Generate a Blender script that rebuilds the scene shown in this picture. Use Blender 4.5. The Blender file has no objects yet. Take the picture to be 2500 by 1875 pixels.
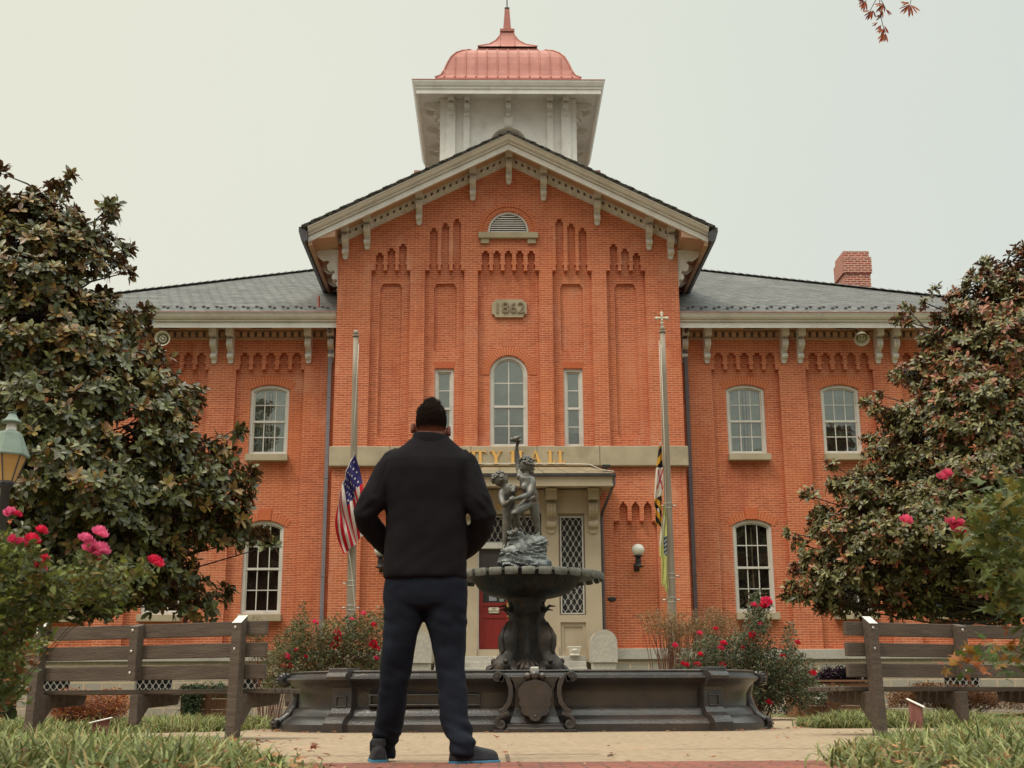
import bpy, bmesh, math, random
import numpy as np
from math import sin, cos, tan, pi, radians, sqrt, atan2
from mathutils import Vector, Matrix, noise
from mathutils.geometry import tessellate_polygon

# ------------------------------------------------------------ camera, sky, sun, exposure
scene = bpy.context.scene
COL = scene.collection
CAM = Vector((-0.43, 0.0, 0.302)); FPX = 3050.0
PITCH, ROLL, YAW = radians(14.3), radians(.25), radians(.92)
_F = Vector((sin(YAW)*cos(PITCH), cos(YAW)*cos(PITCH), sin(PITCH)))
_R0 = Vector((cos(YAW), -sin(YAW), 0)); _U0 = _R0.cross(_F)
_R = _R0*cos(ROLL) - _U0*sin(ROLL); _U = _U0*cos(ROLL) + _R0*sin(ROLL)
cd = bpy.data.cameras.new('camera'); cam = bpy.data.objects.new('camera', cd); COL.objects.link(cam)
cd.sensor_width = 36; cd.lens = 36*FPX/2500; cd.clip_start = .05; cd.clip_end = 800
cam.matrix_world = Matrix((( _R.x, _U.x, -_F.x, CAM.x), (_R.y, _U.y, -_F.y, CAM.y), (_R.z, _U.z, -_F.z, CAM.z), (0, 0, 0, 1)))
cd.dof.use_dof = True; cd.dof.focus_distance = 15; cd.dof.aperture_fstop = 8
scene.camera = cam
def S(x, y, Y):                      # measured photo point -> world point at real distance Y
    d = _F + _R*((x-1250)/FPX) + _U*((937.5-y)/FPX)
    return CAM + d*(Y/d.y)
def D(x, y, Y): return S(x/.8848, y/.8848, Y)
def G(x, y, z=0.0):
    d = _F + _R*((x-1250)/FPX) + _U*((937.5-y)/FPX)
    return CAM + d*((z-CAM.z)/d.z)

world = bpy.data.worlds.new("World"); scene.world = world; world.use_nodes = True
wn, wl = world.node_tree.nodes, world.node_tree.links
bg = wn['Background']
sky = wn.new('ShaderNodeTexSky'); sky.sky_type = 'NISHITA'; sky.sun_disc = False
SUN_EL, SUN_AZ = radians(58), radians(228)
sky.sun_elevation = SUN_EL; sky.sun_rotation = SUN_AZ
tc = wn.new('ShaderNodeTexCoord'); sp = wn.new('ShaderNodeSeparateXYZ'); wl.new(tc.outputs['Generated'], sp.inputs[0])
mr = wn.new('ShaderNodeMapRange'); wl.new(sp.outputs['X'], mr.inputs[0])
mr.inputs[1].default_value = -.45; mr.inputs[2].default_value = .45
cr = wn.new('ShaderNodeValToRGB'); wl.new(mr.outputs[0], cr.inputs[0])
cr.color_ramp.elements[0].color = (.80, .79, .66, 1); cr.color_ramp.elements[1].color = (.655, .705, .655, 1)
e = cr.color_ramp.elements.new(.5); e.color = (.735, .755, .655, 1)
nz = wn.new('ShaderNodeTexNoise'); nz.inputs['Scale'].default_value = 1.6; nz.inputs['Detail'].default_value = 4
wl.new(tc.outputs['Generated'], nz.inputs['Vector'])
mr2 = wn.new('ShaderNodeMapRange'); wl.new(nz.outputs[0], mr2.inputs[0]); mr2.inputs[3].default_value = .94; mr2.inputs[4].default_value = 1.06
vm = wn.new('ShaderNodeVectorMath'); vm.operation = 'SCALE'; wl.new(cr.outputs[0], vm.inputs[0]); wl.new(mr2.outputs[0], vm.inputs['Scale'])
mx = wn.new('ShaderNodeMixRGB'); mx.blend_type = 'MIX'; mx.inputs[0].default_value = .96
sk = wn.new('ShaderNodeVectorMath'); sk.operation = 'SCALE'; sk.inputs['Scale'].default_value = .1
wl.new(sky.outputs[0], sk.inputs[0]); wl.new(sk.outputs[0], mx.inputs[1]); wl.new(vm.outputs[0], mx.inputs[2])
# an overcast sky is brightest overhead and dim below the horizon
zr = wn.new('ShaderNodeValToRGB'); wl.new(sp.outputs['Z'], zr.inputs[0])
zr.color_ramp.elements[0].position = .0; zr.color_ramp.elements[0].color = (.25, .25, .25, 1)
for p_, v_ in ((.02, .25), (.52, .25), (.72, .85)): e = zr.color_ramp.elements.new(p_); e.color = (v_, v_, v_, 1)
zr.color_ramp.elements[-1].position = 1.0; zr.color_ramp.elements[-1].color = (.95, .95, .95, 1)
z2_ = wn.new('ShaderNodeVectorMath'); z2_.operation = 'MULTIPLY'; wl.new(mx.outputs[0], z2_.inputs[0]); wl.new(zr.outputs[0], z2_.inputs[1])
# added dimming of the low sky behind the viewer, to deepen wall recesses
ym = wn.new('ShaderNodeMapRange'); wl.new(sp.outputs['Y'], ym.inputs[0]); ym.inputs[1].default_value = -.1; ym.inputs[2].default_value = -.5
zm_n = wn.new('ShaderNodeMapRange'); wl.new(sp.outputs['Z'], zm_n.inputs[0]); zm_n.inputs[1].default_value = .42; zm_n.inputs[2].default_value = .15
ml = wn.new('ShaderNodeMath'); ml.operation = 'MULTIPLY'; wl.new(ym.outputs[0], ml.inputs[0]); wl.new(zm_n.outputs[0], ml.inputs[1])
m3 = wn.new('ShaderNodeMath'); m3.operation = 'MULTIPLY_ADD'; wl.new(ml.outputs[0], m3.inputs[0]); m3.inputs[1].default_value = -.62; m3.inputs[2].default_value = 1
z3_ = wn.new('ShaderNodeVectorMath'); z3_.operation = 'SCALE'; wl.new(z2_.outputs[0], z3_.inputs[0]); wl.new(m3.outputs[0], z3_.inputs['Scale'])
wl.new(z3_.outputs[0], bg.inputs[0]); bg.inputs[1].default_value = 4.0
sd = bpy.data.lights.new('sun', 'SUN'); sd.energy = 1.4; sd.angle = radians(12); sd.color = (1, .89, .77)
so = bpy.data.objects.new('sun', sd); COL.objects.link(so)
sv = Vector((-.62, -.55, 1.35)).normalized()
so.rotation_euler = sv.to_track_quat('Z', 'Y').to_euler()
vs = scene.view_settings; vs.view_transform = 'Standard'; vs.look = 'None'; vs.exposure = 0.05; vs.gamma = 1
scene.cycles.max_bounces = 6; scene.cycles.transparent_max_bounces = 12

# ------------------------------------------------------------ materials
def lin(r, g, b):
    f = lambda c: (c/255/12.92) if c/255 <= .04045 else ((c/255+.055)/1.055)**2.4
    return (f(r), f(g), f(b), 1)
def newmat(name):
    m = bpy.data.materials.new(name); m.use_nodes = True
    return m, m.node_tree.nodes, m.node_tree.links, m.node_tree.nodes['Principled BSDF']
def mk(name, c1, c2=None, rough=.7, scale=8., metal=0., bump=0., bscale=None, stretch=(1, 1, 1), stain=None, stain_scale=.8, stain_amt=.5, detail=6, spec=.4):
    m, n, l, b = newmat(name)
    c1 = tuple(c1[:3])+(1,); c2 = tuple((c2 or c1)[:3])+(1,)
    tcn = n.new('ShaderNodeTexCoord'); mp = n.new('ShaderNodeMapping'); mp.inputs['Scale'].default_value = stretch
    l.new(tcn.outputs['Object'], mp.inputs[0])
    t = n.new('ShaderNodeTexNoise'); t.inputs['Scale'].default_value = scale; t.inputs['Detail'].default_value = detail
    l.new(mp.outputs[0], t.inputs['Vector'])
    r = n.new('ShaderNodeValToRGB'); r.color_ramp.elements[0].position = .3; r.color_ramp.elements[1].position = .7
    r.color_ramp.elements[0].color = c1; r.color_ramp.elements[1].color = c2
    l.new(t.outputs[0], r.inputs[0]); out = r.outputs[0]
    if stain:
        t2 = n.new('ShaderNodeTexNoise'); t2.inputs['Scale'].default_value = stain_scale; t2.inputs['Detail'].default_value = 8
        t2.inputs['Roughness'].default_value = .65
        l.new(mp.outputs[0], t2.inputs['Vector'])
        r2 = n.new('ShaderNodeMapRange'); r2.inputs[1].default_value = .5; r2.inputs[2].default_value = .72; r2.inputs[4].default_value = stain_amt
        l.new(t2.outputs[0], r2.inputs[0])
        mm = n.new('ShaderNodeMixRGB'); l.new(r2.outputs[0], mm.inputs[0]); l.new(out, mm.inputs[1]); mm.inputs[2].default_value = tuple(stain[:3])+(1,)
        out = mm.outputs[0]
    l.new(out, b.inputs['Base Color'])
    b.inputs['Roughness'].default_value = rough; b.inputs['Metallic'].default_value = metal
    b.inputs['Specular IOR Level'].default_value = spec
    if bump:
        bt = n.new('ShaderNodeTexNoise'); bt.inputs['Scale'].default_value = bscale or scale*3; bt.inputs['Detail'].default_value = 5
        l.new(mp.outputs[0], bt.inputs['Vector'])
        bb = n.new('ShaderNodeBump'); bb.inputs['Strength'].default_value = bump; bb.inputs['Distance'].default_value = .02
        l.new(bt.outputs[0], bb.inputs['Height']); l.new(bb.outputs[0], b.inputs['Normal'])
    return m
def brickmat(name, ca, cb, cm, bw=.213, bh=.063, ms=.0085, pale=None, pale_amt=.5, horiz=False, bump=.4, dark=None):
    m, n, l, b = newmat(name)
    g = n.new('ShaderNodeNewGeometry'); s = n.new('ShaderNodeSeparateXYZ'); l.new(g.outputs['Position'], s.inputs[0])
    c = n.new('ShaderNodeCombineXYZ')
    if horiz:
        l.new(s.outputs['X'], c.inputs[0]); l.new(s.outputs['Y'], c.inputs[1])
    else:
        a = n.new('ShaderNodeMath'); a.operation = 'ADD'; l.new(s.outputs['X'], a.inputs[0]); l.new(s.outputs['Y'], a.inputs[1])
        l.new(a.outputs[0], c.inputs[0]); l.new(s.outputs['Z'], c.inputs[1])
    t = n.new('ShaderNodeTexBrick'); t.inputs['Scale'].default_value = 1; t.inputs['Brick Width'].default_value = bw
    t.inputs['Row Height'].default_value = bh; t.inputs['Mortar Size'].default_value = ms; t.inputs['Mortar Smooth'].default_value = .2
    if name == 'brick': t.inputs['Mortar Size'].default_value = .0045
    t.inputs['Color1'].default_value = ca; t.inputs['Color2'].default_value = cb; t.inputs['Mortar'].default_value = cm
    t.inputs['Bias'].default_value = -.1
    l.new(c.outputs[0], t.inputs['Vector'])
    out = t.outputs['Color']
    if name == 'brick':                                # bed joints read stronger than the head joints
        dv = n.new('ShaderNodeMath'); dv.operation = 'DIVIDE'; l.new(s.outputs['Z'], dv.inputs[0]); dv.inputs[1].default_value = bh
        fr = n.new('ShaderNodeMath'); fr.operation = 'FRACT'; l.new(dv.outputs[0], fr.inputs[0])
        pp = n.new('ShaderNodeMath'); pp.operation = 'PINGPONG'; l.new(fr.outputs[0], pp.inputs[0]); pp.inputs[1].default_value = .5
        ln_ = n.new('ShaderNodeMapRange'); l.new(pp.outputs[0], ln_.inputs[0]); ln_.inputs[1].default_value = .15; ln_.inputs[2].default_value = .07; ln_.inputs[4].default_value = .85
        mj = n.new('ShaderNodeMixRGB'); l.new(ln_.outputs[0], mj.inputs[0]); l.new(out, mj.inputs[1]); mj.inputs[2].default_value = cm; out = mj.outputs[0]
    def over(scale, lo, hi, amt, col, typ='MIX', st=(1, 1, 1)):
        nonlocal out
        mp = n.new('ShaderNodeMapping'); mp.inputs['Scale'].default_value = st; l.new(g.outputs['Position'], mp.inputs[0])
        q = n.new('ShaderNodeTexNoise'); q.inputs['Scale'].default_value = scale; q.inputs['Detail'].default_value = 9; q.inputs['Roughness'].default_value = .7
        l.new(mp.outputs[0], q.inputs['Vector'])
        r = n.new('ShaderNodeMapRange'); r.inputs[1].default_value = lo; r.inputs[2].default_value = hi; r.inputs[4].default_value = amt
        l.new(q.outputs[0], r.inputs[0])
        mm = n.new('ShaderNodeMixRGB'); mm.blend_type = typ; l.new(r.outputs[0], mm.inputs[0]); l.new(out, mm.inputs[1]); mm.inputs[2].default_value = col
        out = mm.outputs[0]
    over(9, .45, .7, .45, tuple(x*.62 for x in ca[:3])+(1,), st=(1, 1, 3.5))
    if name == 'brick':
        over(.35, .48, .70, .55, (.66, .19, .065, 1)); over(1.3, .52, .70, .60, (.40, .085, .045, 1), st=(1.4, 1.4, .45)); over(.8, .56, .70, .5, (.70, .36, .24, 1), st=(1.2, 1.2, .8)); over(22, .52, .68, .45, (.30, .065, .04, 1), st=(1, 1, 2.5))
    if pale: over(.55, .52, .74, pale_amt, pale, st=(1, 1, .7))
    if name == 'slate':
        over(2.6, .52, .58, .85, (.035, .035, .034, 1), st=(.8, .8, 22)); over(3.1, .56, .64, .6, (.27, .265, .25, 1), st=(.8, .8, 18))
    if dark: over(.9, .55, .8, .5, dark, st=(1.6, 1.6, .5))
    l.new(out, b.inputs['Base Color']); b.inputs['Roughness'].default_value = .85; b.inputs['Specular IOR Level'].default_value = .2
    if bump:
        bb = n.new('ShaderNodeBump'); bb.inputs['Strength'].default_value = bump; bb.inputs['Distance'].default_value = .01
        inv = n.new('ShaderNodeMath'); inv.operation = 'SUBTRACT'; inv.inputs[0].default_value = 1; l.new(t.outputs['Fac'], inv.inputs[1])
        l.new(inv.outputs[0], bb.inputs['Height']); l.new(bb.outputs[0], b.inputs['Normal'])
    return m
def attrmat(name, rough=.5, spec=.5, back=None, trans=0., bump=0, bscale=200, var=.25):
    m, n, l, b = newmat(name)
    a = n.new('ShaderNodeAttribute'); a.attribute_name = 'col'
    out = a.outputs['Color']
    if var:
        g = n.new('ShaderNodeNewGeometry'); t = n.new('ShaderNodeTexNoise'); t.inputs['Scale'].default_value = 25; l.new(g.outputs['Position'], t.inputs['Vector'])
        r = n.new('ShaderNodeMapRange'); r.inputs[1].default_value = .3; r.inputs[2].default_value = .7; r.inputs[3].default_value = 1-var; r.inputs[4].default_value = 1+var
        l.new(t.outputs[0], r.inputs[0]); v = n.new('ShaderNodeVectorMath'); v.operation = 'SCALE'
        l.new(out, v.inputs[0]); l.new(r.outputs[0], v.inputs['Scale']); out = v.outputs[0]
    if back:
        g = n.new('ShaderNodeNewGeometry'); mm = n.new('ShaderNodeMixRGB'); l.new(g.outputs['Backfacing'], mm.inputs[0]); l.new(out, mm.inputs[1])
        mm.inputs[2].default_value = back; out = mm.outputs[0]
    l.new(out, b.inputs['Base Color']); b.inputs['Roughness'].default_value = rough; b.inputs['Specular IOR Level'].default_value = spec
    if trans:
        ts = n.new('ShaderNodeBsdfTranslucent'); l.new(out, ts.inputs[0]); ms = n.new('ShaderNodeMixShader'); ms.inputs[0].default_value = trans
        l.new(b.outputs[0], ms.inputs[1]); l.new(ts.outputs[0], ms.inputs[2]); l.new(ms.outputs[0], n['Material Output'].inputs[0])
    return m
M = {}
M['brick'] = brickmat('brick', (.58, .155, .068, 1), (.42, .098, .045, 1), (.82, .45, .29, 1), ms=.0092, pale=(.68, .27, .15, 1), pale_amt=.6, dark=(.38, .085, .045, 1))
M['mortar'] = mk('mortar', (.66, .32, .18), (.6, .28, .15), rough=.9)
M['brick_arch'] = mk('brick_arch', (.60, .155, .060), (.50, .12, .048), rough=.85, scale=14)
M['brick_chimney'] = brickmat('brick_chimney', (.42, .09, .06, 1), (.26, .06, .05, 1), (.66, .48, .38, 1), bh=.075, ms=.014)
M['tan_stone'] = mk('tan_stone', (.38, .31, .21), (.47, .39, .27), rough=.85, scale=2.2, stain=(.26, .21, .14), stain_scale=1.3, stain_amt=.65, bump=.2, bscale=30)
M['mossy_stone'] = mk('mossy_stone', (.22, .175, .11), (.32, .26, .165), rough=.9, scale=5, stain=(.12, .11, .06), stain_scale=2.5, stain_amt=.7, bump=.4, bscale=25)
M['tan_paint'] = mk('tan_paint', (.40, .32, .225), (.46, .37, .265), rough=.7, scale=1.5, stain=(.34, .26, .18), stain_scale=1.0, stain_amt=.5, bump=.1)
M['granite'] = mk('granite', (.38, .35, .30), (.50, .47, .41), rough=.8, scale=25, stain=(.25, .23, .2), stain_scale=1.2, stain_amt=.6, bump=.2, bscale=60)
M['white_paint'] = mk('white_paint', (.72, .685, .64), (.79, .75, .705), rough=.6, scale=3, stain=(.50, .44, .40), stain_scale=2.5, stain_amt=.5, bump=.05)
M['soffit_bounce_tint'] = mk('soffit_bounce_tint', (.55, .33, .215), (.47, .28, .185), rough=.7, scale=1.2, stain=(.3, .2, .14), stain_scale=1.2, stain_amt=.4)  # orange-brown: light bounced off the brick is put into the base colour
M['dirty_paint'] = mk('dirty_paint', (.76, .725, .68), (.68, .64, .59), rough=.7, scale=6, stain=(.42, .34, .28), stain_scale=5, stain_amt=.55)
M['copper_roof'] = mk('copper_roof', (.42, .145, .11), (.35, .115, .088), rough=.6, scale=2.5, stain=(.50, .22, .165), stain_scale=2, stain_amt=.6, spec=.5)
M['dark_metal'] = mk('dark_metal', (.055, .05, .055), (.08, .07, .075), rough=.45, scale=6)
M['downspout_paint'] = mk('downspout_paint', (.105, .085, .095), (.13, .105, .115), rough=.5, scale=5)
M['downspout_grey'] = mk('downspout_grey', (.20, .20, .24), (.25, .25, .28), rough=.5, scale=5)
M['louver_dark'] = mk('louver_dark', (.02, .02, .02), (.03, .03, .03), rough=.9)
M['frame_paint'] = mk('frame_paint', (.60, .57, .52), (.68, .64, .58), rough=.6, scale=3, stain=(.42, .38, .33), stain_scale=2.5, stain_amt=.6)
M['numeral_shade'] = mk('numeral_shade', (.20, .16, .10), (.28, .22, .15), rough=.9, scale=8)  # darker than the plaque: shading of the numerals put into the colour
M['blind'] = mk('blind', (.27, .28, .25), (.36, .37, .33), rough=.8, scale=2)
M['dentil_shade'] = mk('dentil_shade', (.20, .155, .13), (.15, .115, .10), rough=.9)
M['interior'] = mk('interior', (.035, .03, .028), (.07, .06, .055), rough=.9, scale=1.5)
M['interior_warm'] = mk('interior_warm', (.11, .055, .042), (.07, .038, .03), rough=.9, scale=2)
M['door_paint'] = mk('door_paint', (.22, .016, .011), (.17, .013, .010), rough=.4, scale=3, stretch=(8, 1, 1))
M['brass'] = mk('brass', (.7, .5, .18), (.6, .4, .14), rough=.3, metal=.9)
M['gold_letter'] = mk('gold_letter', (.80, .46, .13), (.70, .38, .10), rough=.5, scale=10)
M['black_iron'] = mk('black_iron', (.02, .02, .022), (.035, .033, .033), rough=.45, scale=12)
M['globe_glass'] = mk('globe_glass', (.78, .76, .68), (.72, .70, .62), rough=.25, scale=3)
M['fountain_iron'] = mk('fountain_iron', (.021, .017, .017), (.040, .033, .032), rough=.30, scale=5, stain=(.09, .05, .03), stain_scale=2.2, stain_amt=.55, bump=.25, bscale=45, spec=.65)
M['bowl_iron'] = mk('bowl_iron', (.022, .017, .016), (.05, .038, .03), rough=.5, scale=6, stain=(.14, .07, .035), stain_scale=3, stain_amt=.5, bump=.25, bscale=30)
M['bowl_lip'] = mk('bowl_lip', (.085, .08, .066), (.19, .178, .145), rough=.6, scale=12, stain=(.05, .05, .045), stain_scale=9, stain_amt=.7)
M['bronze'] = mk('bronze', (.07, .068, .062), (.17, .16, .14), rough=.40, scale=9, stain=(.19, .10, .055), stain_scale=3, stain_amt=.4, metal=.35, bump=.15, bscale=40)
M['bronze_rock'] = mk('bronze_rock', (.10, .11, .11), (.26, .27, .26), rough=.55, scale=6, stain=(.04, .04, .04), stain_scale=5, stain_amt=.7, bump=.6, bscale=14, metal=.2)
M['bench_wood'] = mk('bench_wood', (.062, .044, .033), (.11, .080, .060), rough=.8, scale=7, stretch=(.5, 4, 4), stain=(.06, .04, .032), stain_scale=2.5, stain_amt=.7, bump=.4, bscale=30)
M['cut_wood'] = mk('cut_wood', (.5, .48, .44), (.62, .6, .56), rough=.7)
M['bolt_metal'] = mk('bolt_metal', (.5, .48, .44), rough=.35, metal=.8)
M['concrete'] = mk('concrete', (.20, .14, .09), (.38, .28, .185), rough=.9, scale=16, detail=12, stain=(.36, .24, .15), stain_scale=.9, stain_amt=.6, bump=.5, bscale=120)
M['pavers'] = brickmat('pavers', (.27, .09, .065, 1), (.15, .055, .045, 1), (.09, .06, .045, 1), bw=.2, bh=.1, ms=.009, horiz=True, bump=.6)
M['soil'] = mk('soil', (.075, .045, .03), (.16, .10, .06), rough=.95, scale=9, bump=.8, bscale=30, stain=(.12, .14, .05), stain_scale=1.5, stain_amt=.8)
M['lawn'] = mk('lawn', (.10, .14, .05), (.17, .20, .08), rough=.95, scale=14, bump=.8, bscale=60, stain=(.22, .11, .05), stain_scale=1.2, stain_amt=.7)
M['planter_wood'] = mk('planter_wood', (.22, .09, .045), (.32, .16, .085), rough=.75, scale=4, stretch=(.6, 3, 3), stain=(.1, .05, .03), stain_scale=2, stain_amt=.5)
M['rust_wood'] = mk('rust_wood', (.16, .06, .05), (.24, .10, .08), rough=.8, scale=6, stretch=(4, 4, .7))
M['bark'] = mk('bark', (.035, .026, .022), (.075, .058, .048), rough=.95, scale=10, bump=.6, bscale=25)
M['leafy_stem'] = mk('leafy_stem', (.07, .09, .03), (.10, .10, .04), rough=.8)
M['twig_red'] = mk('twig_red', (.12, .05, .04), (.2, .09, .06), rough=.9)
M['pole_metal'] = mk('pole_metal', (.25, .20, .15), (.31, .255, .19), rough=.5, scale=3, stretch=(3, 3, .4), stain=(.15, .13, .1), stain_scale=1.5, stain_amt=.5)
M['galv'] = mk('galv', (.42, .40, .36), (.5, .48, .43), rough=.45, metal=.6)
M['rope'] = mk('rope', (.55, .5, .42), rough=.9)
M['lattice_paint'] = mk('lattice_paint', (.50, .46, .43), (.43, .40, .37), rough=.5, scale=8)
M['wool'] = mk('wool', (.0105, .009, .0105), (.017, .0145, .0165), rough=1, scale=240, spec=.08, bump=.25, bscale=500, stain=(.020, .017, .021), stain_scale=7, stain_amt=.6)
M['denim'] = mk('denim', (.0085, .0095, .0145), (.0125, .0145, .023), rough=.95, scale=160, spec=.12, bump=.25, bscale=400, stain=(.018, .024, .038), stain_scale=5, stain_amt=.6)
M['skin'] = mk('skin', (.17, .055, .038), (.22, .075, .05), rough=.6, scale=20, stain=(.14, .035, .026), stain_scale=6, stain_amt=.5)
M['hair'] = mk('hair', (.020, .013, .010), (.034, .021, .015), rough=.8, scale=120, bump=.5, bscale=260)
M['shoe_black'] = mk('shoe_black', (.010, .009, .013), (.018, .016, .02), rough=.75, scale=40, bump=.2)
M['shoe_blue'] = mk('shoe_blue', (.03, .14, .24), (.04, .17, .28), rough=.5)
M['shoe_grey'] = mk('shoe_grey', (.30, .26, .24), (.36, .32, .3), rough=.7)
M['verdigris'] = mk('verdigris', (.14, .185, .155), (.20, .255, .21), rough=.6, scale=8, stain=(.12, .16, .14), stain_scale=5, stain_amt=.6)
M['amber_glass'] = mk('amber_glass', (.42, .24, .08), (.52, .32, .12), rough=.25, scale=5)
M['cream_paint'] = mk('cream_paint', (.55, .50, .38), (.62, .57, .44), rough=.5, scale=6, stain=(.3, .25, .18), stain_scale=5, stain_amt=.5)
M['white_ceramic'] = mk('white_ceramic', (.72, .68, .6), (.65, .6, .52), rough=.5, scale=10)
M['cloth'] = attrmat('cloth', rough=.8, spec=.2, trans=.25, var=.08)
M['leaf'] = attrmat('leaf', rough=.36, spec=.42, back=(.15, .075, .035, 1), trans=.10)
M['leaf_soft'] = attrmat('leaf_soft', rough=.6, spec=.3, trans=.3)
M['petal'] = attrmat('petal', rough=.6, spec=.3, trans=.35, var=.12)
# slate
M['slate'] = slatemat = brickmat('slate', (.19, .185, .18, 1), (.125, .125, .12, 1), (.03, .03, .03, 1), bw=.30, bh=.11, ms=.012, bump=.9, pale=(.22, .215, .20, 1), pale_amt=.5)
M['rubble'] = brickmat('rubble', (.36, .33, .27, 1), (.46, .39, .29, 1), (.60, .46, .32, 1), bw=.46, bh=.21, ms=.022, bump=.9, pale=(.36, .36, .33, 1), pale_amt=.7)
m, n, l, b = newmat('hair_fade')            # clipped sides let the scalp show below the crown
g_ = n.new('ShaderNodeNewGeometry'); s_ = n.new('ShaderNodeSeparateXYZ'); l.new(g_.outputs['Position'], s_.inputs[0])
t_ = n.new('ShaderNodeTexNoise'); t_.inputs['Scale'].default_value = 190; l.new(g_.outputs['Position'], t_.inputs['Vector'])
HZ = S(931/.8848, 929/.8848, 6.6).z
a_ = n.new('ShaderNodeMapRange'); a_.inputs[1].default_value = HZ-.016; a_.inputs[2].default_value = HZ+.022; l.new(s_.outputs['Z'], a_.inputs[0])
k_ = n.new('ShaderNodeMath'); k_.operation = 'MULTIPLY_ADD'; l.new(t_.outputs[0], k_.inputs[0]); k_.inputs[1].default_value = .5; l.new(a_.outputs[0], k_.inputs[2])
r_ = n.new('ShaderNodeValToRGB'); r_.color_ramp.elements[0].position = .25; r_.color_ramp.elements[1].position = 1.0
r_.color_ramp.elements[0].color = (.19, .07, .046, 1); r_.color_ramp.elements[1].color = (.013, .0085, .007, 1); l.new(k_.outputs[0], r_.inputs[0]); l.new(r_.outputs[0], b.inputs['Base Color'])
b.inputs['Roughness'].default_value = 1; b.inputs['Specular IOR Level'].default_value = .0; M['hair_fade'] = m
hb_ = n.new('ShaderNodeBump'); hb_.inputs['Strength'].default_value = .7; hb_.inputs['Distance'].default_value = .006; l.new(t_.outputs[0], hb_.inputs['Height']); l.new(hb_.outputs[0], b.inputs['Normal'])
def glassmat(name, refl, tint):
    m, n, l, b = newmat(name)
    tr = n.new('ShaderNodeBsdfTransparent'); tr.inputs[0].default_value = tint
    gl = n.new('ShaderNodeBsdfGlossy'); gl.inputs['Roughness'].default_value = .03; gl.inputs[0].default_value = (.92, .92, .88, 1)
    t = n.new('ShaderNodeTexNoise'); t.inputs['Scale'].default_value = 2.2; t.inputs['Detail'].default_value = 2
    g = n.new('ShaderNodeNewGeometry'); l.new(g.outputs['Position'], t.inputs['Vector'])
    bb = n.new('ShaderNodeBump'); bb.inputs['Strength'].default_value = .12; bb.inputs['Distance'].default_value = .05
    l.new(t.outputs[0], bb.inputs['Height']); l.new(bb.outputs[0], gl.inputs['Normal'])
    ms = n.new('ShaderNodeMixShader'); ms.inputs[0].default_value = refl
    l.new(tr.outputs[0], ms.inputs[1]); l.new(gl.outputs[0], ms.inputs[2]); l.new(ms.outputs[0], n['Material Output'].inputs[0])
    n.remove(b); return m
M['glass'] = glassmat('glass', .24, (.85, .88, .86, 1))
M['glass_dark'] = glassmat('glass_dark', .12, (.7, .7, .7, 1))

# ------------------------------------------------------------ helpers
def tag(o, label=None, cat=None, group=None, kind=None):
    if label: o['label'] = label
    if cat: o['category'] = cat
    if group: o['group'] = group
    if kind: o['kind'] = kind
    return o
def thing(name, label, cat, loc=(0, 0, 0), group=None):
    o = bpy.data.objects.new(name, None); COL.objects.link(o); o.location = loc; o.empty_display_size = .2
    return tag(o, label, cat, group)
def root_of(o):
    while o.parent: o = o.parent
    return o
def link(name, me, mat, parent=None, smooth=False):
    o = bpy.data.objects.new(name, me); COL.objects.link(o)
    if mat is not None and not me.materials: me.materials.append(M[mat] if isinstance(mat, str) else mat)
    if smooth: me.polygons.foreach_set('use_smooth', [True]*len(me.polygons))
    if parent is not None:
        off = root_of(parent).location.copy()
        if off.length > 0: me.transform(Matrix.Translation(-off))
        o.parent = parent
    return o
def settle(o):                       # origin of a one-mesh thing at the middle of its base
    me = o.data; n = len(me.vertices); a = np.empty(n*3, 'f'); me.vertices.foreach_get('co', a); a = a.reshape(-1, 3)
    p = Vector(((a[:, 0].min()+a[:, 0].max())/2, (a[:, 1].min()+a[:, 1].max())/2, a[:, 2].min()))
    p = Vector([float(x) for x in p]); me.transform(Matrix.Translation(-p)); o.location = p; return o
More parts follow.
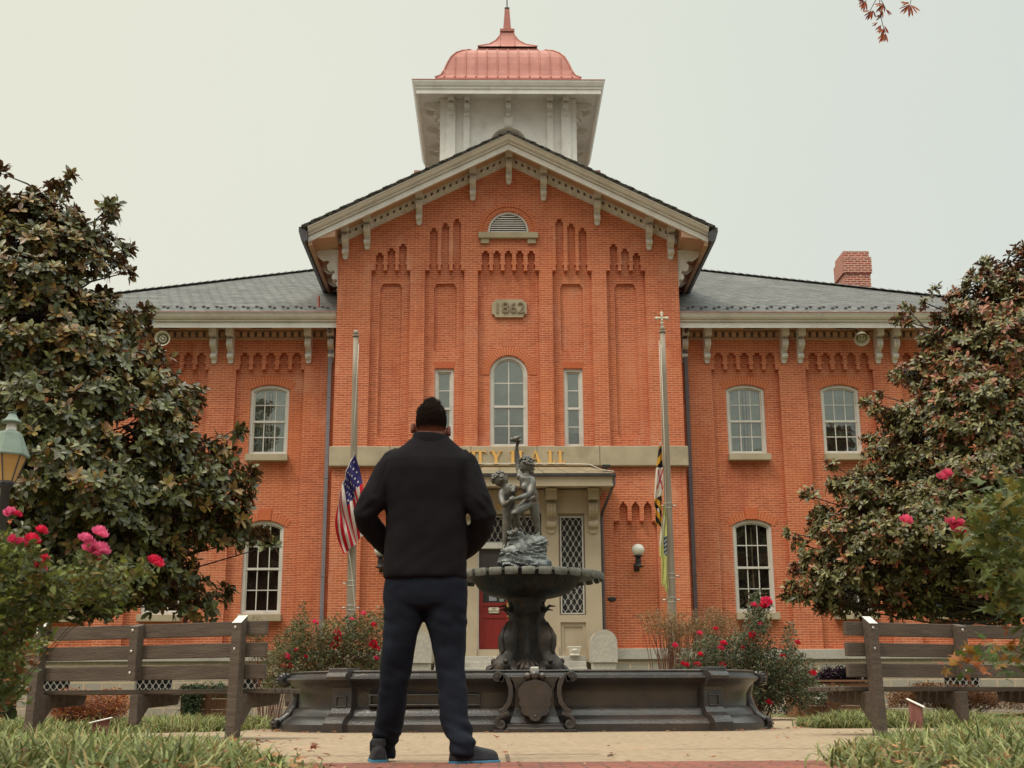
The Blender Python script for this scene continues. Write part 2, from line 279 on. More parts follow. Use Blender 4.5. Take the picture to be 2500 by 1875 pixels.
class MB:
    def __init__(s): s.v = []; s.f = []
    def add(s, vs, fs):
        k = len(s.v); s.v += [tuple(v) for v in vs]; s.f += [tuple(i+k for i in f) for f in fs]; return s
    def box(s, x0, x1, y0, y1, z0, z1):
        return s.add([(x, y, z) for z in (z0, z1) for y in (y0, y1) for x in (x0, x1)],
                     [(0, 2, 3, 1), (4, 5, 7, 6), (0, 1, 5, 4), (2, 6, 7, 3), (0, 4, 6, 2), (1, 3, 7, 5)])
    def tube(s, pts, r, n=8, caps=True, flat=1.0):
        pts = [Vector(p) for p in pts]; rs = r if isinstance(r, (list, tuple)) else [r]*len(pts)
        ref = Vector((0, 0, 1)); rings = []
        prev = None
        for i, p in enumerate(pts):
            t = (pts[min(i+1, len(pts)-1)]-pts[max(i-1, 0)]); t = t.normalized() if t.length > 1e-9 else Vector((0, 0, 1))
            if prev is None:
                a = t.cross(ref)
                if a.length < .05: a = t.cross(Vector((0, 1, 0)))
                a.normalize()
            else:
                a = prev - t*prev.dot(t)
                if a.length < 1e-6: a = t.cross(ref)
                a.normalize()
            prev = a; b = t.cross(a)
            rings.append([p+(a*cos(2*pi*k/n)+b*sin(2*pi*k/n)*flat)*rs[i] for k in range(n)])
        return s.loft(rings, caps)
    def loft(s, rings, caps=True, closed=True):
        k = len(s.v); n = len(rings[0])
        for r in rings: s.v += [tuple(p) for p in r]
        for i in range(len(rings)-1):
            for j in range(n if closed else n-1):
                a, b = k+i*n+j, k+i*n+(j+1) % n; s.f.append((a, b, b+n, a+n))
        if caps:
            s.f.append(tuple(k+j for j in reversed(range(n)))); q = k+(len(rings)-1)*n; s.f.append(tuple(q+j for j in range(n)))
        return s
    def lathe(s, prof, c, n=32, mod=None):
        rings = []
        for (r, z) in prof:
            rings.append([(c[0]+r*(mod(a, r, z) if mod else 1)*cos(a), c[1]+r*(mod(a, r, z) if mod else 1)*sin(a), c[2]+z) for a in [2*pi*k/n for k in range(n)]])
        return s.loft(rings)
    def ell(s, c, r, n=12, m=8, rot=None):
        rings = []
        for i in range(m+1):
            t = -pi/2+pi*i/m; rr = max(cos(t), 1e-3)
            ring = [Vector((r[0]*rr*cos(2*pi*k/n), r[1]*rr*sin(2*pi*k/n), r[2]*sin(t))) for k in range(n)]
            if rot: ring = [rot @ v for v in ring]
            rings.append([v+Vector(c) for v in ring])
        return s.loft(rings)
    def prism(s, o, y0, y1, holes=(), back=True):      # outline in x,z extruded along y
        polys = [[Vector((x, z, 0)) for x, z in o]]+[[Vector((x, z, 0)) for x, z in h] for h in holes]
        flat = [p for q in polys for p in q]; tr = tessellate_polygon(polys)
        for y in ((y0, y1) if back else (y0,)):
            s.add([(p.x, y, p.y) for p in flat], [tuple(t) for t in tr])
        for q in polys:
            n = len(q); s.add([(p.x, y0, p.y) for p in q]+[(p.x, y1, p.y) for p in q], [(i, (i+1) % n, n+(i+1) % n, n+i) for i in range(n)])
        return s
    def wall(s, node, y):
        ch = node.get('c', [])
        polys = [[Vector((x, z, 0)) for x, z in node['o']]]+[[Vector((x, z, 0)) for x, z in c['o']] for c in ch]
        flat = [p for q in polys for p in q]
        s.add([(p.x, y, p.y) for p in flat], [tuple(t) for t in tessellate_polygon(polys)])
        for c in ch:
            q = c['o']; n = len(q); y1 = y+c['d']
            s.add([(x, y, z) for x, z in q]+[(x, y1, z) for x, z in q], [(i, (i+1) % n, n+(i+1) % n, n+i) for i in range(n)])
            if not c.get('open'): s.wall(c, y1)
        return s
    def sweepx(s, prof, path, caps=True):              # profile [(y, dz)] carried along path [(x, z)] in the xz plane
        rings = [[(x, y, z+dz) for y, dz in prof] for x, z in path]
        return s.loft(rings, caps)
    def xf(s, mtx, start=0):
        for i in range(start, len(s.v)): s.v[i] = tuple(mtx @ Vector(s.v[i]))
        return s
    def mesh(s, name):
        me = bpy.data.meshes.new(name); me.from_pydata(s.v, [], s.f); me.update(); return me
    def build(s, name, mat, parent=None, smooth=False, bevel=0, fix=True):
        me = s.mesh(name)
        if fix:
            b = bmesh.new(); b.from_mesh(me); bmesh.ops.recalc_face_normals(b, faces=b.faces)
            b.to_mesh(me); b.free()
        o = link(name, me, mat, parent, smooth)
        if bevel:
            md = o.modifiers.new('bevel', 'BEVEL'); md.width = bevel; md.segments = 2; md.limit_method = 'ANGLE'; md.angle_limit = radians(40)
        return o
def npmesh(name, v, f, col=None, mat=None, parent=None, smooth=False):
    me = bpy.data.meshes.new(name); v = np.asarray(v, 'f'); f = np.asarray(f, 'i'); k = f.shape[1]
    me.vertices.add(len(v)); me.vertices.foreach_set('co', v.ravel())
    me.loops.add(f.size); me.loops.foreach_set('vertex_index', f.ravel())
    me.polygons.add(len(f)); me.polygons.foreach_set('loop_start', np.arange(0, f.size, k, dtype='i')); me.polygons.foreach_set('loop_total', np.full(len(f), k, 'i'))
    me.update(calc_edges=True)
    if col is not None:
        at = me.attributes.new('col', 'FLOAT_COLOR', 'POINT'); c = np.ones((len(v), 4), 'f'); c[:, :3] = col; at.data.foreach_set('color', c.ravel())
    return link(name, me, mat, parent, smooth)
def remesh_obj(mb, name, mat, parent, voxel, smooth_it=6, disp=None):
    """union of closed lofts into one continuous skin"""
    me = mb.mesh(name+'_src'); o = bpy.data.objects.new('tmp', me); COL.objects.link(o)
    md = o.modifiers.new('r', 'REMESH'); md.mode = 'VOXEL'; md.voxel_size = voxel
    sm = o.modifiers.new('s', 'SMOOTH'); sm.iterations = smooth_it; sm.factor = .5
    dg = bpy.context.evaluated_depsgraph_get(); ev = o.evaluated_get(dg)
    m2 = bpy.data.meshes.new_from_object(ev); m2.name = name; bpy.data.objects.remove(o)
    if disp:
        m2.update(); ns = [v.normal.copy() for v in m2.vertices]
        for v, nn in zip(m2.vertices, ns): v.co += nn*disp(v.co, nn)
    m2.materials.clear()
    return link(name, m2, mat, parent, True)
def textmesh(txt, size, depth, font_scale_x=1.0):
    cu = bpy.data.curves.new('t', 'FONT'); cu.body = txt; cu.size = size; cu.extrude = depth; cu.align_x = 'CENTER'; cu.align_y = 'CENTER'
    o = bpy.data.objects.new('t', cu); COL.objects.link(o); dg = bpy.context.evaluated_depsgraph_get()
    me = bpy.data.meshes.new_from_object(o.evaluated_get(dg)); bpy.data.objects.remove(o)
    me.transform(Matrix.Scale(font_scale_x, 4, (1, 0, 0))); me.transform(Matrix.Rotation(pi/2, 4, 'X')); me.materials.clear(); return me
def copy_obj(o, parent, loc=None):
    c = o.copy(); COL.objects.link(c); c.parent = parent
    if loc is not None: c.location = loc
    return c
def arc(cx, cz, r, a0, a1, n): return [(cx+r*cos(a0+(a1-a0)*i/n), cz+r*sin(a0+(a1-a0)*i/n)) for i in range(n+1)]
def seg_arch(x0, x1, z0, zs, zt, n=12):               # outline with a segmental or round top
    w = (x1-x0)/2; h = zt-zs; r = (w*w+h*h)/(2*h); cx = (x0+x1)/2; cz = zt-r; a = math.asin(min(1, w/r))
    if h >= w*.999: a = pi/2
    return [(x0, z0)]+[(cx+r*sin(-a+2*a*i/n), cz+r*cos(-a+2*a*i/n)) for i in range(n+1)]+[(x1, z0)], (cx, cz, r, a)
rng = np.random.default_rng(7); random.seed(7)
# ------------------------------------------------------------ ground
def flat(name, pts, z, mat, kind='structure', cat=None):
    mb = MB(); mb.add([(x, y, z) for x, y in pts], [tuple(range(len(pts)))])
    o = mb.build(name, mat, fix=False)
    if o.data.polygons[0].normal.z < 0: o.data.flip_normals()
    return tag(o, kind=kind, cat=cat)
flat('ground', [(-200, -40), (200, -40), (200, 260), (-200, 260)], 0, 'soil')
flat('lawn', [(-30, 14.6), (30, 14.6), (30, 31), (-30, 31)], .004, 'lawn')
flat('pavement', [(-12, 6.55), (12, 6.55), (12, 11), (5.2, 12.6), (5.2, 28), (-5.2, 28), (-5.2, 12.6), (-12, 11)], .008, 'concrete')
flat('path', [(-2.2, -2), (2.6, -2), (2.6, 6.55), (-2.2, 6.55)], .012, 'pavers')
flat('brick_path', [(4.6, 16.6), (14, 17.6), (14, 18.6), (4.6, 17.6)], .012, 'pavers')
jm = MB()
for y, x0, x1, a in ((7.55, -6, .2, .05), (8.3, .6, 6, -.02)):
    n = 24; pts = [(x0+(x1-x0)*i/n, y+a*(x0+(x1-x0)*i/n)+.05*noise.noise(Vector((x0+i*.7, y, 0)))) for i in range(n+1)]
    for i in range(n):
        (ax, ay), (bx, by) = pts[i], pts[i+1]; w = .012+.008*random.random()
        jm.add([(ax, ay-w, .0125), (bx, by-w, .0125), (bx, by+w, .0125), (ax, ay+w, .0125)], [(0, 1, 2, 3)])
for x, y0, y1 in ((-3.1, 6.6, 12), (3.4, 6.6, 12), (-.35, 6.6, 7.5)):
    jm.add([(x-.01, y0, .0135), (x+.01, y0, .0135), (x+.013, y1, .0135), (x-.008, y1, .0135)], [(0, 1, 2, 3)])
tag(jm.build('pavement_joints', 'soil'), kind='structure')

# ------------------------------------------------------------ city hall
YF, YW = 32.0, 33.0
hall = thing('town_hall', 'two-storey red brick civic building with front gable and white domed cupola', 'building', (0, YF, 0))
def finger_bay(x0, x1, z0, fingers, zf, zt, step=.02, cap=.075):
    p = [(x0, z0), (x0, zt)]
    for i, (a, b, top) in enumerate(fingers):
        q = (b-a)*.23; e_ = .028
        p += [(a-.008, zt), (a-.008, zf), (a+e_, zf), (a+e_, zf+.055), (a, zf+.055), (a, top-cap), (a+q, top-cap), (a+q, top), (b-q, top), (b-q, top-cap), (b, top-cap), (b, zf+.055), (b-e_, zf+.055), (b-e_, zf), (b+.008, zf), (b+.008, zt)]
    return p+[(x1, zt), (x1, z0)]
def corbels(mb, x0, x1, fingers, zt, y):
    e = [x0]+[v for a, b, t in fingers for v in (a, b)]+[x1]
    for i in range(0, len(e), 2):
        a, b = e[i]+(.002 if i == 0 else .004), e[i+1]-(.002 if i == len(e)-2 else .004)
        mb.box(a, b, y-.035, y+.118, zt+.012, zt+.06)
def niche(x0, x1, z0, z1, c=.07, b=.12): return [(x0, z0+b), (x0, z1-c*1.9), (x0+c, z1), (x1-c, z1), (x1, z1-c*1.9), (x1, z0+b), (x1-b*.5, z0+b*.2), (x1-b*1.2, z0), (x0+b*1.2, z0), (x0+b*.5, z0+b*.2)]
def mir(o): return [(-x, z) for x, z in reversed(o)]
DR = .15
# pavilion wall
wall = MB()
fA = [(-3.585, -3.38, 12.14), (-3.275, -3.07, 12.27), (-2.965, -2.76, 12.40)]
fB = [(-2.13, -1.92, 12.86), (-1.82, -1.61, 12.99), (-1.50, -1.29, 13.12)]
fC = [(c-.1, c+.1, 12.2) for c in (-.62, -.31, 0, .31, .62)]
ga = lambda x: 15.0-.5*abs(x)
up = {'o': [(-4.6, 6.5), (-4.6, ga(4.6)), (0, ga(0)), (4.6, ga(4.6)), (4.6, 6.5)], 'c': []}
A = {'o': finger_bay(-3.70, -2.65, 6.77, fA, 11.80, 11.61), 'd': DR, 'c': [{'o': niche(-3.46, -2.87, 7.0, 11.3), 'd': .08}]}
wnB = [(-1.97, 6.775), (-1.97, 8.92), (-1.46, 8.92), (-1.46, 6.775)]
B = {'o': finger_bay(-2.25, -1.19, 6.77, fB, 11.80, 11.61), 'd': DR, 'c': [{'o': niche(-2.01, -1.40, 9.33, 11.3), 'd': .08}, {'o': wnB, 'd': .2}]}
awin, aw = seg_arch(-.5, .5, 6.775, 8.78, 9.28, 20)
Cc = {'o': finger_bay(-.825, .825, 6.77, fC, 11.80, 11.61), 'd': DR, 'c': [{'o': awin, 'd': .2}]}
Bm = {'o': mir(B['o']), 'd': DR, 'c': [{'o': mir(B['c'][0]['o']), 'd': .08}, {'o': mir(wnB), 'd': .2}]}
Am = {'o': mir(A['o']), 'd': DR, 'c': [{'o': mir(A['c'][0]['o']), 'd': .08}]}
lun, lu = seg_arch(-.555, .555, 12.71, 12.78, 13.335, 20)
up['c'] = [A, B, Cc, Bm, Am, {'o': lun, 'd': .18}]
wall.wall(up, YF)
for f, x0, x1 in ((fA, -3.7, -2.65), (fB, -2.25, -1.19), (fC, -.825, .825), ([(-b, -a, t) for a, b, t in reversed(fB)], 1.19, 2.25), ([(-b, -a, t) for a, b, t in reversed(fA)], 2.65, 3.7)):
    corbels(wall, x0, x1, f, 11.61, YF)
def ogee_bay(x0, x1, z0, xs, zt, zs, ztop):
    p = [(x0, z0), (x0, zt)]
    for a, b in xs:
        m = (a+b)/2; w = b-a
        p += [(a, zt), (a, zs), (a+.02, zs+.045), (m-.045, zs+.085), (m-.022, ztop-.02), (m, ztop), (m+.022, ztop-.02), (m+.045, zs+.085), (b-.02, zs+.045), (b, zs), (b, zt)]
    return p+[(x1, zt), (x1, z0)]
lo = {'o': [(-4.6, 1.5), (-4.6, 6.5), (4.6, 6.5), (4.6, 1.5)], 'c': []}
ob = ogee_bay(2.68, 3.80, 1.62, [(2.84, 3.05), (3.155, 3.365), (3.47, 3.68)], 4.8, 5.18, 5.33)
lo['c'] = [{'o': ob, 'd': DR}, {'o': mir(ob), 'd': DR}]
wall.wall(lo, YF)
for sgn in (1, -1):
    for a, b in ((2.70, 2.83), (3.06, 3.145), (3.375, 3.46), (3.69, 3.79)):
        wall.box(min(sgn*a, sgn*b), max(sgn*a, sgn*b), YF-.02, YF+.1, 4.81, 4.87)
for x in (-4.6, 4.6):
    wall.add([(x, YF, 1.5), (x, 38, 1.5), (x, 38, 12.6), (x, YF, 12.6)], [(0, 1, 2, 3)])
wall.build('front_wall', 'brick', hall)
# wing walls
BC = (6.49, 9.09, 11.69)
def wing(sgn, xe):
    mb = MB(); w = {'o': [(4.6, 1.5), (4.6, 10.25), (xe, 10.25), (xe, 1.5)], 'c': []}; fl = []
    for c in BC:
        x0, x1 = c-.925, c+.925
        f = [(c-.71+.355*i-.12, c-.71+.355*i+.12, 9.60) for i in range(5)]; fl.append((x0, x1, f))
        uo, _ = seg_arch(c-.525, c+.525, 6.775, 8.60, 8.73); lo_, _ = seg_arch(c-.525, c+.525, 2.55, 4.86, 5.01)
        w['c'].append({'o': finger_bay(x0, x1, 1.62, f, 9.28, 9.11, .025), 'd': DR, 'c': [{'o': uo, 'd': .2}, {'o': lo_, 'd': .2}]})
    mb.wall(w, YW)
    for x0, x1, f in fl: corbels(mb, x0, x1, f, 9.11, YW)
    mb.add([(xe, YW, 1.5), (xe, YW+16, 1.5), (xe, YW+16, 10.25), (xe, YW, 10.25)], [(0, 1, 2, 3)])
    if sgn < 0: mb.v = [(-x, y, z) for x, y, z in mb.v]
    o = mb.build('wing_wall', 'brick', hall)
wing(-1, 14.1); wing(1, 14.7)

# windows ----------------------------------------------------------------
def window(x0, x1, z0, zs, zt, y, cols, rows, blind='blind', blind_z=None, glass='glass', sill=True, mat='frame_paint', lower_dark=None, bar=None):
    """sash window: y is the face of the brick around it; rows = (lower, upper) pane rows"""
    out, (cx, cz, r, a) = seg_arch(x0, x1, z0, zs, zt, 16) if zt > zs else ([(x0, z0), (x0, zs), (x1, zs), (x1, z0)], (0, 0, 0, 0))
    fr = .075
    def inset(d):
        if zt > zs:
            w = (x1-x0)/2-d; rr = r-d; aa = math.asin(min(1, w/rr)) if w < rr*.999 else pi/2
            return [(x0+d, z0+d)]+[(cx+rr*sin(-aa+2*aa*i/16), cz+rr*cos(-aa+2*aa*i/16)) for i in range(17)]+[(x1-d, z0+d)]
        return [(x0+d, z0+d), (x0+d, zs-d), (x1-d, zs-d), (x1-d, z0+d)]
    def topz(x, d):
        return (cz+sqrt(max(0, (r-d)**2-(x-cx)**2))) if zt > zs else zs-d
    f = MB(); f.prism(out, y+.05, y+.17, [inset(fr)]); f.prism(inset(fr), y+.10, y+.15, [inset(fr+.04)])
    zm = (z0+(zs+zt)/2)/2+.0; mb0 = .028
    f.box(x0+fr, x1-fr, y+.085, y+.14, zm-.03, zm+.03)
    bars = MB()
    for i in range(1, cols):
        x = x0+fr+(x1-x0-2*fr)*i/cols
        bars.box(x-.013, x+.013, y+.118, y+.14, z0+fr+.03, zm-.03); bars.box(x-.013, x+.013, y+.118, y+.14, zm+.03, topz(x, fr+.03))
    zb0, zb1 = z0+fr+.04, zm-.03
    for k in range(1, rows[0]): z = zb0+(zb1-zb0)*k/rows[0]; bars.box(x0+fr+.02, x1-fr-.02, y+.12, y+.138, z-.013, z+.013)
    zt0, zt1 = zm+.03, zt-fr-.04
    for k in range(1, rows[1]): z = zt0+(zt1-zt0)*k/rows[1]; bars.box(x0+fr+.02, x1-fr-.02, y+.12, y+.138, z-.013, z+.013)
    w = f.build('window', mat, hall)
    if cols > 1: bars.build('glazing_bars', mat, w)
    else:
        for k in range(0, len(bars.v), 8): b1 = MB(); b1.v = bars.v[k:k+8]; b1.f = [tuple(i for i in f) for f in MB().box(0, 1, 0, 1, 0, 1).f]; b1.build('glazing_bar', mat, w)
    g = MB(); g.prism(inset(fr+.01), y+.132, y+.134); g.build('pane', glass, w)
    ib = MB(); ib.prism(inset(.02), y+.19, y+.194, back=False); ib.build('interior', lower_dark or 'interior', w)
    if blind:
        bl = MB(); n = 0; zz = blind_z if blind_z is not None else z0+fr
        x_a, x_b = x0+fr+.03, x1-fr-.03; z = zz
        if blind == 'curtain':
            for i in range(14):
                xx = x_a+(x_b-x_a)*i/14
                if 5 < i < 8: continue
                bl.box(xx, xx+(x_b-x_a)/14-.008, y+.165+.01*(i % 2), y+.175+.01*(i % 2), z0+fr, min(topz(xx, fr+.03), topz(xx+.04, fr+.03)))
        else:
            while True:
                tz = z+.045
                lim = topz(x_a, fr+.02) if zt <= zs else None
                xa, xb = x_a, x_b
                if zt > zs and tz > zs:
                    k = (r-fr-.03)**2-(tz-cz)**2
                    if k <= .004: break
                    hw = sqrt(k); xa, xb = max(x_a, cx-hw), min(x_b, cx+hw)
                elif zt <= zs and tz > zs-fr: break
                bl.add([(xa, y+.170, z), (xb, y+.170, z), (xb, y+.160, tz-.006), (xa, y+.160, tz-.006)], [(0, 1, 2, 3)]); z += .045
        if bl.v: bl.build('blind', 'blind', w)
    if bar is not None:
        q = MB(); q.box(bar-.018, bar+.018, y+.15, y+.158, z0+fr, zt-.2); q.build('curtain_rod', 'tan_paint', w)
    if sill:
        q = MB(); q.box(x0-.03, x1+.05, YW-.09, y+.09, z0-.185, z0-.003); q.build('sill', 'tan_stone', w, bevel=.012)
    return w
def hood(cx, zc, r0, r1, a, y, n=23, depth=.05, parent=hall, key=None):
    mb = MB()
    for i in range(n):
        t0, t1 = -a+2*a*i/n+.25/n*a*.12, -a+2*a*(i+1)/n-.25/n*a*.12
        g = .0075/r0; o = [(cx+r0*sin(t0+g), zc+r0*cos(t0+g)), (cx+r1*sin(t0+g), zc+r1*cos(t0+g)), (cx+r1*sin(t1-g), zc+r1*cos(t1-g)), (cx+r0*sin(t1-g), zc+r0*cos(t1-g))]
        mb.prism(o, y-depth, y+.01, back=False)
    if key:
        o = [(cx-key[0], zc+r0*.999), (cx-key[0]*1.15, key[1]), (cx+key[0]*1.15, key[1]), (cx+key[0], zc+r0*.999)]
        mb.prism(o, y-depth-.02, y+.008, back=False)
    o_ = mb.build('window_arch', 'brick_arch', parent)
    b_ = MB(); b_.prism([(cx+r1*.995*sin(-a+2*a*i/24), zc+r1*.995*cos(-a+2*a*i/24)) for i in range(25)]+[(cx+r0*1.003*sin(a-2*a*i/24), zc+r0*1.003*cos(a-2*a*i/24)) for i in range(25)], y-depth+.005, y+.008, back=False); b_.build('mortar_joints', 'mortar', o_)
    return o_
yi = YF+DR
window(-.5, .5, 6.775, 8.78, 9.28, yi, 2, (2, 2), blind='slats', blind_z=7.45, sill=False)
for s in (1, -1):
    x0, x1 = (1.46, 1.97) if s > 0 else (-1.97, -1.46)
    window(x0, x1, 6.775, 8.92, 8.92, yi, 1, (2, 2), blind='slats', blind_z=6.9 if s < 0 else 7.2, sill=False)
    mb = MB(); n = 9
    for i in range(n):
        a0, a1 = x0-.0+(x1-x0)*i/n, x0+(x1-x0)*(i+1)/n-.008; cxm = (x0+x1)/2
        mb.prism([(a0, 8.93), (a0+(a0-cxm)*.22, 9.12), (a1+(a1-cxm)*.22, 9.12), (a1, 8.93)], yi-.012, yi+.03, back=False)
    mb.build('window_arch', 'brick_arch', hall)
hood(0, 8.78, .515, .75, radians(93), yi, 31, .015)
hood(0, 12.76, .60, .70, radians(93), YF, 29, .012); hood(0, 12.76, .705, .79, radians(93), YF, 31, .035)
for s in (-1, 1):
    for k, c in enumerate(BC):
        x = s*c
        window(x-.525, x+.525, 6.775, 8.60, 8.73, YW+DR, 3, (2, 2), blind='curtain' if k == 0 else 'slats', blind_z=7.75 if k else None, glass='glass', bar=x if k == 0 else None)
        o, (cx, cz, r, a) = seg_arch(x-.525, x+.525, 2, 8.60, 8.73); hood(cx, cz, r+.012, r+.24, a*1.12, YW+DR, 17, .012)
        window(x-.525, x+.525, 2.55, 4.86, 5.01, YW+DR, 3, (2, 2), blind=None, glass='glass_dark', lower_dark='interior_warm' if s < 0 else 'interior', bar=x if s > 0 and k == 0 else None)
        o, (cx, cz, r, a) = seg_arch(x-.525, x+.525, 2, 4.86, 5.01); hood(cx, cz, r+.012, r+.22, a*1.15, YW+DR, 17, .012, key=(.16, 5.31))
# lunette louvre
lf = MB(); lf.prism(lun, YF+.04, YF+.12, [seg_arch(-.505, .505, 12.745, 12.78, 13.285, 20)[0]])
lo_ = lf.build('louvre_vent', 'white_paint', hall)
sl = MB()
for i in range(8):
    z = 12.775+i*.064; hw = sqrt(max(.01, .505**2-max(0, z+.01-12.78)**2))-.01
    sl.box(-hw, hw, YF+.07, YF+.085, z-.013, z+.014)
sl.build('slats', 'white_paint', lo_)
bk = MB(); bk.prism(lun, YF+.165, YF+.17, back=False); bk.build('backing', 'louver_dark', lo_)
ss = MB(); ss.box(-.81, .81, YF-.12, YF+.10, 12.53, 12.70); ss.box(-.75, -.52, YF-.07, YF+.01, 12.39, 12.53); ss.box(.52, .75, YF-.07, YF+.01, 12.39, 12.53)
ss.build('stone_sill', 'tan_stone', lo_, bevel=.012)
# date plaque
def plaque(x, z, w, h, c=.09):
    return [(x-w+c, z-h), (x-w+c, z-h+c*.45), (x-w+c*.45, z-h+c), (x-w, z-h+c), (x-w, z+h-c), (x-w+c*.45, z+h-c), (x-w+c, z+h-c*.45), (x-w+c, z+h), (x+w-c, z+h), (x+w-c, z+h-c*.45), (x+w-c*.45, z+h-c), (x+w, z+h-c), (x+w, z-h+c), (x+w-c*.45, z-h+c), (x+w-c, z-h+c*.45), (x+w-c, z-h)]
pq = MB(); pq.prism(plaque(.02, 10.585, .47, .25), yi-.075, yi+.02); pl = pq.build('date_stone', 'tan_stone', hall, bevel=.012)
me = textmesh('1862', .43, .030); me.transform(Matrix.Translation((.02, yi-.08, 10.58))); link('date_numerals', me, 'numeral_shade', pl)
# belt course
bc = MB(); bc.box(-4.665, 4.665, YF-.13, YF+.16, 6.24, 6.765)
belt = bc.build('belt_course', 'tan_stone', hall, bevel=.02)
for x in (-3.1, -1.0, .72, 2.35): bj = MB(); bj.box(x, x+.012, YF-.133, YF-.12, 6.24, 6.765); bj.build('belt_joint', 'louver_dark', belt)
# serif lettering, built from strokes
def glyph(ch, x, z, h, y, mb, k=[0]):
    W = .075*h/.33; T = .020*h/.33; s = .035*h/.33
    def P(o): k[0] += 1; mb.prism(o, y-.03-.0004*(k[0] % 7), y)
    def R(a, b, c, d): P([(x+a, z+c), (x+a, z+d), (x+b, z+d), (x+b, z+c)])
    def serif(cx, w, zz): R(cx-w, cx+w, zz, zz+T)
    H = h
    if ch in 'IL1H' or ch == 'T' or ch == 'N' or ch == 'E' or ch == 'A' or ch == 'Y' or ch == 'C': pass
    if ch == 'I': R(s, s+W, 0, H); serif(s+W/2, W/2+s, 0); serif(s+W/2, W/2+s, H-T); return W+2*s
    if ch == 'L':
        w = .20*h/.33; R(s, s+W, 0, H); serif(s+W/2, W/2+s, H-T); R(0, w, 0, T*1.2); P([(x+w-.05*h/.33, z), (x+w, z+.085*h/.33), (x+w, z)]); return w
    if ch == 'T':
        w = .30*h/.33; R(w/2-W/2, w/2+W/2, 0, H); serif(w/2, W/2+s, 0); R(0, w, H-T*1.3, H)
        P([(x, z+H), (x, z+H-.08*h/.33), (x+.035*h/.33, z+H)]); P([(x+w, z+H), (x+w-.035*h/.33, z+H), (x+w, z+H-.08*h/.33)]); return w
    if ch == 'Y':
        w = .32*h/.33; m = w/2; R(m-W/2, m+W/2, 0, H*.5); serif(m, W/2+s, 0)
        P([(x+.03, z+H), (x+.03+W*1.1, z+H), (x+m+W/2, z+H*.48), (x+m-W/2, z+H*.42)]); P([(x+w-.03-T*1.4, z+H), (x+w-.03, z+H), (x+m+W/2, z+H*.42), (x+m, z+H*.46)])
        serif(.03+W/2, W/2+s, H-T); serif(w-.03-T*.7, s*1.3, H-T); return w
    if ch == 'H':
        w = .34*h/.33
        for a in (s, w-s-W): R(a, a+W, 0, H); serif(a+W/2, W/2+s, 0); serif(a+W/2, W/2+s, H-T)
        R(s+W, w-s-W, H*.47, H*.47+T*1.2); return w
    if ch == 'N':
        w = .30*h/.33
        R(s, s+T*1.3, 0, H); R(w-s-T*1.3, w-s, 0, H); P([(x+s, z+H), (x+s+W, z+H), (x+w-s, z), (x+w-s-W*.6, z)]); serif(s+T/2, s+T/2, 0); serif(w-s-T/2, s+T/2, H-T); serif(s, s, H-T); return w
    if ch == 'E':
        w = .21*h/.33; R(s, s+W, 0, H); R(0, w, 0, T*1.2); R(0, w*.95, H-T*1.2, H); R(s+W, w*.75, H*.5, H*.5+T*1.2); R(w-T, w, 0, .08*h/.33); R(w*.95-T, w*.95, H-.07*h/.33, H); return w
    if ch == 'A':
        w = .34*h/.33; m = w/2
        P([(x+s*.6, z), (x+s*.6+T*1.3, z), (x+m+T*.5, z+H), (x+m-T*.5, z+H)]); P([(x+w-s-W*1.1, z), (x+w-s*.6, z), (x+m+T, z+H), (x+m-T, z+H)]); R(w*.25, w*.72, H*.32, H*.32+T); serif(s*.8, s*1.1, 0); serif(w-s-W/2, s+W/2, 0); return w
    if ch == 'C':
        r = H/2+.004; cx = x+r
        o = [(cx+r*cos(t), z+H/2+r*sin(t)) for t in [radians(48+i*(312-48)/24) for i in range(25)]]
        i_ = [(cx+.012+(r-W)*cos(t), z+H/2+(r-T)*sin(t)) for t in [radians(52+i*(308-52)/24) for i in range(25)]]
        P(o+i_[::-1]); P([(cx+r*.66, z+H), (cx+r*.66, z+H*.72), (cx+r*.66-T*.8, z+H*.9)]); return 2*r*.86
for nm, ch, x in (('C', 'C', -1.29), ('I', 'I', -1.0), ('T', 'T', -.90), ('Y', 'Y', -.50), ('H', 'H', .02), ('A', 'A', .515), ('L', 'L', .99), ('L', 'L', 1.25)):
    q = MB(); glyph(ch, x, 6.30, .33, YF-.135, q); q.build('letter', 'gold_letter', belt)

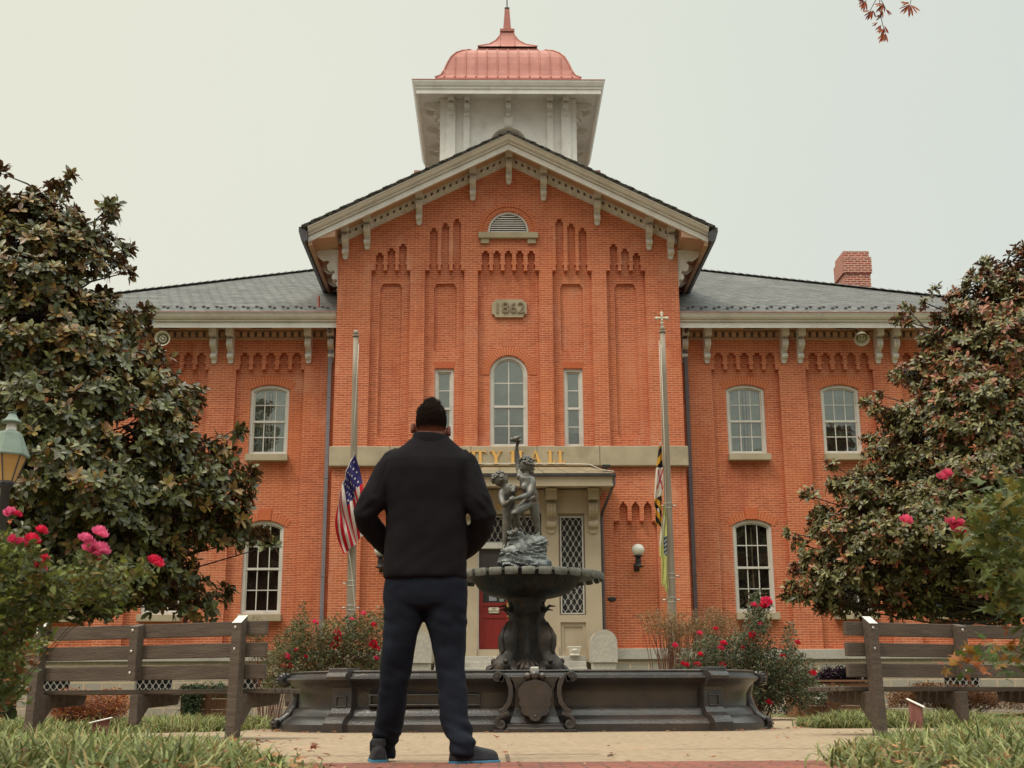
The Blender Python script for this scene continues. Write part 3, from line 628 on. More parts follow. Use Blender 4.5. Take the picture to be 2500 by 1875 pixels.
# brackets -----------------------------------------------------------------
def bracket_mesh(w=.165):
    mb = MB()
    lo = [(0, 0), (-.035, 0), (-.06, .025), (-.065, .12), (0, .12)]
    mid = [(0, .12), (-.10, .12), (-.165, .135), (-.195, .18), (-.185, .235), (-.12, .27), (-.07, .285), (-.075, .33), (-.16, .36), (-.27, .40), (-.335, .46), (-.35, .54), (-.32, .61), (-.24, .655), (-.15, .67), (-.14, .70), (0, .70)]
    cap = [(0, .702), (-.455, .702), (-.455, .90), (-.49, .912), (-.49, .945), (0, .945)]
    def slab(p, w):
        n = len(p); mb.add([(-w/2, y, z) for y, z in p]+[(w/2, y, z) for y, z in p], [(i, (i+1) % n, n+(i+1) % n, n+i) for i in range(n)])
        tr = tessellate_polygon([[Vector((y, z, 0)) for y, z in p]])
        mb.add([(-w/2, y, z) for y, z in p], [tuple(t) for t in tr]); mb.add([(w/2, y, z) for y, z in p], [tuple(t) for t in tr])
    mb.prism([(x, z) for x, z in [(-w*.42, .125), (-w*.42, .05), (-w*.25, .01), (0, 0), (w*.25, .01), (w*.42, .05), (w*.42, .125)]], -.06, 0)
    slab(mid, w); slab(cap, w*1.16)
    for x in (-w*.34, 0, w*.34):
        q = [(y-.022, z) for y, z in mid[6:14]]; k = len(mb.v); hw = w*.11
        mb.loft([[(x-hw, y, z), (x+hw, y, z), (x+hw*1.1, y+.03, z), (x-hw*1.1, y+.03, z)] for y, z in q])
    me = mb.mesh('bracket'); b = bmesh.new(); b.from_mesh(me); bmesh.ops.recalc_face_normals(b, faces=b.faces); b.to_mesh(me); b.free(); me.materials.append(M['dirty_paint']); return me
BM = bracket_mesh()
def bracket(x, y, z, rot=0, sc=(1, 1, 1), me=None, parent=hall):
    o = bpy.data.objects.new('bracket', me or BM); COL.objects.link(o); o.parent = parent; o.location = Vector((x, y, z))-hall.location
    o.rotation_euler = (0, 0, rot); o.scale = sc; return o
for x, zb in ((.02, 14.12), (.97, 13.64), (2.43, 12.92), (3.83, 12.21), (4.41, 11.93)):
    for s in ((1, -1) if x > .1 else (1,)): bracket(s*x, YF, zb)
for s in (-1, 1):
    for x in (4.83, 5.45, 7.57, 8.02, 10.17, 10.63, 12.75, 13.2): bracket(s*x, YW, 9.28)
# side brackets of the gabled front: pierced scrollwork seen edge on
def scroll_mesh():
    p = [(0, 0), (.03, .02), (.05, .10), (.02, .18), (.06, .22), (.14, .20), (.18, .28), (.14, .36), (.09, .38), (.12, .46), (.22, .44), (.30, .50), (.31, .60), (.24, .68), (.30, .74), (.42, .73), (.52, .80), (.60, .86), (.60, 1.02), (0, 1.02)]
    mb = MB(); mb.prism(p, -.05, .05)
    me = mb.mesh('scroll_bracket'); b = bmesh.new(); b.from_mesh(me); bmesh.ops.recalc_face_normals(b, faces=b.faces); b.to_mesh(me); b.free(); me.materials.append(M['dirty_paint']); return me
SM = scroll_mesh()
for s in (-1, 1):
    for y in (32.12, 33.2, 34.3, 35.4): bracket(s*4.6, y, 11.18, 0 if s > 0 else pi, (1, 1, 1.05), SM)

# gable eaves ---------------------------------------------------------------
f0 = lambda x: 14.79-.504*abs(x)
path = [(-5.30, f0(5.30)), (0, f0(0)), (5.30, f0(5.30))]
g = MB(); g.sweepx([(31.14, 0), (31.14, .15), (31.17, .155), (31.17, .17), (31.08, .175), (31.07, .20), (31.10, .21), (31.09, .225), (31.03, .235), (30.99, .26), (30.97, .30), (30.92, .325), (30.92, .36), (31.25, .38), (31.25, .15), (31.22, .0)], path)
rk = g.build('gable_cornice', 'white_paint', hall)
g = MB(); g.sweepx([(31.24, .15), (31.24, .18), (32.02, .2), (32.02, .17)], path); g.build('soffit', 'soffit_bounce_tint', rk)
g = MB(); g.sweepx([(31.93, -.10), (31.93, .0), (31.96, .01), (31.96, .17), (32.0, .17), (32.0, -.10)], [(-4.6, f0(4.6)), (0, f0(0)), (4.6, f0(4.6))])
for s in (-1, 1):
    x = .14
    while x < 4.5:
        z = f0(x)+.04; q = len(g.v)
        g.box(s*x-.054, s*x+.054, 31.885, 31.965, 0, .095)
        g.v[q:] = [(a, b, c+f0(a)+.03) for a, b, c in g.v[q:]]; x += .17
g.sweepx([(31.885, .122), (31.885, .172), (31.96, .172), (31.96, .122)], [(-4.6, f0(4.6)), (0, f0(0)), (4.6, f0(4.6))]); g.sweepx([(31.90, .0), (31.90, .03), (31.95, .03), (31.95, .0)], [(-4.6, f0(4.6)), (0, f0(0)), (4.6, f0(4.6))])
fz = g.build('frieze', 'dirty_paint', rk)
for s in (-1, 1):
    g = MB(); g.sweepx([(31.953, .02), (31.953, .155), (31.957, .155), (31.957, .02)], [(s*.1, f0(.1)), (s*4.55, f0(4.55))]); g.build('dentil_shade_strip', 'dentil_shade', rk)
# gable roof
g = MB(); r0 = lambda x: 15.20-.5*abs(x)
for s in (-1, 1):
    for y0, y1 in ((30.88, 42),):
        g.add([(0, y0, r0(0)), (s*5.46, y0, r0(5.46)), (s*5.46, y1, r0(5.46)), (0, y1, r0(0))], [(0, 1, 2, 3)])
        g.add([(0, y0, r0(0)), (s*5.46, y0, r0(5.46)), (s*5.46, y0, r0(5.46)-.05), (0, y0, r0(0)-.05)], [(0, 1, 2, 3)])
        g.add([(0, y0, r0(0)-.05), (s*5.46, y0, r0(5.46)-.05), (s*5.46, 36.9, r0(5.46)-.05), (0, 36.9, r0(0)-.05)], [(0, 1, 2, 3)])
    for i in range(44):                               # ragged slate edge along the rake
        x = i*.124; w = .124; dz = .004+.010*((i*7) % 3)/2
        q = len(g.v); g.box(s*x if s > 0 else -x-w, s*x+w if s > 0 else -x, 30.86-.012*(i % 3), 31.1, -.012, dz)
        g.v[q:] = [(a, b, c+r0(a)) for a, b, c in g.v[q:]]
gr = g.build('gable_roof', 'slate', hall)
for s in (-1, 1):                                      # side gutters and boxed eaves
    g = MB(); pf = [(5.30, 12.32), (5.30, 12.10), (5.36, 12.05), (5.46, 12.10), (5.53, 12.34), (5.53, 12.46), (5.44, 12.47)]
    rings = [[(s*x, y, z) for x, z in pf] for y in (30.93, 36.9)]; g.loft(rings); g.build('gutter', 'dark_metal', gr)
    g = MB(); rings = [[(s*x, y, z) for x, z in [(4.6, 12.28), (5.2, 12.20), (5.2, 12.03), (5.30, 12.03), (5.30, 12.33), (4.6, 12.6)]] for y in (31.16, 36.9)]; g.loft(rings); g.build('boxed_eaves', 'soffit_bounce_tint', gr)

# wing eaves and roof ---------------------------------------------------------
for s, xe, xh in ((-1, 14.1, 14.35), (1, 14.7, 15.3)):
    xo = xh
    P = lambda a, b: [(s*a, 0), (s*b, 0)]
    g = MB(); g.sweepx([(32.24, 10.085), (32.24, 10.23), (32.27, 10.235), (32.27, 10.25), (32.19, 10.255), (32.18, 10.285), (32.21, 10.295), (32.13, 10.32), (32.09, 10.36), (32.06, 10.42), (32.04, 10.43), (32.04, 10.455), (32.4, 10.47), (32.4, 10.2)], P(4.62, xo))
    wc = g.build('wing_cornice', 'white_paint', hall)
    g = MB(); g.sweepx([(32.05, 10.456), (32.02, 10.458), (32.02, 10.475), (32.4, 10.50), (32.4, 10.49)], P(4.62, xo)); g.build('drip_edge', 'copper_roof', wc)
    g = MB(); g.sweepx([(32.25, 10.185), (32.25, 10.20), (33.0, 10.22), (33.0, 10.205)], P(4.62, xo)); g.build('soffit', 'soffit_bounce_tint', wc)
    for c in (6.7, 9.2, 11.7): g = MB(); g.box(min(s*(c-.27), s*(c+.27)), max(s*(c-.27), s*(c+.27)), 32.32, 32.62, 10.17, 10.184); g.build('soffit_vent', 'louver_dark', wc)
    g = MB(); g.sweepx([(32.93, 9.965), (32.93, 10.0), (32.95, 10.01), (32.95, 10.20), (33.0, 10.20), (33.0, 9.965)], P(4.62, xe))
    x = 4.75
    while x < xe-.1: g.box(min(s*x, s*(x+.12)), max(s*x, s*(x+.12)), 32.87, 32.949, 10.03, 10.17); x += .2
    g.build('frieze', 'soffit_bounce_tint', wc)  # same bounce-light colour as the soffit above
    g = MB(); g.box(min(s*4.7, s*xe), max(s*4.7, s*xe), 32.944, 32.948, 10.03, 10.17); g.build('dentil_shade_strip', 'dentil_shade', wc)
    # hipped slate roof: front slope up to the hip line
    g = MB(); e = (s*xo, 32.03, 10.47); T = 8.6 if s < 0 else 8.4
    slope = .5; hx = (T if s < 0 else T*1.09)
    top = (s*(xo-hx), 32.03+T, 10.47+slope*T)
    g.add([e, (s*4.55, 32.03, 10.47), (s*4.55, 32.03+T, top[2]), top], [(0, 1, 2, 3)])
    g.add([e, top, (s*(xo-hx), 52, top[2]), (s*xo, 52, 10.47)], [(0, 1, 2, 3)])
    rf = g.build('wing_roof', 'slate', hall)
    cp = MB(); N = 46                                   # ridge slates over the hip
    for i in range(N):
        t0, t1 = i/N, (i+1.25)/N; a = Vector(e).lerp(Vector(top), t0); b = Vector(e).lerp(Vector(top), t1)
        d = .035+.0*i
        cp.add([a+Vector((0, -.13, .005)), b+Vector((0, -.13, .02)), b+Vector((0, 0, .10)), a+Vector((0, 0, .055)), a+Vector((s*.13, .1, .0)), b+Vector((s*.13, .1, .02))], [(0, 1, 2, 3), (3, 2, 5, 4), (0, 3, 4)])
    cp.build('hip_slates', 'slate', rf)
    sg = MB()                                           # snow guards
    x = 4.9
    k = 0
    while x < xo-1.2:
        for j in range(2):
            yy = 32.42+.18*j; zz = 10.47+.5*(yy-32.03); xx = s*(x+.16*j)
            sg.box(xx-.035, xx+.035, yy-.01, yy+.01, zz, zz+.06); sg.box(xx-.05, xx+.05, yy-.012, yy+.012, zz+.03, zz+.05)
        x += .36
    sg.build('snow_guards', 'dark_metal', rf)
    # downspout at the inner corner
    dsp = MB(); dsp.box(min(s*4.80, s*4.90), max(s*4.80, s*4.90), 32.82, 32.93, .15, 9.72)
    for zz in (3.5, 6.1, 8.3): dsp.box(min(s*4.785, s*4.915), max(s*4.785, s*4.915), 32.81, 32.94, zz, zz+.035)
    dsp.tube([(s*4.85, 32.87, 9.7), (s*4.85, 32.8, 9.95), (s*4.85, 32.45, 10.12)], .055, 8)
    dsp.build('downspout', 'downspout_grey' if s < 0 else 'downspout_paint', hall)
vp = MB(); vp.tube([(-5.2, 32.75, 10.8), (-5.2, 32.75, 11.15)], .035, 10); vp.build('vent_pipe', 'copper_roof', hall)
# foundation -------------------------------------------------------------
fd = MB()
fd.box(-4.72, -2.45, YF-.12, YF+.2, 1.33, 1.60); fd.box(2.45, 4.72, YF-.12, YF+.2, 1.33, 1.60)
fd.box(-14.2, -4.7, YW-.12, YW+.2, 1.35, 1.605); fd.box(4.7, 14.8, YW-.12, YW+.2, 1.35, 1.605)
fnd = fd.build('water_table', 'granite', hall, bevel=.015)
rb = MB(); rb.wall({'o': [(-4.66, -.05), (-4.66, 1.34), (4.66, 1.34), (4.66, -.05)], 'c': []}, YF-.05)
for s in (-1, 1): rb.add([(s*4.66, YF-.05, -.05), (s*4.66, YW-.05, -.05), (s*4.66, YW-.05, 1.34), (s*4.66, YF-.05, 1.34)], [(0, 1, 2, 3)])
def basement(s, xe):
    nd = {'o': [(4.66, -.05), (4.66, 1.36), (xe, 1.36), (xe, -.05)], 'c': [{'o': [(c-.48, .25), (c-.48, 1.0), (c+.48, 1.0), (c+.48, .25)], 'd': .25} for c in BC]}
    q = MB(); q.wall(nd, YW-.05)
    if s < 0: q.v = [(-x, y, z) for x, y, z in q.v]
    rb.add(q.v, q.f)
basement(-1, 14.1); basement(1, 14.7); rb.build('foundation', 'rubble', hall)
# lattice grilles --------------------------------------------------------
def lattice(name, x0, x1, z0, z1, y, parent, px=.155, pz=.265, r=.011, frame=.03, back='louver_dark'):
    mb = MB(); n = max(2, int(round((x1-x0)/px))); px = (x1-x0)/n; m = max(1, int(round((z1-z0)/pz))); pz = (z1-z0)/m
    for k in range(0, n):
        pts = []
        for i in range(m*8+1):
            t = i/8; u = cos(2*pi*t); u = (abs(u)**.8)*(1 if u > 0 else -1)
            pts.append((x0+(k+.5)*px+(-1)**k*u*px/2, y, z0+t*pz))
        mb.tube(pts, r, 4, caps=False)
    for k in range(n+1):
        for j in range(m*2+1):
            if (j+k) % 2 == 0: continue
            cx, cz = x0+k*px, z0+j*pz/2
            if cz > z1-.02 or cz < z0+.02 or k in (0, n): continue
            mb.tube([(cx+.023*cos(a), y-.004, cz+.023*sin(a)) for a in [2*pi*q/9 for q in range(10)]], r*.9, 4, caps=False)
    mb.box(x0-frame, x0, y-.02, y+.02, z0-frame, z1+frame); mb.box(x1, x1+frame, y-.02, y+.02, z0-frame, z1+frame)
    mb.box(x0, x1, y-.019, y+.02, z0-frame, z0); mb.box(x0, x1, y-.019, y+.02, z1, z1+frame)
    o = mb.build(name, 'lattice_paint', parent)
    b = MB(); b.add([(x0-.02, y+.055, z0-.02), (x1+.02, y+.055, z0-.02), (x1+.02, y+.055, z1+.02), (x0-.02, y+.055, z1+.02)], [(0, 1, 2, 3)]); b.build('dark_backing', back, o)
    return o
for s in (-1, 1):
    for c in BC: lattice('basement_grille', s*c-.45, s*c+.45, .28, .97, YW+.02, hall, px=.082, pz=.23, r=.0085)
# portico ---------------------------------------------------------------
PY = 31.4
pw = MB()
nd = {'o': [(-2.29, 1.26), (-2.29, 5.66), (2.29, 5.66), (2.29, 1.26)], 'c': [
    {'o': [(-.80, 1.57), (-.80, 4.93), (.80, 4.93), (.80, 1.57)], 'd': .28},
    {'o': [(1.23, 2.40), (1.23, 4.93), (1.89, 4.93), (1.89, 2.40)], 'd': .10}, {'o': [(-1.89, 2.40), (-1.89, 4.93), (-1.23, 4.93), (-1.23, 2.40)], 'd': .10},
    {'o': [(1.25, 1.42), (1.25, 2.22), (1.88, 2.22), (1.88, 1.42)], 'd': .05, 'c': [{'o': [(1.33, 1.48), (1.33, 2.12), (1.80, 2.12), (1.80, 1.48)], 'd': .03}]},
    {'o': [(-1.88, 1.42), (-1.88, 2.22), (-1.25, 2.22), (-1.25, 1.42)], 'd': .05, 'c': [{'o': [(-1.80, 1.48), (-1.80, 2.12), (-1.33, 2.12), (-1.33, 1.48)], 'd': .03}]}]}
pw.wall(nd, PY)
for s in (-1, 1):
    pw.add([(s*2.29, PY, 1.26), (s*2.29, YF+.05, 1.26), (s*2.29, YF+.05, 5.66), (s*2.29, PY, 5.66)], [(0, 1, 2, 3)])
    for a, b in ((.82, 1.20), (1.92, 2.33)): pw.box(min(s*a, s*b), max(s*a, s*b), PY-.05, PY+.01, 1.26, 1.62)
pw.box(-2.33, 2.33, PY-.06, PY+.01, 5.38, 5.52)
pt = pw.build('portico', 'tan_paint', hall)
tp = MB(); tp.sweepx([(30.62, 5.48), (30.60, 5.50), (30.60, 5.68), (30.57, 5.70), (30.57, 5.725), (31.9, 5.725), (31.9, 5.56), (30.8, 5.56)], [(-2.56, 0), (2.56, 0)])
tp.build('entablature', 'tan_paint', pt)
tp = MB(); x = -2.2
while x < 2.2: tp.box(x, x+.06, PY-.10, PY-.061, 5.42, 5.50); x += .12
tp.build('dentils', 'tan_paint', pt)
tp = MB(); tp.sweepx([(30.57, 5.73), (30.53, 5.735), (30.52, 5.80), (30.56, 5.81), (31.9, 5.81), (31.9, 5.73)], [(-2.63, 0), (2.63, 0)]); tp.build('portico_gutter', 'dark_metal', pt)
tp = MB()
for i in range(9):
    a, b = -2.6+i*5.2/9, -2.6+(i+1)*5.2/9-.015; k = 2.05/2.6
    tp.add([(a, 30.56, 5.812), (b, 30.56, 5.812), (b*k, 31.1, 6.06), (a*k, 31.1, 6.06), (b*k, 32, 6.08), (a*k, 32, 6.08)], [(0, 1, 2, 3), (3, 2, 4, 5)])
tp.add([(2.6, 30.56, 5.811), (2.6, 31.9, 5.811), (2.05, 31.9, 6.05), (2.05, 31.1, 6.05)], [(0, 1, 2, 3)]); tp.add([(-2.6, 30.56, 5.811), (-2.6, 31.9, 5.811), (-2.05, 31.9, 6.05), (-2.05, 31.1, 6.05)], [(0, 1, 2, 3)])
tp.build('portico_roof', 'mossy_stone', pt)
wr = MB(); wr.tube([(-1.2, 30.7, 6.08), (.4, 30.8, 6.1), (1.75, 30.8, 6.09), (2.0, 30.7, 6.05), (2.3, 30.62, 5.90), (2.58, 30.58, 5.86)], .011, 6); wr.build('conduit', 'white_ceramic', pt)
TB = BM.copy(); TB.materials.clear(); TB.materials.append(M['tan_paint'])
for s in (-1, 1):
    for x in (1.045, 2.10): bracket(s*x, PY, 4.42, 0, (1.45, .85, 1.16), TB, pt)
    for a, b in ((1.30, 1.82),): lattice('lattice_window', min(s*a, s*b), max(s*a, s*b), 2.45, 4.82, PY+.03, hall, px=.0725, pz=.262, r=.0066)
    d = MB(); d.tube([(s*2.58, 30.6, 5.72), (s*2.58, 30.62, 5.55), (s*2.38, 31.75, 5.02), (s*2.37, 31.87, 4.9), (s*2.37, 31.88, .2)], .042, 8); d.build('downspout', 'downspout_paint', pt)
for ch, x in (('N', -.33), ('E', .70)):
    q = MB(); glyph(ch, x, 5.02, .145 if ch == 'N' else .125, PY-.004, q); q.build('letter', 'gold_letter', pt)
lattice('transom_lattice', -.74, .74, 4.24, 4.86, PY+.18, hall, px=.074, pz=.26, r=.0066)
ln = MB(); ln.box(-.80, .80, PY+.08, PY+.279, 4.06, 4.20); ln.box(-.80, -.775, PY+.1, PY+.279, 1.57, 4.06); ln.box(.775, .80, PY+.1, PY+.279, 1.57, 4.06); ln.build('door_frame', 'white_paint', pt, bevel=.01)
for s in (-1, 1):                                       # double red door
    a, b = (.004, .77) if s > 0 else (-.77, -.004)
    d = MB(); d.wall({'o': [(a, 1.585), (a, 3.30), (b, 3.30), (b, 1.585)], 'c': [
        {'o': [(a+.10, 2.72), (a+.10, 3.24), (b-.10, 3.24), (b-.10, 2.72)], 'd': .04}, {'o': [(a+.1, 2.42), (a+.1, 2.64), (b-.1, 2.64), (b-.1, 2.42)], 'd': .02}, {'o': [(a+.1, 1.80), (a+.1, 2.34), (b-.1, 2.34), (b-.1, 1.80)], 'd': .02}]}, PY+.17)
    dr = d.build('door', 'door_paint', hall)
    gp = MB(); gp.box(a+.1, b-.1, PY+.195, PY+.205, 2.72, 3.24); gp.build('door_pane', 'louver_dark', dr)
    if s < 0:
        k = MB(); k.ell((b-.05, PY+.135, 2.60), (.022, .022, .022)); k.box(b-.075, b-.03, PY+.15, PY+.169, 2.50, 2.72); k.ell((b-.05, PY+.15, 2.38), (.016, .01, .016)); k.build('handle', 'brass', dr)
        q = MB(); q.prism(plaque(-.40, 2.53, .135, .07, .02), PY+.155, PY+.169); sn = q.build('door_sign', 'cream_paint', dr)
        m_ = textmesh('NO\nSMOKING', .062, .001); m_.transform(Matrix.Translation((-.40, PY+.152, 2.535))); link('sign_letters', m_, 'black_iron', dr)
        q = MB(); q.box(-.52, -.33, PY+.185, PY+.189, 2.76, 2.98); q.build('notice', 'downspout_grey', dr)
        q = MB(); q.box(-.26, -.15, PY+.185, PY+.189, 2.74, 2.86); q.build('notice', 'verdigris', dr)
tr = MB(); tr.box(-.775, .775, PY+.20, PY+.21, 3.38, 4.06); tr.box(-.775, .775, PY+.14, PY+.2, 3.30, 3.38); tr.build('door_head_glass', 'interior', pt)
st = MB()                                              # entrance steps
for i in range(9):
    z1 = 1.565-.155*i; st.box(-1.83 if i else -.8, 1.83 if i else .8, PY-.30*i+(-.02 if i else .05), PY-.30*i+.32, 0 if i else 1.26, z1 if i != 1 else 1.39)
st.build('entrance_steps', 'granite', hall, bevel=.012)
# oval plate by the door
q = MB(); q.ell((2.595, YF-.005, 2.83), (.115, .02, .065), 20, 8); q.build('wall_plate', 'black_iron', hall, True)
# chimneys
def chimney(x0, x1, y0, y1, z0, z1, flare=True):
    q = MB(); q.box(x0, x1, y0, y1, z0, z1 if not flare else z1-.75)
    if flare:
        q.box(x0-.05, x1+.05, y0-.05, y1+.05, z1-.75, z1-.22); q.box(x0, x1, y0, y1, z1-.22, z1)
        q.box(x0+.46, x0+.58, y0-.02, y0+.05, z0, z1-.80)
    o = q.build('chimney', 'brick_chimney', hall)
chimney(10.93, 11.76, 38, 39.0, 12.2, 14.43); chimney(-3.0, -2.3, 38, 38.6, 14, 17.22, False); chimney(2.45, 3.12, 38, 38.6, 14, 17.24, False)
q = MB(); q.box(2.45, 2.6, 37.995, 38.0, 17.1, 17.2); q.build('chimney_cap', 'granite', hall)

# cupola --------------------------------------------------------------------
CX, CY = .08, 39.0
q = MB(); hw = 2.10
q.wall({'o': [(CX-hw, 14.5), (CX-hw, 19.3), (CX+hw, 19.3), (CX+hw, 14.5)], 'c': [{'o': seg_arch(CX-.6, CX+.6, 14.8, 17.6, 18.2, 20)[0], 'd': .25}]}, CY-hw)
for s in (-1, 1): q.add([(CX+s*hw, CY-hw, 14.5), (CX+s*hw, CY+hw, 14.5), (CX+s*hw, CY+hw, 19.3), (CX+s*hw, CY-hw, 19.3)], [(0, 1, 2, 3)])
q.add([(CX-hw, CY+hw, 14.5), (CX+hw, CY+hw, 14.5), (CX+hw, CY+hw, 19.3), (CX-hw, CY+hw, 19.3)], [(0, 1, 2, 3)])
cup = q.build('cupola', 'white_paint', hall)
for s in (-1, 1):
    q = MB(); q.box(CX+min(s*1.70, s*2.0), CX+max(s*1.70, s*2.0), CY-2.24, CY-2.08, 14.5, 19.2); q.build('pilaster', 'white_paint', cup)
    q = MB(); q.box(CX+min(s*2.003, s*2.19), CX+max(s*2.003, s*2.19), CY-2.18, CY-1.7, 14.5, 19.2); q.build('pilaster', 'white_paint', cup)
    q = MB(); q.box(CX+min(s*1.24, s*1.44), CX+max(s*1.24, s*1.44), CY-2.20, CY-2.09, 14.5, 19.2); q.build('pilaster', 'white_paint', cup)
q = MB(); o1 = arc(CX, 17.6, .87, 0, pi, 24); o2 = arc(CX, 17.6, .6, pi, 0, 24); q.prism([(CX+.87, 14.9)]+o1+[(CX-.87, 14.9), (CX-.6, 14.9)]+o2+[(CX+.6, 14.9)], CY-2.14, CY-2.09)
q.prism([(CX-.12, 18.22), (CX-.19, 18.58), (CX+.19, 18.58), (CX+.12, 18.22)], CY-2.20, CY-2.09); q.prism([(CX-.075, 18.27), (CX-.12, 18.53), (CX+.12, 18.53), (CX+.075, 18.27)], CY-2.22, CY-2.20)
q.build('arch_trim', 'white_paint', cup)
q = MB(); q.prism(seg_arch(CX-.59, CX+.59, 14.8, 17.6, 18.19, 20)[0], CY-1.90, CY-1.88); q.build('belfry_opening', 'tan_paint', cup)
def sqring(h, z, ch=0): return [(CX-h, CY-h, z), (CX+h, CY-h, z), (CX+h, CY+h, z), (CX-h, CY+h, z)]
q = MB(); q.loft([sqring(2.10, 19.22), sqring(2.86, 19.17), sqring(2.86, 19.0), sqring(2.93, 18.99), sqring(2.93, 19.13), sqring(2.96, 19.15), sqring(2.965, 19.2), sqring(3.0, 19.24), sqring(3.03, 19.31), sqring(3.05, 19.36), sqring(3.05, 19.40), sqring(2.7, 19.44)], caps=False)
q.build('cupola_cornice', 'white_paint', cup)
for x in (-1.84, -1.33, 0, 1.33, 1.84): bracket(CX+x, CY-2.12, 18.44, 0, (1.0, .9, .83), None, cup)
for s in (-1, 1):
    for y in (-1.84, -1.33, 0, 1.33, 1.84): bracket(CX+s*2.12, CY+y, 18.36, 0 if s > 0 else pi, (.95, 1, .82), SM, cup)
q = MB(); q.loft([sqring(3.06, 19.40), sqring(3.06, 19.43), sqring(2.95, 19.45), sqring(2.55, 19.47), sqring(2.55, 19.56), sqring(2.50, 19.57)], caps=False)
def solve(xs_l, xs_r, y):
    h = 2.0
    for _ in range(20): h = (S(xs_r, y, CY-h).x-S(xs_l, y, CY-h).x)/2
    return h, S((xs_l+xs_r)/2, y, CY-h).z
zz = lambda x, y: (x/3.951+980, y/3.951)
prof = []
for xl, xr, y in ((330, 1735, 748), (385, 1685, 728), (420, 1650, 680), (455, 1615, 605), (490, 1580, 550), (540, 1535, 512), (600, 1480, 492), (670, 1405, 484)):
    prof.append(solve(xl/3.951+980, xr/3.951+980, y/3.951))
top = prof[-1]; prof += [(1.12, top[1]+.03)]
q.loft([sqring(2.50, 19.57), sqring(prof[0][0]+.02, 19.60)]+[sqring(h, max(z, 19.61)) for h, z in prof], caps=False)
ph_, pz_ = solve(742/3.951+980, 1335/3.951+980, 470/3.951); pz_ = max(pz_, top[1]+.12)
q.loft([sqring(ph_-.04, top[1]-.02), sqring(ph_-.04, pz_-.05), sqring(ph_, pz_-.04), sqring(ph_, pz_)], caps=False)
con = []
for xl, xr, y in ((752, 1325, 446), (860, 1215, 428), (925, 1150, 392), (965, 1110, 345), (982, 1094, 300)):
    h, z = solve(xl/3.951+980, xr/3.951+980, y/3.951); con.append((h, max(z, pz_)))
q.loft([sqring(h, z) for h, z in con], caps=False); zc = con[-1][1]
h_, z_ = solve(1000/3.951+980, 1078/3.951+980, 275/3.951)
q.loft([sqring(con[-1][0]+.05, zc-.03), sqring(con[-1][0]+.05, zc+.07), sqring(h_, zc+.08)], caps=False)
ztp = S(1244, 24, 39).z
q.loft([sqring(h_, zc+.06), sqring(.08, ztp)], caps=True); zb = 0
dome = q.build('dome_roof', 'copper_roof', hall)
q = MB()                                               # standing seams
for i in range(-6, 7):
    x = .345*i
    for sx, sy in ((0, -1), (1, 0), (-1, 0)):
        pts = []
        for h, z in prof:
            if h+.02 < abs(x): break
            a = (CX+x, CY-h-.012, z+.012) if sy else (CX+sx*(h+.012), CY+x, z+.012)
            pts.append(a)
        if len(pts) > 1: q.tube(pts, .022, 6, flat=1)
for x in (-.75, -.25, .25, .75):
    pts = [(CX+x, CY-h-.01, z+.01) for h, z in con if h > abs(x)]
    if len(pts) > 1: q.tube(pts, .018, 5)
for sx in (-1, 1):                                     # rolled hips
    q.tube([(CX+sx*(h+.005), CY-h-.005, max(z, 19.6)+.01) for h, z in prof], .028, 6); q.tube([(CX+sx*h, CY-h, z+.01) for h, z in con], .022, 6)
q.build('standing_seams', 'copper_roof', dome)
q = MB(); q.loft([sqring(.085, ztp-.01), sqring(.085, ztp+.05)], caps=True); q.tube([(CX, CY, ztp), (CX, CY, ztp+1.5)], .02, 6); q.build('lightning_rod', 'black_iron', dome)
# ------------------------------------------------------------ things at the front of the building
def wall_lamp(x, label):
    t = thing('wall_lamp', label, 'lamp', (x, YF, 3.6), 'globe lamps flanking the entrance')
    q = MB(); q.ell((x, 31.72, 4.04), (.165, .165, .155), 20, 14); q.build('globe', 'globe_glass', t, True)
    q = MB(); q.lathe([(.07, .0), (.13, .01), (.13, .035), (.08, .05), (.06, .09), (.075, .13), (.075, .2), (.05, .26), (.03, .28)][::-1], (x, 31.72, 3.60), 16)
    q.tube([(x, 31.72, 3.66), (x, 31.85, 3.60), (x, YF+DR-.002, 3.62)], .035, 8); q.box(x-.07, x+.07, YF+DR-.03, YF+DR+.01, 3.54, 3.74); q.lathe([(.09, 0), (.14, .012), (.10, .03), (.08, .05)], (x, 31.72, 3.86), 16)
    q.build('bracket_arm', 'black_iron', t, True)
wall_lamp(3.26, 'white globe lamp on black bracket right of the entrance, beside the tall flagpole'); wall_lamp(-3.26, 'white globe lamp mostly hidden behind the standing man')
def horn(x, y, z, d, label):
    d = Vector(d).normalized(); t = thing('horn_loudspeaker', label, 'loudspeaker', (x, y, z), 'horn loudspeakers under the eaves')
    rot = d.to_track_quat('Z', 'Y').to_matrix().to_4x4(); T = Matrix.Translation((x, y, z)) @ rot
    q = MB(); q.lathe([(.05, -.26), (.11, -.25), (.13, -.12), (.16, .0), (.195, .10), (.205, .105), (.185, .09), (.15, -.02), (.10, -.14)], (0, 0, 0), 24); q.xf(T); q.build('horn', 'cream_paint', t, True)
    q = MB(); q.lathe([(.09, -.12), (.10, .02), (.075, .03), (.06, -.05)], (0, 0, 0), 20); q.lathe([(.03, -.1), (.04, .03), (.001, .05)], (0, 0, 0), 14); q.xf(T); q.build('inner_cone', 'cream_paint', t, True)
    q = MB(); q.tube([(x, y+.05, z), (x, y+.25, z+.25), (x, 32.9, z+.38)], .022, 6); q.build('mounting_arm', 'dark_metal', t)
horn(-9.28, 32.35, 9.80, (.10, -1, -.12), 'cream horn loudspeaker facing forward under the left eaves by the magnolia')
horn(9.57, 32.35, 9.84, (-.15, -.7, -.75), 'cream horn loudspeaker tilted down under the right eaves')
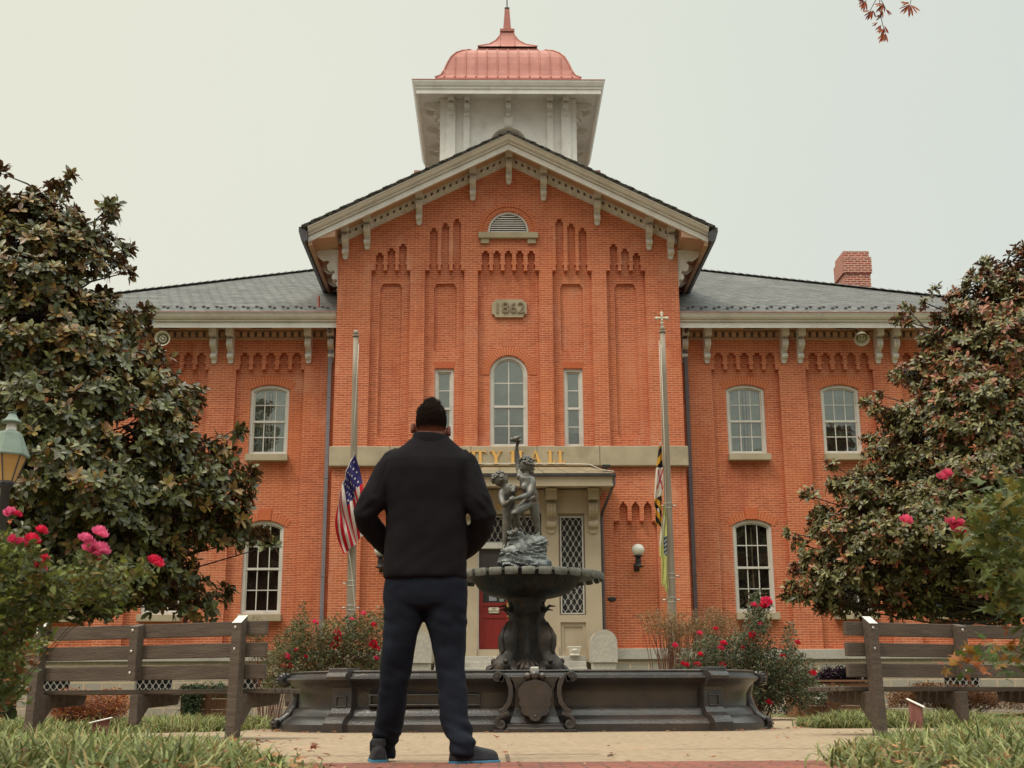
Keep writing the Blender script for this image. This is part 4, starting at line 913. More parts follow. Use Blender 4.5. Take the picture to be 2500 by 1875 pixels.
t = thing('floodlight', 'small black floodlight on the portico roof corner', 'light', (2.41, 30.75, 5.84))
q = MB(); q.box(2.30, 2.51, 30.62, 30.78, 5.97, 6.04); q.build('lamp_housing', 'black_iron', t, bevel=.008)
q = MB(); q.tube([(2.41, 30.72, 5.99), (2.42, 30.72, 5.84)], .018, 6); q.build('stand', 'black_iron', t)
# stone piers
def pier(x, label):
    c = x; w = .30
    t = thing('stone_pier', label, 'stone pier', (x, 29.5, 0), 'round-topped piers beside the steps')
    q = MB(); q.prism([(c-w, 1.18)]+[(c-w, 1.62)]+arc(c, 1.62, w, pi, 0, 14)[1:]+[(c+w, 1.18)], 29.2, 29.8)
    q.build('cap', 'granite', t, bevel=.03)
    q = MB(); q.box(c-w+.03, c+w-.03, 29.24, 29.77, 0, 1.18); q.build('shaft', 'granite', t, bevel=.02)
pier(2.13, 'stained pale stone pier with round top right of the entrance steps'); pier(-2.13, 'pale stone pier with round top seen between the man\'s legs')
t = thing('planter', 'small white ornate planter on the ledge beside the red door', 'planter', (1.56, 31.05, 1.39))
q = MB(); R = lambda h, hy, z: [(1.56-h, 31.05-hy, z), (1.56+h, 31.05-hy, z), (1.56+h, 31.05+hy, z), (1.56-h, 31.05+hy, z)]
q.loft([R(.115, .07, 1.395), R(.125, .08, 1.42), R(.10, .06, 1.44), R(.13, .08, 1.5), R(.15, .10, 1.58), R(.17, .11, 1.59), R(.17, .11, 1.615), R(.15, .09, 1.615), R(.14, .085, 1.56)]); q.build('pot', 'white_ceramic', t, bevel=.005)
q = MB(); q.ell((1.56, 30.955, 1.53), (.07, .012, .03)); q.build('swag', 'white_ceramic', t, True)

# flagpoles -------------------------------------------------------------------
def flagpole(bot, top, label, cross):
    bot, top = Vector(bot), Vector(top); t = thing('flagpole', label, 'flagpole', (bot.x, bot.y, 0))
    ax = top-bot; b0 = bot-ax*(bot.z/ax.z)
    q = MB(); N = 8; q.tube([b0.lerp(top, i/N) for i in range(N+1)], [.108-.052*(i/N)**1.2 for i in range(N+1)], 20); q.build('pole', 'pole_metal', t, True)
    q = MB(); q.tube([top, top+Vector((0, 0, .03))], .075, 16); q.ell(top+Vector((0, 0, .09)), (.062, .062, .068), 16, 10); q.build('ball', 'pole_metal', t, True)
    if cross:
        q = MB(); c = top+Vector((0, 0, .34)); 
        for a in range(4):
            d = Vector((cos(a*pi/2), 0, sin(a*pi/2))); q.tube([c, c+d*.10], [.028, .02], 6); q.ell(c+d*.11, (.04, .02, .04), 10, 6); q.ell(c+d*.15, (.018, .015, .018), 8, 5)
        q.tube([c-Vector((0, 0, .22)), c], .02, 6); q.build('cross_finial', 'cream_paint', t, True)
    return t, b0, top
PL = 27.0
poleL, bL, tL = flagpole(S(856, 1530, PL), S(868.7, 822, PL), 'weathered flagpole left of the man carrying the striped flag', False)
poleR, bR, tR = flagpole(S(1643, 1570, PL), S(1617, 812, PL), 'weathered flagpole on the right topped by a pale cross finial', True)
def clamps(t, b, tp, ys, sides):
    for y, sd in zip(ys, sides):
        q = MB()
        c = S(b, y, PL) if not isinstance(b, Vector) else None
        k = (S(1250, y, PL).z-b.z)/(tp.z-b.z); p = b.lerp(tp, k); r = .112-.052*k
        for dz in (-.05, .05): q.tube([p+Vector((0, 0, dz-.008)), p+Vector((0, 0, dz+.008))], r+.006, 18)
        for s_ in sd: q.tube([p+Vector((s_*r, -.02, 0)), p+Vector((s_*(r+.09), -.02, 0))], .018, 6)
        q.build('cleat_band', 'galv', t, True)
clamps(poleL, bL, tL, (1424, 1483), ((-1,), (-1, 1))); clamps(poleR, bR, tR, (1236, 1408, 1466), ((-1, 1), (1,), (-1, 1)))
def rope(t, pts, r=.008):
    q = MB(); q.tube(pts, r, 5); q.build('halyard', 'rope', t, True)
rope(poleL, [S(876, 840, 26.9), S(871, 920, 26.88), S(867, 1000, 26.86), S(862, 1098, 26.86)]); rope(poleL, [S(851, 1345, 26.85), S(858, 1390, 26.85), S(866, 1480, 26.86), S(870, 1560, 26.9)])
rope(poleR, [S(1609, 832, 26.9), S(1614, 960, 26.88), S(1617, 1080, 26.86)]); rope(poleR, [S(1613, 840, 26.9), S(1622, 1080, 26.86), S(1627, 1300, 26.86), S(1632, 1560, 26.86)])
def flagmesh(name, P, C, nu, nv, parent):
    U, V = np.meshgrid(np.linspace(0, 1, nu+1), np.linspace(0, 1, nv+1), indexing='ij')
    vs, cs = [], []; fs = []
    for i in range(nu):
        for j in range(nv):
            k = len(vs); vs += [P(U[a, b], V[a, b]) for a, b in ((i, j), (i+1, j), (i+1, j+1), (i, j+1))]
            cs += [C((i+.5)/nu, (j+.5)/nv)]*4; fs.append((k, k+1, k+2, k+3))
    return npmesh(name, vs, fs, cs, 'cloth', parent)
zf = lambda x, y, k=(800, 1080, 5.186): (x/k[2]+k[0], y/k[2]+k[1])
RED, WHT, BLU = (.50, .012, .03), (.66, .60, .54), (.035, .028, .13)
def qb(a, b, c, t): return (a[0]*(1-t)**2+2*b[0]*t*(1-t)+c[0]*t*t, a[1]*(1-t)**2+2*b[1]*t*(1-t)+c[1]*t*t)
stars = [(.045+.065*i, (.04+.98*(j+.5)/(5 if i % 2 == 0 else 4)*.52) if i % 2 == 0 else .04+.98*(j+1)/5*.52) for i in range(6) for j in range(5 if i % 2 == 0 else 4)]
def PA(u, v):
    h = (335-215*v, 110+730*v); h = (h[0]-28*sin(v*pi)*1.0+0*u, h[1])
    e = (520-320*v, 1120+310*v)
    m = ((h[0]+e[0])/2+(-60 if v > .6 else 0)*v+40*(1-v)-30*v, (h[1]+e[1])/2)
    x, y = qb(h, m, e, u); x += 14*sin(v*15+u*5)*min(1, u*3+.25)
    p = S(*zf(x, y), 26.72); p.y += .10*sin(v*17+u*6.5)*min(1, .3+u*2)+.05*sin(v*31-u*4); return p
def CA(u, v):
    if u < .025: return WHT
    if v < 7/13 and u < .40:
        for a, b in stars:
            if abs(u-a-.025) < .0125 and abs(v-b) < .0135: return WHT
        return BLU
    return RED if int(v*13) % 2 == 0 else WHT
fl = thing('flag', 'drooping flag with red and white stripes and white stars on blue', 'flag', S(856, 1240, 26.8), 'flags hanging at half staff')
flagmesh('flag_cloth', PA, CA, 90, 104, fl)
zm_ = lambda x, y: (x/3.53+1580, y/3.53+1050)
GOLD, BLK, WH2, RD2 = (.62, .33, .035), (.022, .018, .025), (.66, .60, .52), (.50, .05, .09)
def ribbon(outl, y0, fold):
    ys = [o[0] for o in outl]
    def P(u, v):
        y = ys[0]+(ys[-1]-ys[0])*u
        for i in range(len(outl)-1):
            if y <= outl[i+1][0]+1e-6:
                k = (y-outl[i][0])/(outl[i+1][0]-outl[i][0]); xl = outl[i][1]+(outl[i+1][1]-outl[i][1])*k; xr = outl[i][2]+(outl[i+1][2]-outl[i][2])*k; break
        p = S(*zm_(xl+(xr-xl)*v, y), y0); p.y += fold*sin(v*9+u*7)+fold*.5*sin(v*21+u*3); return p
    return P
def CM(u, v):
    w = u*7.2+v*1.1
    if u < .035: return WH2
    if u < .30: return GOLD if int((u*10.5+v*.9)) % 2 == 0 else BLK
    if u < .62+.06*(1-v):
        a, b = (u-.44)/.125, (v-.62)/.38
        if (abs(a-b) < .22 or abs(a+b) < .22) and abs(a) < 1.0 and abs(b) < 1: return RD2
        if abs(a*a+b*b-.95) < .25 and abs(abs(a)-abs(b)) < .3: return RD2
        return WH2
    k = u*13-v*1.6
    return GOLD if int(k) % 2 == 0 else (WH2 if (.78 < u < .86 and .3 < v < .6) else BLK)
fl = thing('flag', 'narrow hanging flag in black, gold, white and red beside the right pole', 'flag', S(1608, 1280, 26.8), 'flags hanging at half staff')
flagmesh('flag_cloth', ribbon([(105, 105, 122), (230, 92, 130), (330, 78, 134), (450, 68, 138), (560, 60, 130), (640, 62, 124), (720, 72, 126), (800, 72, 122), (832, 104, 118)], 26.80, .035), CM, 110, 26, fl)
def CG(u, v):
    if v > .62 and .36 < u < .58: return (.06, .08, .14) if int(u*60+v*4) % 3 else (.5, .52, .46)
    if .12 < u < .47 and v < .55+.2*sin(u*9): return (.62, .60, .44)
    return (.46, .50, .16) if (u+v*.2) < .3 else (.58, .58, .22)
fl = thing('flag', 'pale yellow-green flag with blue and white emblem hanging low on the right pole', 'flag', S(1615, 1440, 26.8), 'flags hanging at half staff')
flagmesh('flag_cloth', ribbon([(650, 140, 158), (760, 132, 168), (860, 116, 168), (985, 106, 170), (1090, 108, 172), (1110, 122, 174), (1320, 122, 184), (1360, 150, 184), (1395, 162, 172)], 26.84, .03), CG, 90, 20, fl)

# fountain -----------------------------------------------------------------------
FX, FY = 0.0, 16.1
ftn = thing('fountain', 'dark cast-iron fountain with shield-fronted basin, scalloped bowl and statue of two children', 'fountain', (FX, FY, 0))
pr = [(0, 0), (.0, .085), (-.015, .10), (-.035, .125), (-.075, .15), (-.11, .17), (-.12, .195), (-.14, .235), (-.165, .25), (-.18, .262), (-.18, .39), (-.165, .42), (-.14, .46), (-.10, .50), (-.055, .525), (-.035, .545), (-.04, .565), (-.075, .575), (-.085, .60), (-.075, .622), (-.10, .632), (-.24, .632), (-.26, .60), (-.26, .30)]
base = [(-2.06, -2.80), (1.94, -2.80), (2.56, -1.85), (2.56, 1.85), (1.94, 2.80), (-2.06, 2.80), (-2.76, 1.85), (-2.76, -1.85)]
def offs(poly, d):                                     # move each corner along its mitre
    n = len(poly); r = []
    for i in range(n):
        a, b, c = Vector(poly[i-1]), Vector(poly[i]), Vector(poly[(i+1) % n]); e1, e2 = (b-a).normalized(), (c-b).normalized()
        n1, n2 = Vector((e1.y, -e1.x)), Vector((e2.y, -e2.x)); m = (n1+n2).normalized(); r.append(b+m*(d/max(.3, m.dot(n1))))
    return r
def subdiv(poly, bow=.07):
    n = len(poly); r = []
    for i in range(n):
        a, b = Vector(poly[i]), Vector(poly[(i+1) % n]); e = (b-a).normalized(); nn = Vector((e.y, -e.x)); k = 10
        bw = bow if i % 2 == 0 else bow*2.2
        for j in range(k): t = j/k; r.append(a.lerp(b, t)+nn*(bw*4*t*(1-t)))
    return r
dense = subdiv(base)
q = MB()
def basin_ring(d, z): return [(FX+p.x, FY+p.y, z) for p in offs(dense, d)]
q.loft([basin_ring(d, z) for d, z in pr], caps=False)
bas = q.build('basin', 'fountain_iron', ftn, True)
bas.data.set_sharp_from_angle(angle=radians(38))
q = MB(); q.add(basin_ring(-.24, .52), [tuple(range(len(dense)))]); q.build('water', mk('water', (.03, .04, .035), rough=.05), bas)
# recessed panels on the front face, as raised bead frames
for xa, xb in ((-1.72, -.56),):
    q = MB()
    for (x0, x1, z0, z1) in ((xa, xb, .272, .29), (xa, xb, .375, .388), (xa, xa+.025, .29, .375), (xb-.025, xb, .29, .375)):
        yb = FY-2.80-.055+.185; q.box(x0, x1, yb-.05, yb+.03, z0, z1)
    q.build('panel_bead', 'fountain_iron', bas, bevel=.006)
# corner blocks that follow the profile, proud of it
def block_profile(proud): return [(-d-0+0, z) for d, z in pr]
for i in (0, 1, 4, 5):
    b = Vector(base[i]); a, c = Vector(base[i-1]), Vector(base[(i+1) % 8]); e1, e2 = (b-a).normalized(), (c-b).normalized()
    nn = (Vector((e1.y, -e1.x))+Vector((e2.y, -e2.x))).normalized(); tt = Vector((-nn.y, nn.x))
    q = MB(); w = .12
    P3 = [(d+.055, z) for d, z in pr[:20]]+[(-.02, .665), (-.30, .665)]
    P3 = [(.03, 0), (.03, .10), (.012, .13), (-.03, .165), (-.07, .185), (-.10, .20), (-.12, .235), (-.13, .25), (-.135, .42), (-.12, .455), (-.07, .50), (-.012, .535), (.0, .565), (-.02, .60), (-.05, .61), (-.055, .655), (-.28, .66), (-.28, 0)]
    rings = []
    for s_ in (-w, w): rings.append([(FX+b.x+nn.x*d+tt.x*s_, FY+b.y+nn.y*d+tt.y*s_, z) for d, z in P3])
    q.loft(rings)
    if i % 2 == 0 or True:
        c0 = b+nn*(-.135+.012)
        for (s0, s1, z0, z1) in ((-.065, .065, .262, .273), (-.065, .065, .365, .376), (-.065, -.054, .273, .365), (.054, .065, .273, .365)):
            pts = [(FX+c0.x+nn.x*k+tt.x*s_, FY+c0.y+nn.y*k+tt.y*s_, z) for z in (z0, z1) for k in (-.03, .004) for s_ in (s0, s1)]
            q.add(pts, [(0, 2, 3, 1), (4, 5, 7, 6), (0, 1, 5, 4), (2, 6, 7, 3), (0, 4, 6, 2), (1, 3, 7, 5)])
    q.build('corner_block', 'fountain_iron', bas, bevel=.01)
# scroll consoles: ends and centre pairs
def console(cx, cy, ang, parent, w=.085, h=.60, out=.24):
    q = MB(); pts = []
    c1 = (out*.62, h-.055); 
    for i in range(18): a = radians(-330+i*24); r = .022+.036*i/17; pts.append((c1[0]+r*cos(a), c1[1]+r*sin(a)))
    pts += [(out*.30, h-.02), (out*.05, h-.10), (-.02, h*.62), (.0, h*.45), (out*.35, h*.30), (out*.7, h*.22), (out*1.02, h*.17)]
    c2 = (out*.86, .065)
    for i in range(14): a = radians(70-i*28); r = .062-.034*i/13; pts.append((c2[0]+r*cos(a), c2[1]+r*sin(a)))
    r_in = []
    n = len(pts)
    for k in range(n-1):
        (x0, z0), (x1, z1) = pts[k], pts[k+1]; dx, dz = x1-x0, z1-z0; L = math.hypot(dx, dz) or 1; nx, nz = -dz/L*.030, dx/L*.030
        q.add([(x0+nx, -w, z0+nz), (x1+nx, -w, z1+nz), (x1+nx, w, z1+nz), (x0+nx, w, z0+nz), (x0-nx, -w, z0-nz), (x1-nx, -w, z1-nz), (x1-nx, w, z1-nz), (x0-nx, w, z0-nz)],
              [(0, 1, 2, 3), (7, 6, 5, 4), (0, 4, 5, 1), (3, 2, 6, 7)])
    q.box(out*.5, out*1.15, -w*1.05, w*1.05, 0, .03)
    q.tube([(out*.62, -w*.9, h-.055), (out*.62, w*.9, h-.055)], .048, 14); q.tube([(out*.86, -w*.9, .065), (out*.86, w*.9, .065)], .052, 14)
    q.add([(x, y, z) for y in (-w*.8, w*.8) for x, z in ((-.3, .02), (out*.8, .05), (out*.62, .15), (.05, .27), (.0, .40), (.03, .51), (out*.6, h-.05), (-.3, h-.02))], [tuple(range(8)), tuple(range(15, 7, -1))]+[(i, (i+1) % 8, 8+(i+1) % 8, 8+i) for i in range(8)])
    q.xf(Matrix.Translation((cx, cy, 0)) @ Matrix.Rotation(ang, 4, 'Z'))
    return q.build('scroll', 'fountain_iron', parent, True)
for sx, sy in ((-1, -1), (1, -1), (1, 1), (-1, 1)): console(FX+sx*(2.43 if sx > 0 else 2.63), FY+sy*1.80, atan2(sy*.38, sx), bas, w=.11, h=.60, out=.18)
def face_scroll(s):                                     # broad C-scrolls seen face-on beside the shield
    def ribbon(pts, th, y0, y1, q):
        L = []; Rr = []
        for i, (x, z) in enumerate(pts):
            x0, z0 = pts[max(0, i-1)]; x1, z1 = pts[min(len(pts)-1, i+1)]; dx, dz = x1-x0, z1-z0; l_ = math.hypot(dx, dz) or 1; t_ = th[i] if isinstance(th, list) else th
            L.append((x-dz/l_*t_, z+dx/l_*t_)); Rr.append((x+dz/l_*t_, z-dx/l_*t_))
        q.loft([[(s*L[i][0], y0, L[i][1]), (s*Rr[i][0], y0, Rr[i][1]), (s*Rr[i][0], y1, Rr[i][1]), (s*L[i][0], y1, L[i][1])] for i in range(len(pts))])
    q = MB(); up = []
    for i in range(14): a = radians(230-i*22); r = .014+.040*i/13; up.append((-.385+r*cos(a), .555+r*sin(a)))
    up += [(-.315, .575), (-.275, .53), (-.25, .46), (-.245, .38), (-.265, .30), (-.31, .235), (-.36, .205)]
    n = len(up); ribbon(up, [.010+.014*min(1, i/10) for i in range(n)], FY-3.02, FY-2.84, q)
    q.tube([(s*-.385, FY-3.012, .555), (s*-.385, FY-2.84, .555)], .048, 16); q.tube([(s*-.385, FY-3.03, .555), (s*-.385, FY-2.84, .555)], .016, 10)
    lo = [(-.27, .20), (-.31, .185), (-.36, .165), (-.395, .12)]
    for i in range(12): a = radians(165+i*26); r = .052-.032*i/11; lo.append((-.345+r*cos(a), .09+r*sin(a)))
    ribbon(lo, [.018]*5+[.012]*(len(lo)-5), FY-3.04, FY-2.84, q); q.tube([(s*-.345, FY-3.03, .085), (s*-.345, FY-2.84, .085)], .046, 16)
    q.box(min(s*-.42, s*-.27), max(s*-.42, s*-.27), FY-3.045, FY-2.8, 0, .035)
    return q.build('scroll', 'fountain_iron', bas, bevel=.006)
face_scroll(1); face_scroll(-1)
q = MB(); rg = []
for z, hw_, y in ((0, .30, -3.02), (.05, .30, -3.02), (.055, .285, -2.99), (.09, .285, -2.99), (.10, .26, -2.96), (.16, .24, -2.93), (.25, .21, -2.91), (.42, .20, -2.93), (.5, .22, -2.95), (.56, .26, -2.96)):
    rg.append([(-hw_, FY+y, z), (hw_, FY+y, z), (hw_, FY-2.6, z), (-hw_, FY-2.6, z)])
q.loft(rg); q.build('cartouche_ground', 'fountain_iron', bas, bevel=.006)
sh = [(0, .115), (.045, .13), (.065, .165), (.115, .18), (.145, .215), (.14, .25), (.165, .29), (.155, .33), (.175, .37), (.17, .43), (.14, .47), (.11, .50), (.06, .515), (0, .53)]
q = MB(); q.prism(sh+[(-x, z) for x, z in reversed(sh[1:-1])], FY-3.035, FY-2.93)
q.build('shield', 'fountain_iron', bas, bevel=.018)
q = MB(); q.ell((0, FY-3.03, .165), (.016, .012, .016)); 
for x, z, r in ((0, .575, .055), (-.075, .562, .04), (.075, .562, .04)): q.ell((x, FY-3.0, z), (r, .05, r*.9), 14, 8)
q.build('crest', 'fountain_iron', bas, True)
q = MB(); q.box(-.042, .042, FY-3.0, FY-2.6, .60, .655); q.build('clasp', 'galv', bas, bevel=.01)
# pedestal
ped = MB()
ped.lathe([(.62, .0), (.62, .58), (.50, .60), (.46, .64), (.36, .68), (.27, .76), (.24, .90), (.215, 1.05), (.20, 1.2), (.20, 1.30), (.215, 1.38), (.245, 1.42), (.22, 1.45), (.225, 1.50), (.245, 1.55), (.27, 1.60), (.30, 1.64)], (FX, FY, 0), 32, lambda a, r, z: 1+(.06*cos(a*8) if .7 < z < 1.5 else 0))
pd = ped.build('pedestal', 'bowl_iron', ftn, True)
# dolphins, heads down and tails up, curled round the pedestal
for k, ang in enumerate((-55, -125, 55, 125)):
    a = radians(ang); d = Vector((cos(a), sin(a), 0)); P = lambda r, z, t=0: Vector((FX, FY, 0))+d*r+Vector((-d.y, d.x, 0))*t+Vector((0, 0, z))
    q = MB()
    q.tube([P(.66, .66), P(.60, .70), P(.52, .76), P(.45, .83), P(.41, .91), P(.43, 1.00), P(.44, 1.08), P(.40, 1.17), P(.34, 1.25), P(.31, 1.33), P(.36, 1.42)], [.03, .08, .115, .105, .105, .115, .112, .085, .055, .038, .032], 14)
    q.ell(P(.52, .74), (.15, .13, .10), 14, 8); q.ell(P(.66, .665), (.09, .07, .035), 12, 6); q.ell(P(.60, .79, .09), (.035, .035, .035)); q.ell(P(.60, .79, -.09), (.035, .035, .035))
    for t in (-.09, .09): q.tube([P(.36, 1.40), P(.41, 1.47, t*.6), P(.49, 1.46, t)], [.04, .036, .008], 8, flat=.5)
    q.tube([P(.36, 1.40), P(.35, 1.52)], [.04, .01], 8)
    for t in (-.12, .12): q.tube([P(.46, .80, t*.8), P(.56, .70, t*1.5), P(.62, .66, t*2)], [.04, .05, .01], 8, flat=.4)
    q.tube([P(.56, .84), P(.53, .93), P(.56, 1.04), P(.53, 1.15), P(.43, 1.27)], [.015, .02, .022, .018, .008], 6)
    q.build('dolphin', 'bowl_iron', pd, True)
for k in range(4):
    a = radians(-90+90*k); d = Vector((cos(a), sin(a), 0)); q = MB(); P = lambda r, z, t=0: Vector((FX, FY, 0))+d*r+Vector((-d.y, d.x, 0))*t+Vector((0, 0, z))
    for t in (-1, -.5, 0, .5, 1): q.tube([P(.30, .90-.06*abs(t), t*.02), P(.42, .76, t*.12), P(.50, .67, t*.20)], [.012, .035, .012], 6, flat=.5)
    q.ell(P(.46, .70), (.06, .06, .06), 12, 8); q.build('acanthus_leaf', 'bowl_iron', pd, True)
# bowl
q = MB(); zb0 = S(1289, 1459, 15.85).z; zlip = S(1289, 1388, 15.12).z; kb = (zlip-zb0)/.385
prb = [(r, zb0+kb*z) for r, z in ((.24, 0), (.34, .02), (.46, .06), (.56, .13), (.62, .21), (.655, .29), (.70, .335), (.80, .355), (.93, .385))]
def rib(a, r, z): return 1+(.016*abs(cos(a*26)) if r > .3 else 0)
q.lathe(prb, (FX, FY, 0), 208, rib); 
bowl = q.build('bowl', 'bowl_iron', ftn, True)
q = MB(); n = 30; zl = zlip
for k in range(n):                                      # rolled scallops of the lip
    a0 = 2*pi*(k+.12)/n; a1 = 2*pi*(k+.88)/n; rings = []
    for i in range(7):
        a = a0+(a1-a0)*i/6; sw = 1-.10*abs(i/3-1)**4
        pts = [(.80, zl-.035), (.88, zl+.005), (.94, zl+.032), (.985, zl+.030), (1.0, zl+.005), (.998, zl-.035), (.985, zl-.065), (.972, zl-.04), (.965, zl-.005), (.90, zl-.015)]
        rings.append([(FX+(r*1.0-.01*(1-sw))*cos(a), FY+(r-.01*(1-sw))*sin(a), zl+(z-zl)*sw) for r, z in pts])
    q.loft(rings)
lp_ = q.build('scalloped_lip', 'bowl_lip', bowl, True); lp_.data.set_sharp_from_angle(angle=radians(45))
q = MB(); q.lathe([(.001, zl-.03), (.88, zl-.03), (.90, zl-.02), (.93, zl-.005)], (FX, FY, 0), 52); q.build('inner_dish', 'bowl_iron', bowl, True)
# rock and children
z3 = lambda x, y: (x/4.608+1130, y/4.608+1040)
def R3(x, y, dy=0): return S(*z3(x, y), FY+dy)
pxm = (R3(800, 900)-R3(700, 900)).length/100
q = MB()
rocks = [(700, 1575, 320, 110, 0), (640, 1500, 210, 90, -.05), (800, 1500, 190, 100, .0), (720, 1430, 240, 110, .03), (640, 1420, 170, 80, -.08), (830, 1400, 120, 90, .02), (780, 1340, 190, 75, 0), (650, 1330, 110, 60, -.03), (850, 1290, 95, 60, .05), (620, 1260, 110, 45, 0), (600, 1215, 95, 40, -.02), (760, 1290, 150, 50, .02), (500, 1430, 90, 60, -.05), (600, 1320, 80, 60, 0), (480, 1540, 100, 60, 0), (900, 1550, 110, 60, 0), (560, 1400, 90, 70, .05)]
for x, y, rx, ry, dy in rocks:
    c = R3(x, y, dy); q.ell(c, (rx*pxm, max(rx*.8, 60)*pxm, ry*pxm), 10, 6, Matrix.Rotation(random.uniform(-.3, .3), 3, 'Y'))
def rockd(p, n):
    w = p.z*17+p.x*3+noise.noise(p*4)*1.6; st_ = (w-math.floor(w))
    return noise.fractal(Vector((p.x*7, p.y*7, p.z*12)), 1, 2, 4)*.022+(st_-.5)*.034
rk_ = remesh_obj(q, 'rock', 'bronze_rock', ftn, .018, 0, rockd)
rk_.data.set_sharp_from_angle(angle=radians(28))
def figure(name, parts, mat, heads, parent, vox=.012, sm=4):
    q = MB()
    for pts in parts: q.tube([R3(x, y, d) for x, y, r, d in pts], [r*pxm for x, y, r, d in pts], 14)
    for x, y, d, rx, ry, rz in heads: q.ell(R3(x, y, d), (rx*pxm, rz*pxm, ry*pxm), 16, 12)
    return remesh_obj(q, name, mat, parent, vox, sm)
F = .0
figA = figure('child_statue', [
    [(790, 850, 60, 0), (780, 790, 76, 0), (745, 720, 80, -.02), (720, 650, 84, -.02), (712, 590, 80, -.02), (712, 550, 45, -.01), (708, 500, 36, -.02)],      # trunk and neck
    [(650, 590, 44, .0), (640, 520, 40, .08), (622, 430, 36, .10), (612, 350, 33, .10), (606, 280, 26, .08), (610, 215, 19, .06), (622, 190, 22, .05)],        # raised arm
    [(622, 195, 16, .05), (640, 165, 12, .03), (650, 150, 8, .02)], [(622, 195, 14, .05), (605, 172, 10, .0), (598, 158, 7, -.02)], [(625, 195, 12, .05), (618, 165, 9, .0), (612, 150, 7, -.02)], [(626, 195, 12, .05), (632, 165, 9, -.02), (630, 148, 7, -.03)],
    [(770, 590, 44, -.02), (785, 650, 42, -.06), (765, 720, 40, -.10), (740, 770, 36, -.14), (690, 790, 33, -.20), (640, 810, 30, -.24), (590, 822, 22, -.26), (560, 822, 22, -.26)],   # near arm
    [(575, 815, 12, -.27), (545, 805, 10, -.28), (525, 805, 8, -.28)], [(575, 825, 12, -.27), (543, 820, 10, -.29), (520, 822, 8, -.28)], [(572, 835, 11, -.27), (545, 838, 9, -.29), (528, 842, 7, -.28)], [(575, 812, 11, -.25), (560, 790, 9, -.27), (548, 780, 7, -.28)],
    [(730, 870, 62, -.02), (680, 910, 62, -.10), (610, 950, 56, -.18), (585, 975, 52, -.20), (605, 1050, 40, -.14), (615, 1110, 36, -.10), (610, 1155, 28, -.08), (590, 1185, 26, -.12), (560, 1195, 20, -.16)],   # bent leg
    [(800, 870, 62, .02), (810, 960, 56, .02), (815, 1030, 48, .02), (830, 1090, 42, .03), (845, 1150, 34, .03), (850, 1205, 26, .03), (845, 1235, 26, .0), (805, 1240, 18, -.08)]],
    'bronze', [(708, 445, -.02, 72, 80, 76), (655, 500, -.05, 16, 14, 14), (645, 480, -.07, 10, 12, 10), (690, 690, -.10, 40, 50, 30), (600, 165, .02, 70, 18, 26)], ftn)
q = MB()
for i in range(70):                                     # curls
    a, b = random.uniform(0, 2*pi), random.uniform(-.25, 1.35); c = R3(712, 430, -.02); r = 86*pxm
    p = Vector((cos(a)*cos(b), sin(a)*cos(b), sin(b)))
    if p.x < -.35 and p.z < .35 and p.y < .3: continue
    q.ell(c+p*r*.96, (22*pxm, 22*pxm, 18*pxm), 8, 5)
for x, y in ((785, 480), (775, 520), (790, 440), (760, 500)): q.ell(R3(x, y, -.02), (26*pxm, 26*pxm, 26*pxm), 8, 6)
q.build('hair', 'bronze', figA, True)
q = MB()                                                # shell in the hand and cloth behind the hips
q.ell(R3(560, 155, -.01), (36*pxm, 26*pxm, 24*pxm), 12, 8); q.tube([R3(560, 160, -.02), R3(610, 140, -.02), R3(655, 112, -.02)], [26*pxm, 30*pxm, 4*pxm], 10); q.build('shell', 'bronze', figA, True)
q = MB()
for i in range(9):
    t = i/8; x0 = 745+t*25; q.tube([R3(x0, 745+t*20, .06+.03*(i % 2)), R3(800+t*18-6*(i % 3), 840+12*t, .10+.04*(i % 2)), R3(835+t*20-8*(i % 2), 930+20*t, .12-.03*(i % 2)), R3(820+t*62, 1000+12*(i % 3)-t*10, .12)], [8*pxm, 15*pxm, 14*pxm, 6*pxm], 7)
for i in range(4): q.tube([R3(655+i*8, 950, -.02), R3(670+i*7, 1010, .0), R3(690+i*6, 1065, .02), R3(700+i*4, 1110+10*(i % 2), .02)], [6*pxm, 9*pxm, 8*pxm, 4*pxm], 6)
q.tube([R3(700, 850, -.12), R3(740, 830, -.14), R3(790, 800, -.10), R3(820, 800, .0)], [14*pxm, 20*pxm, 22*pxm, 18*pxm], 8)
q.build('drapery', 'bronze', figA, True)
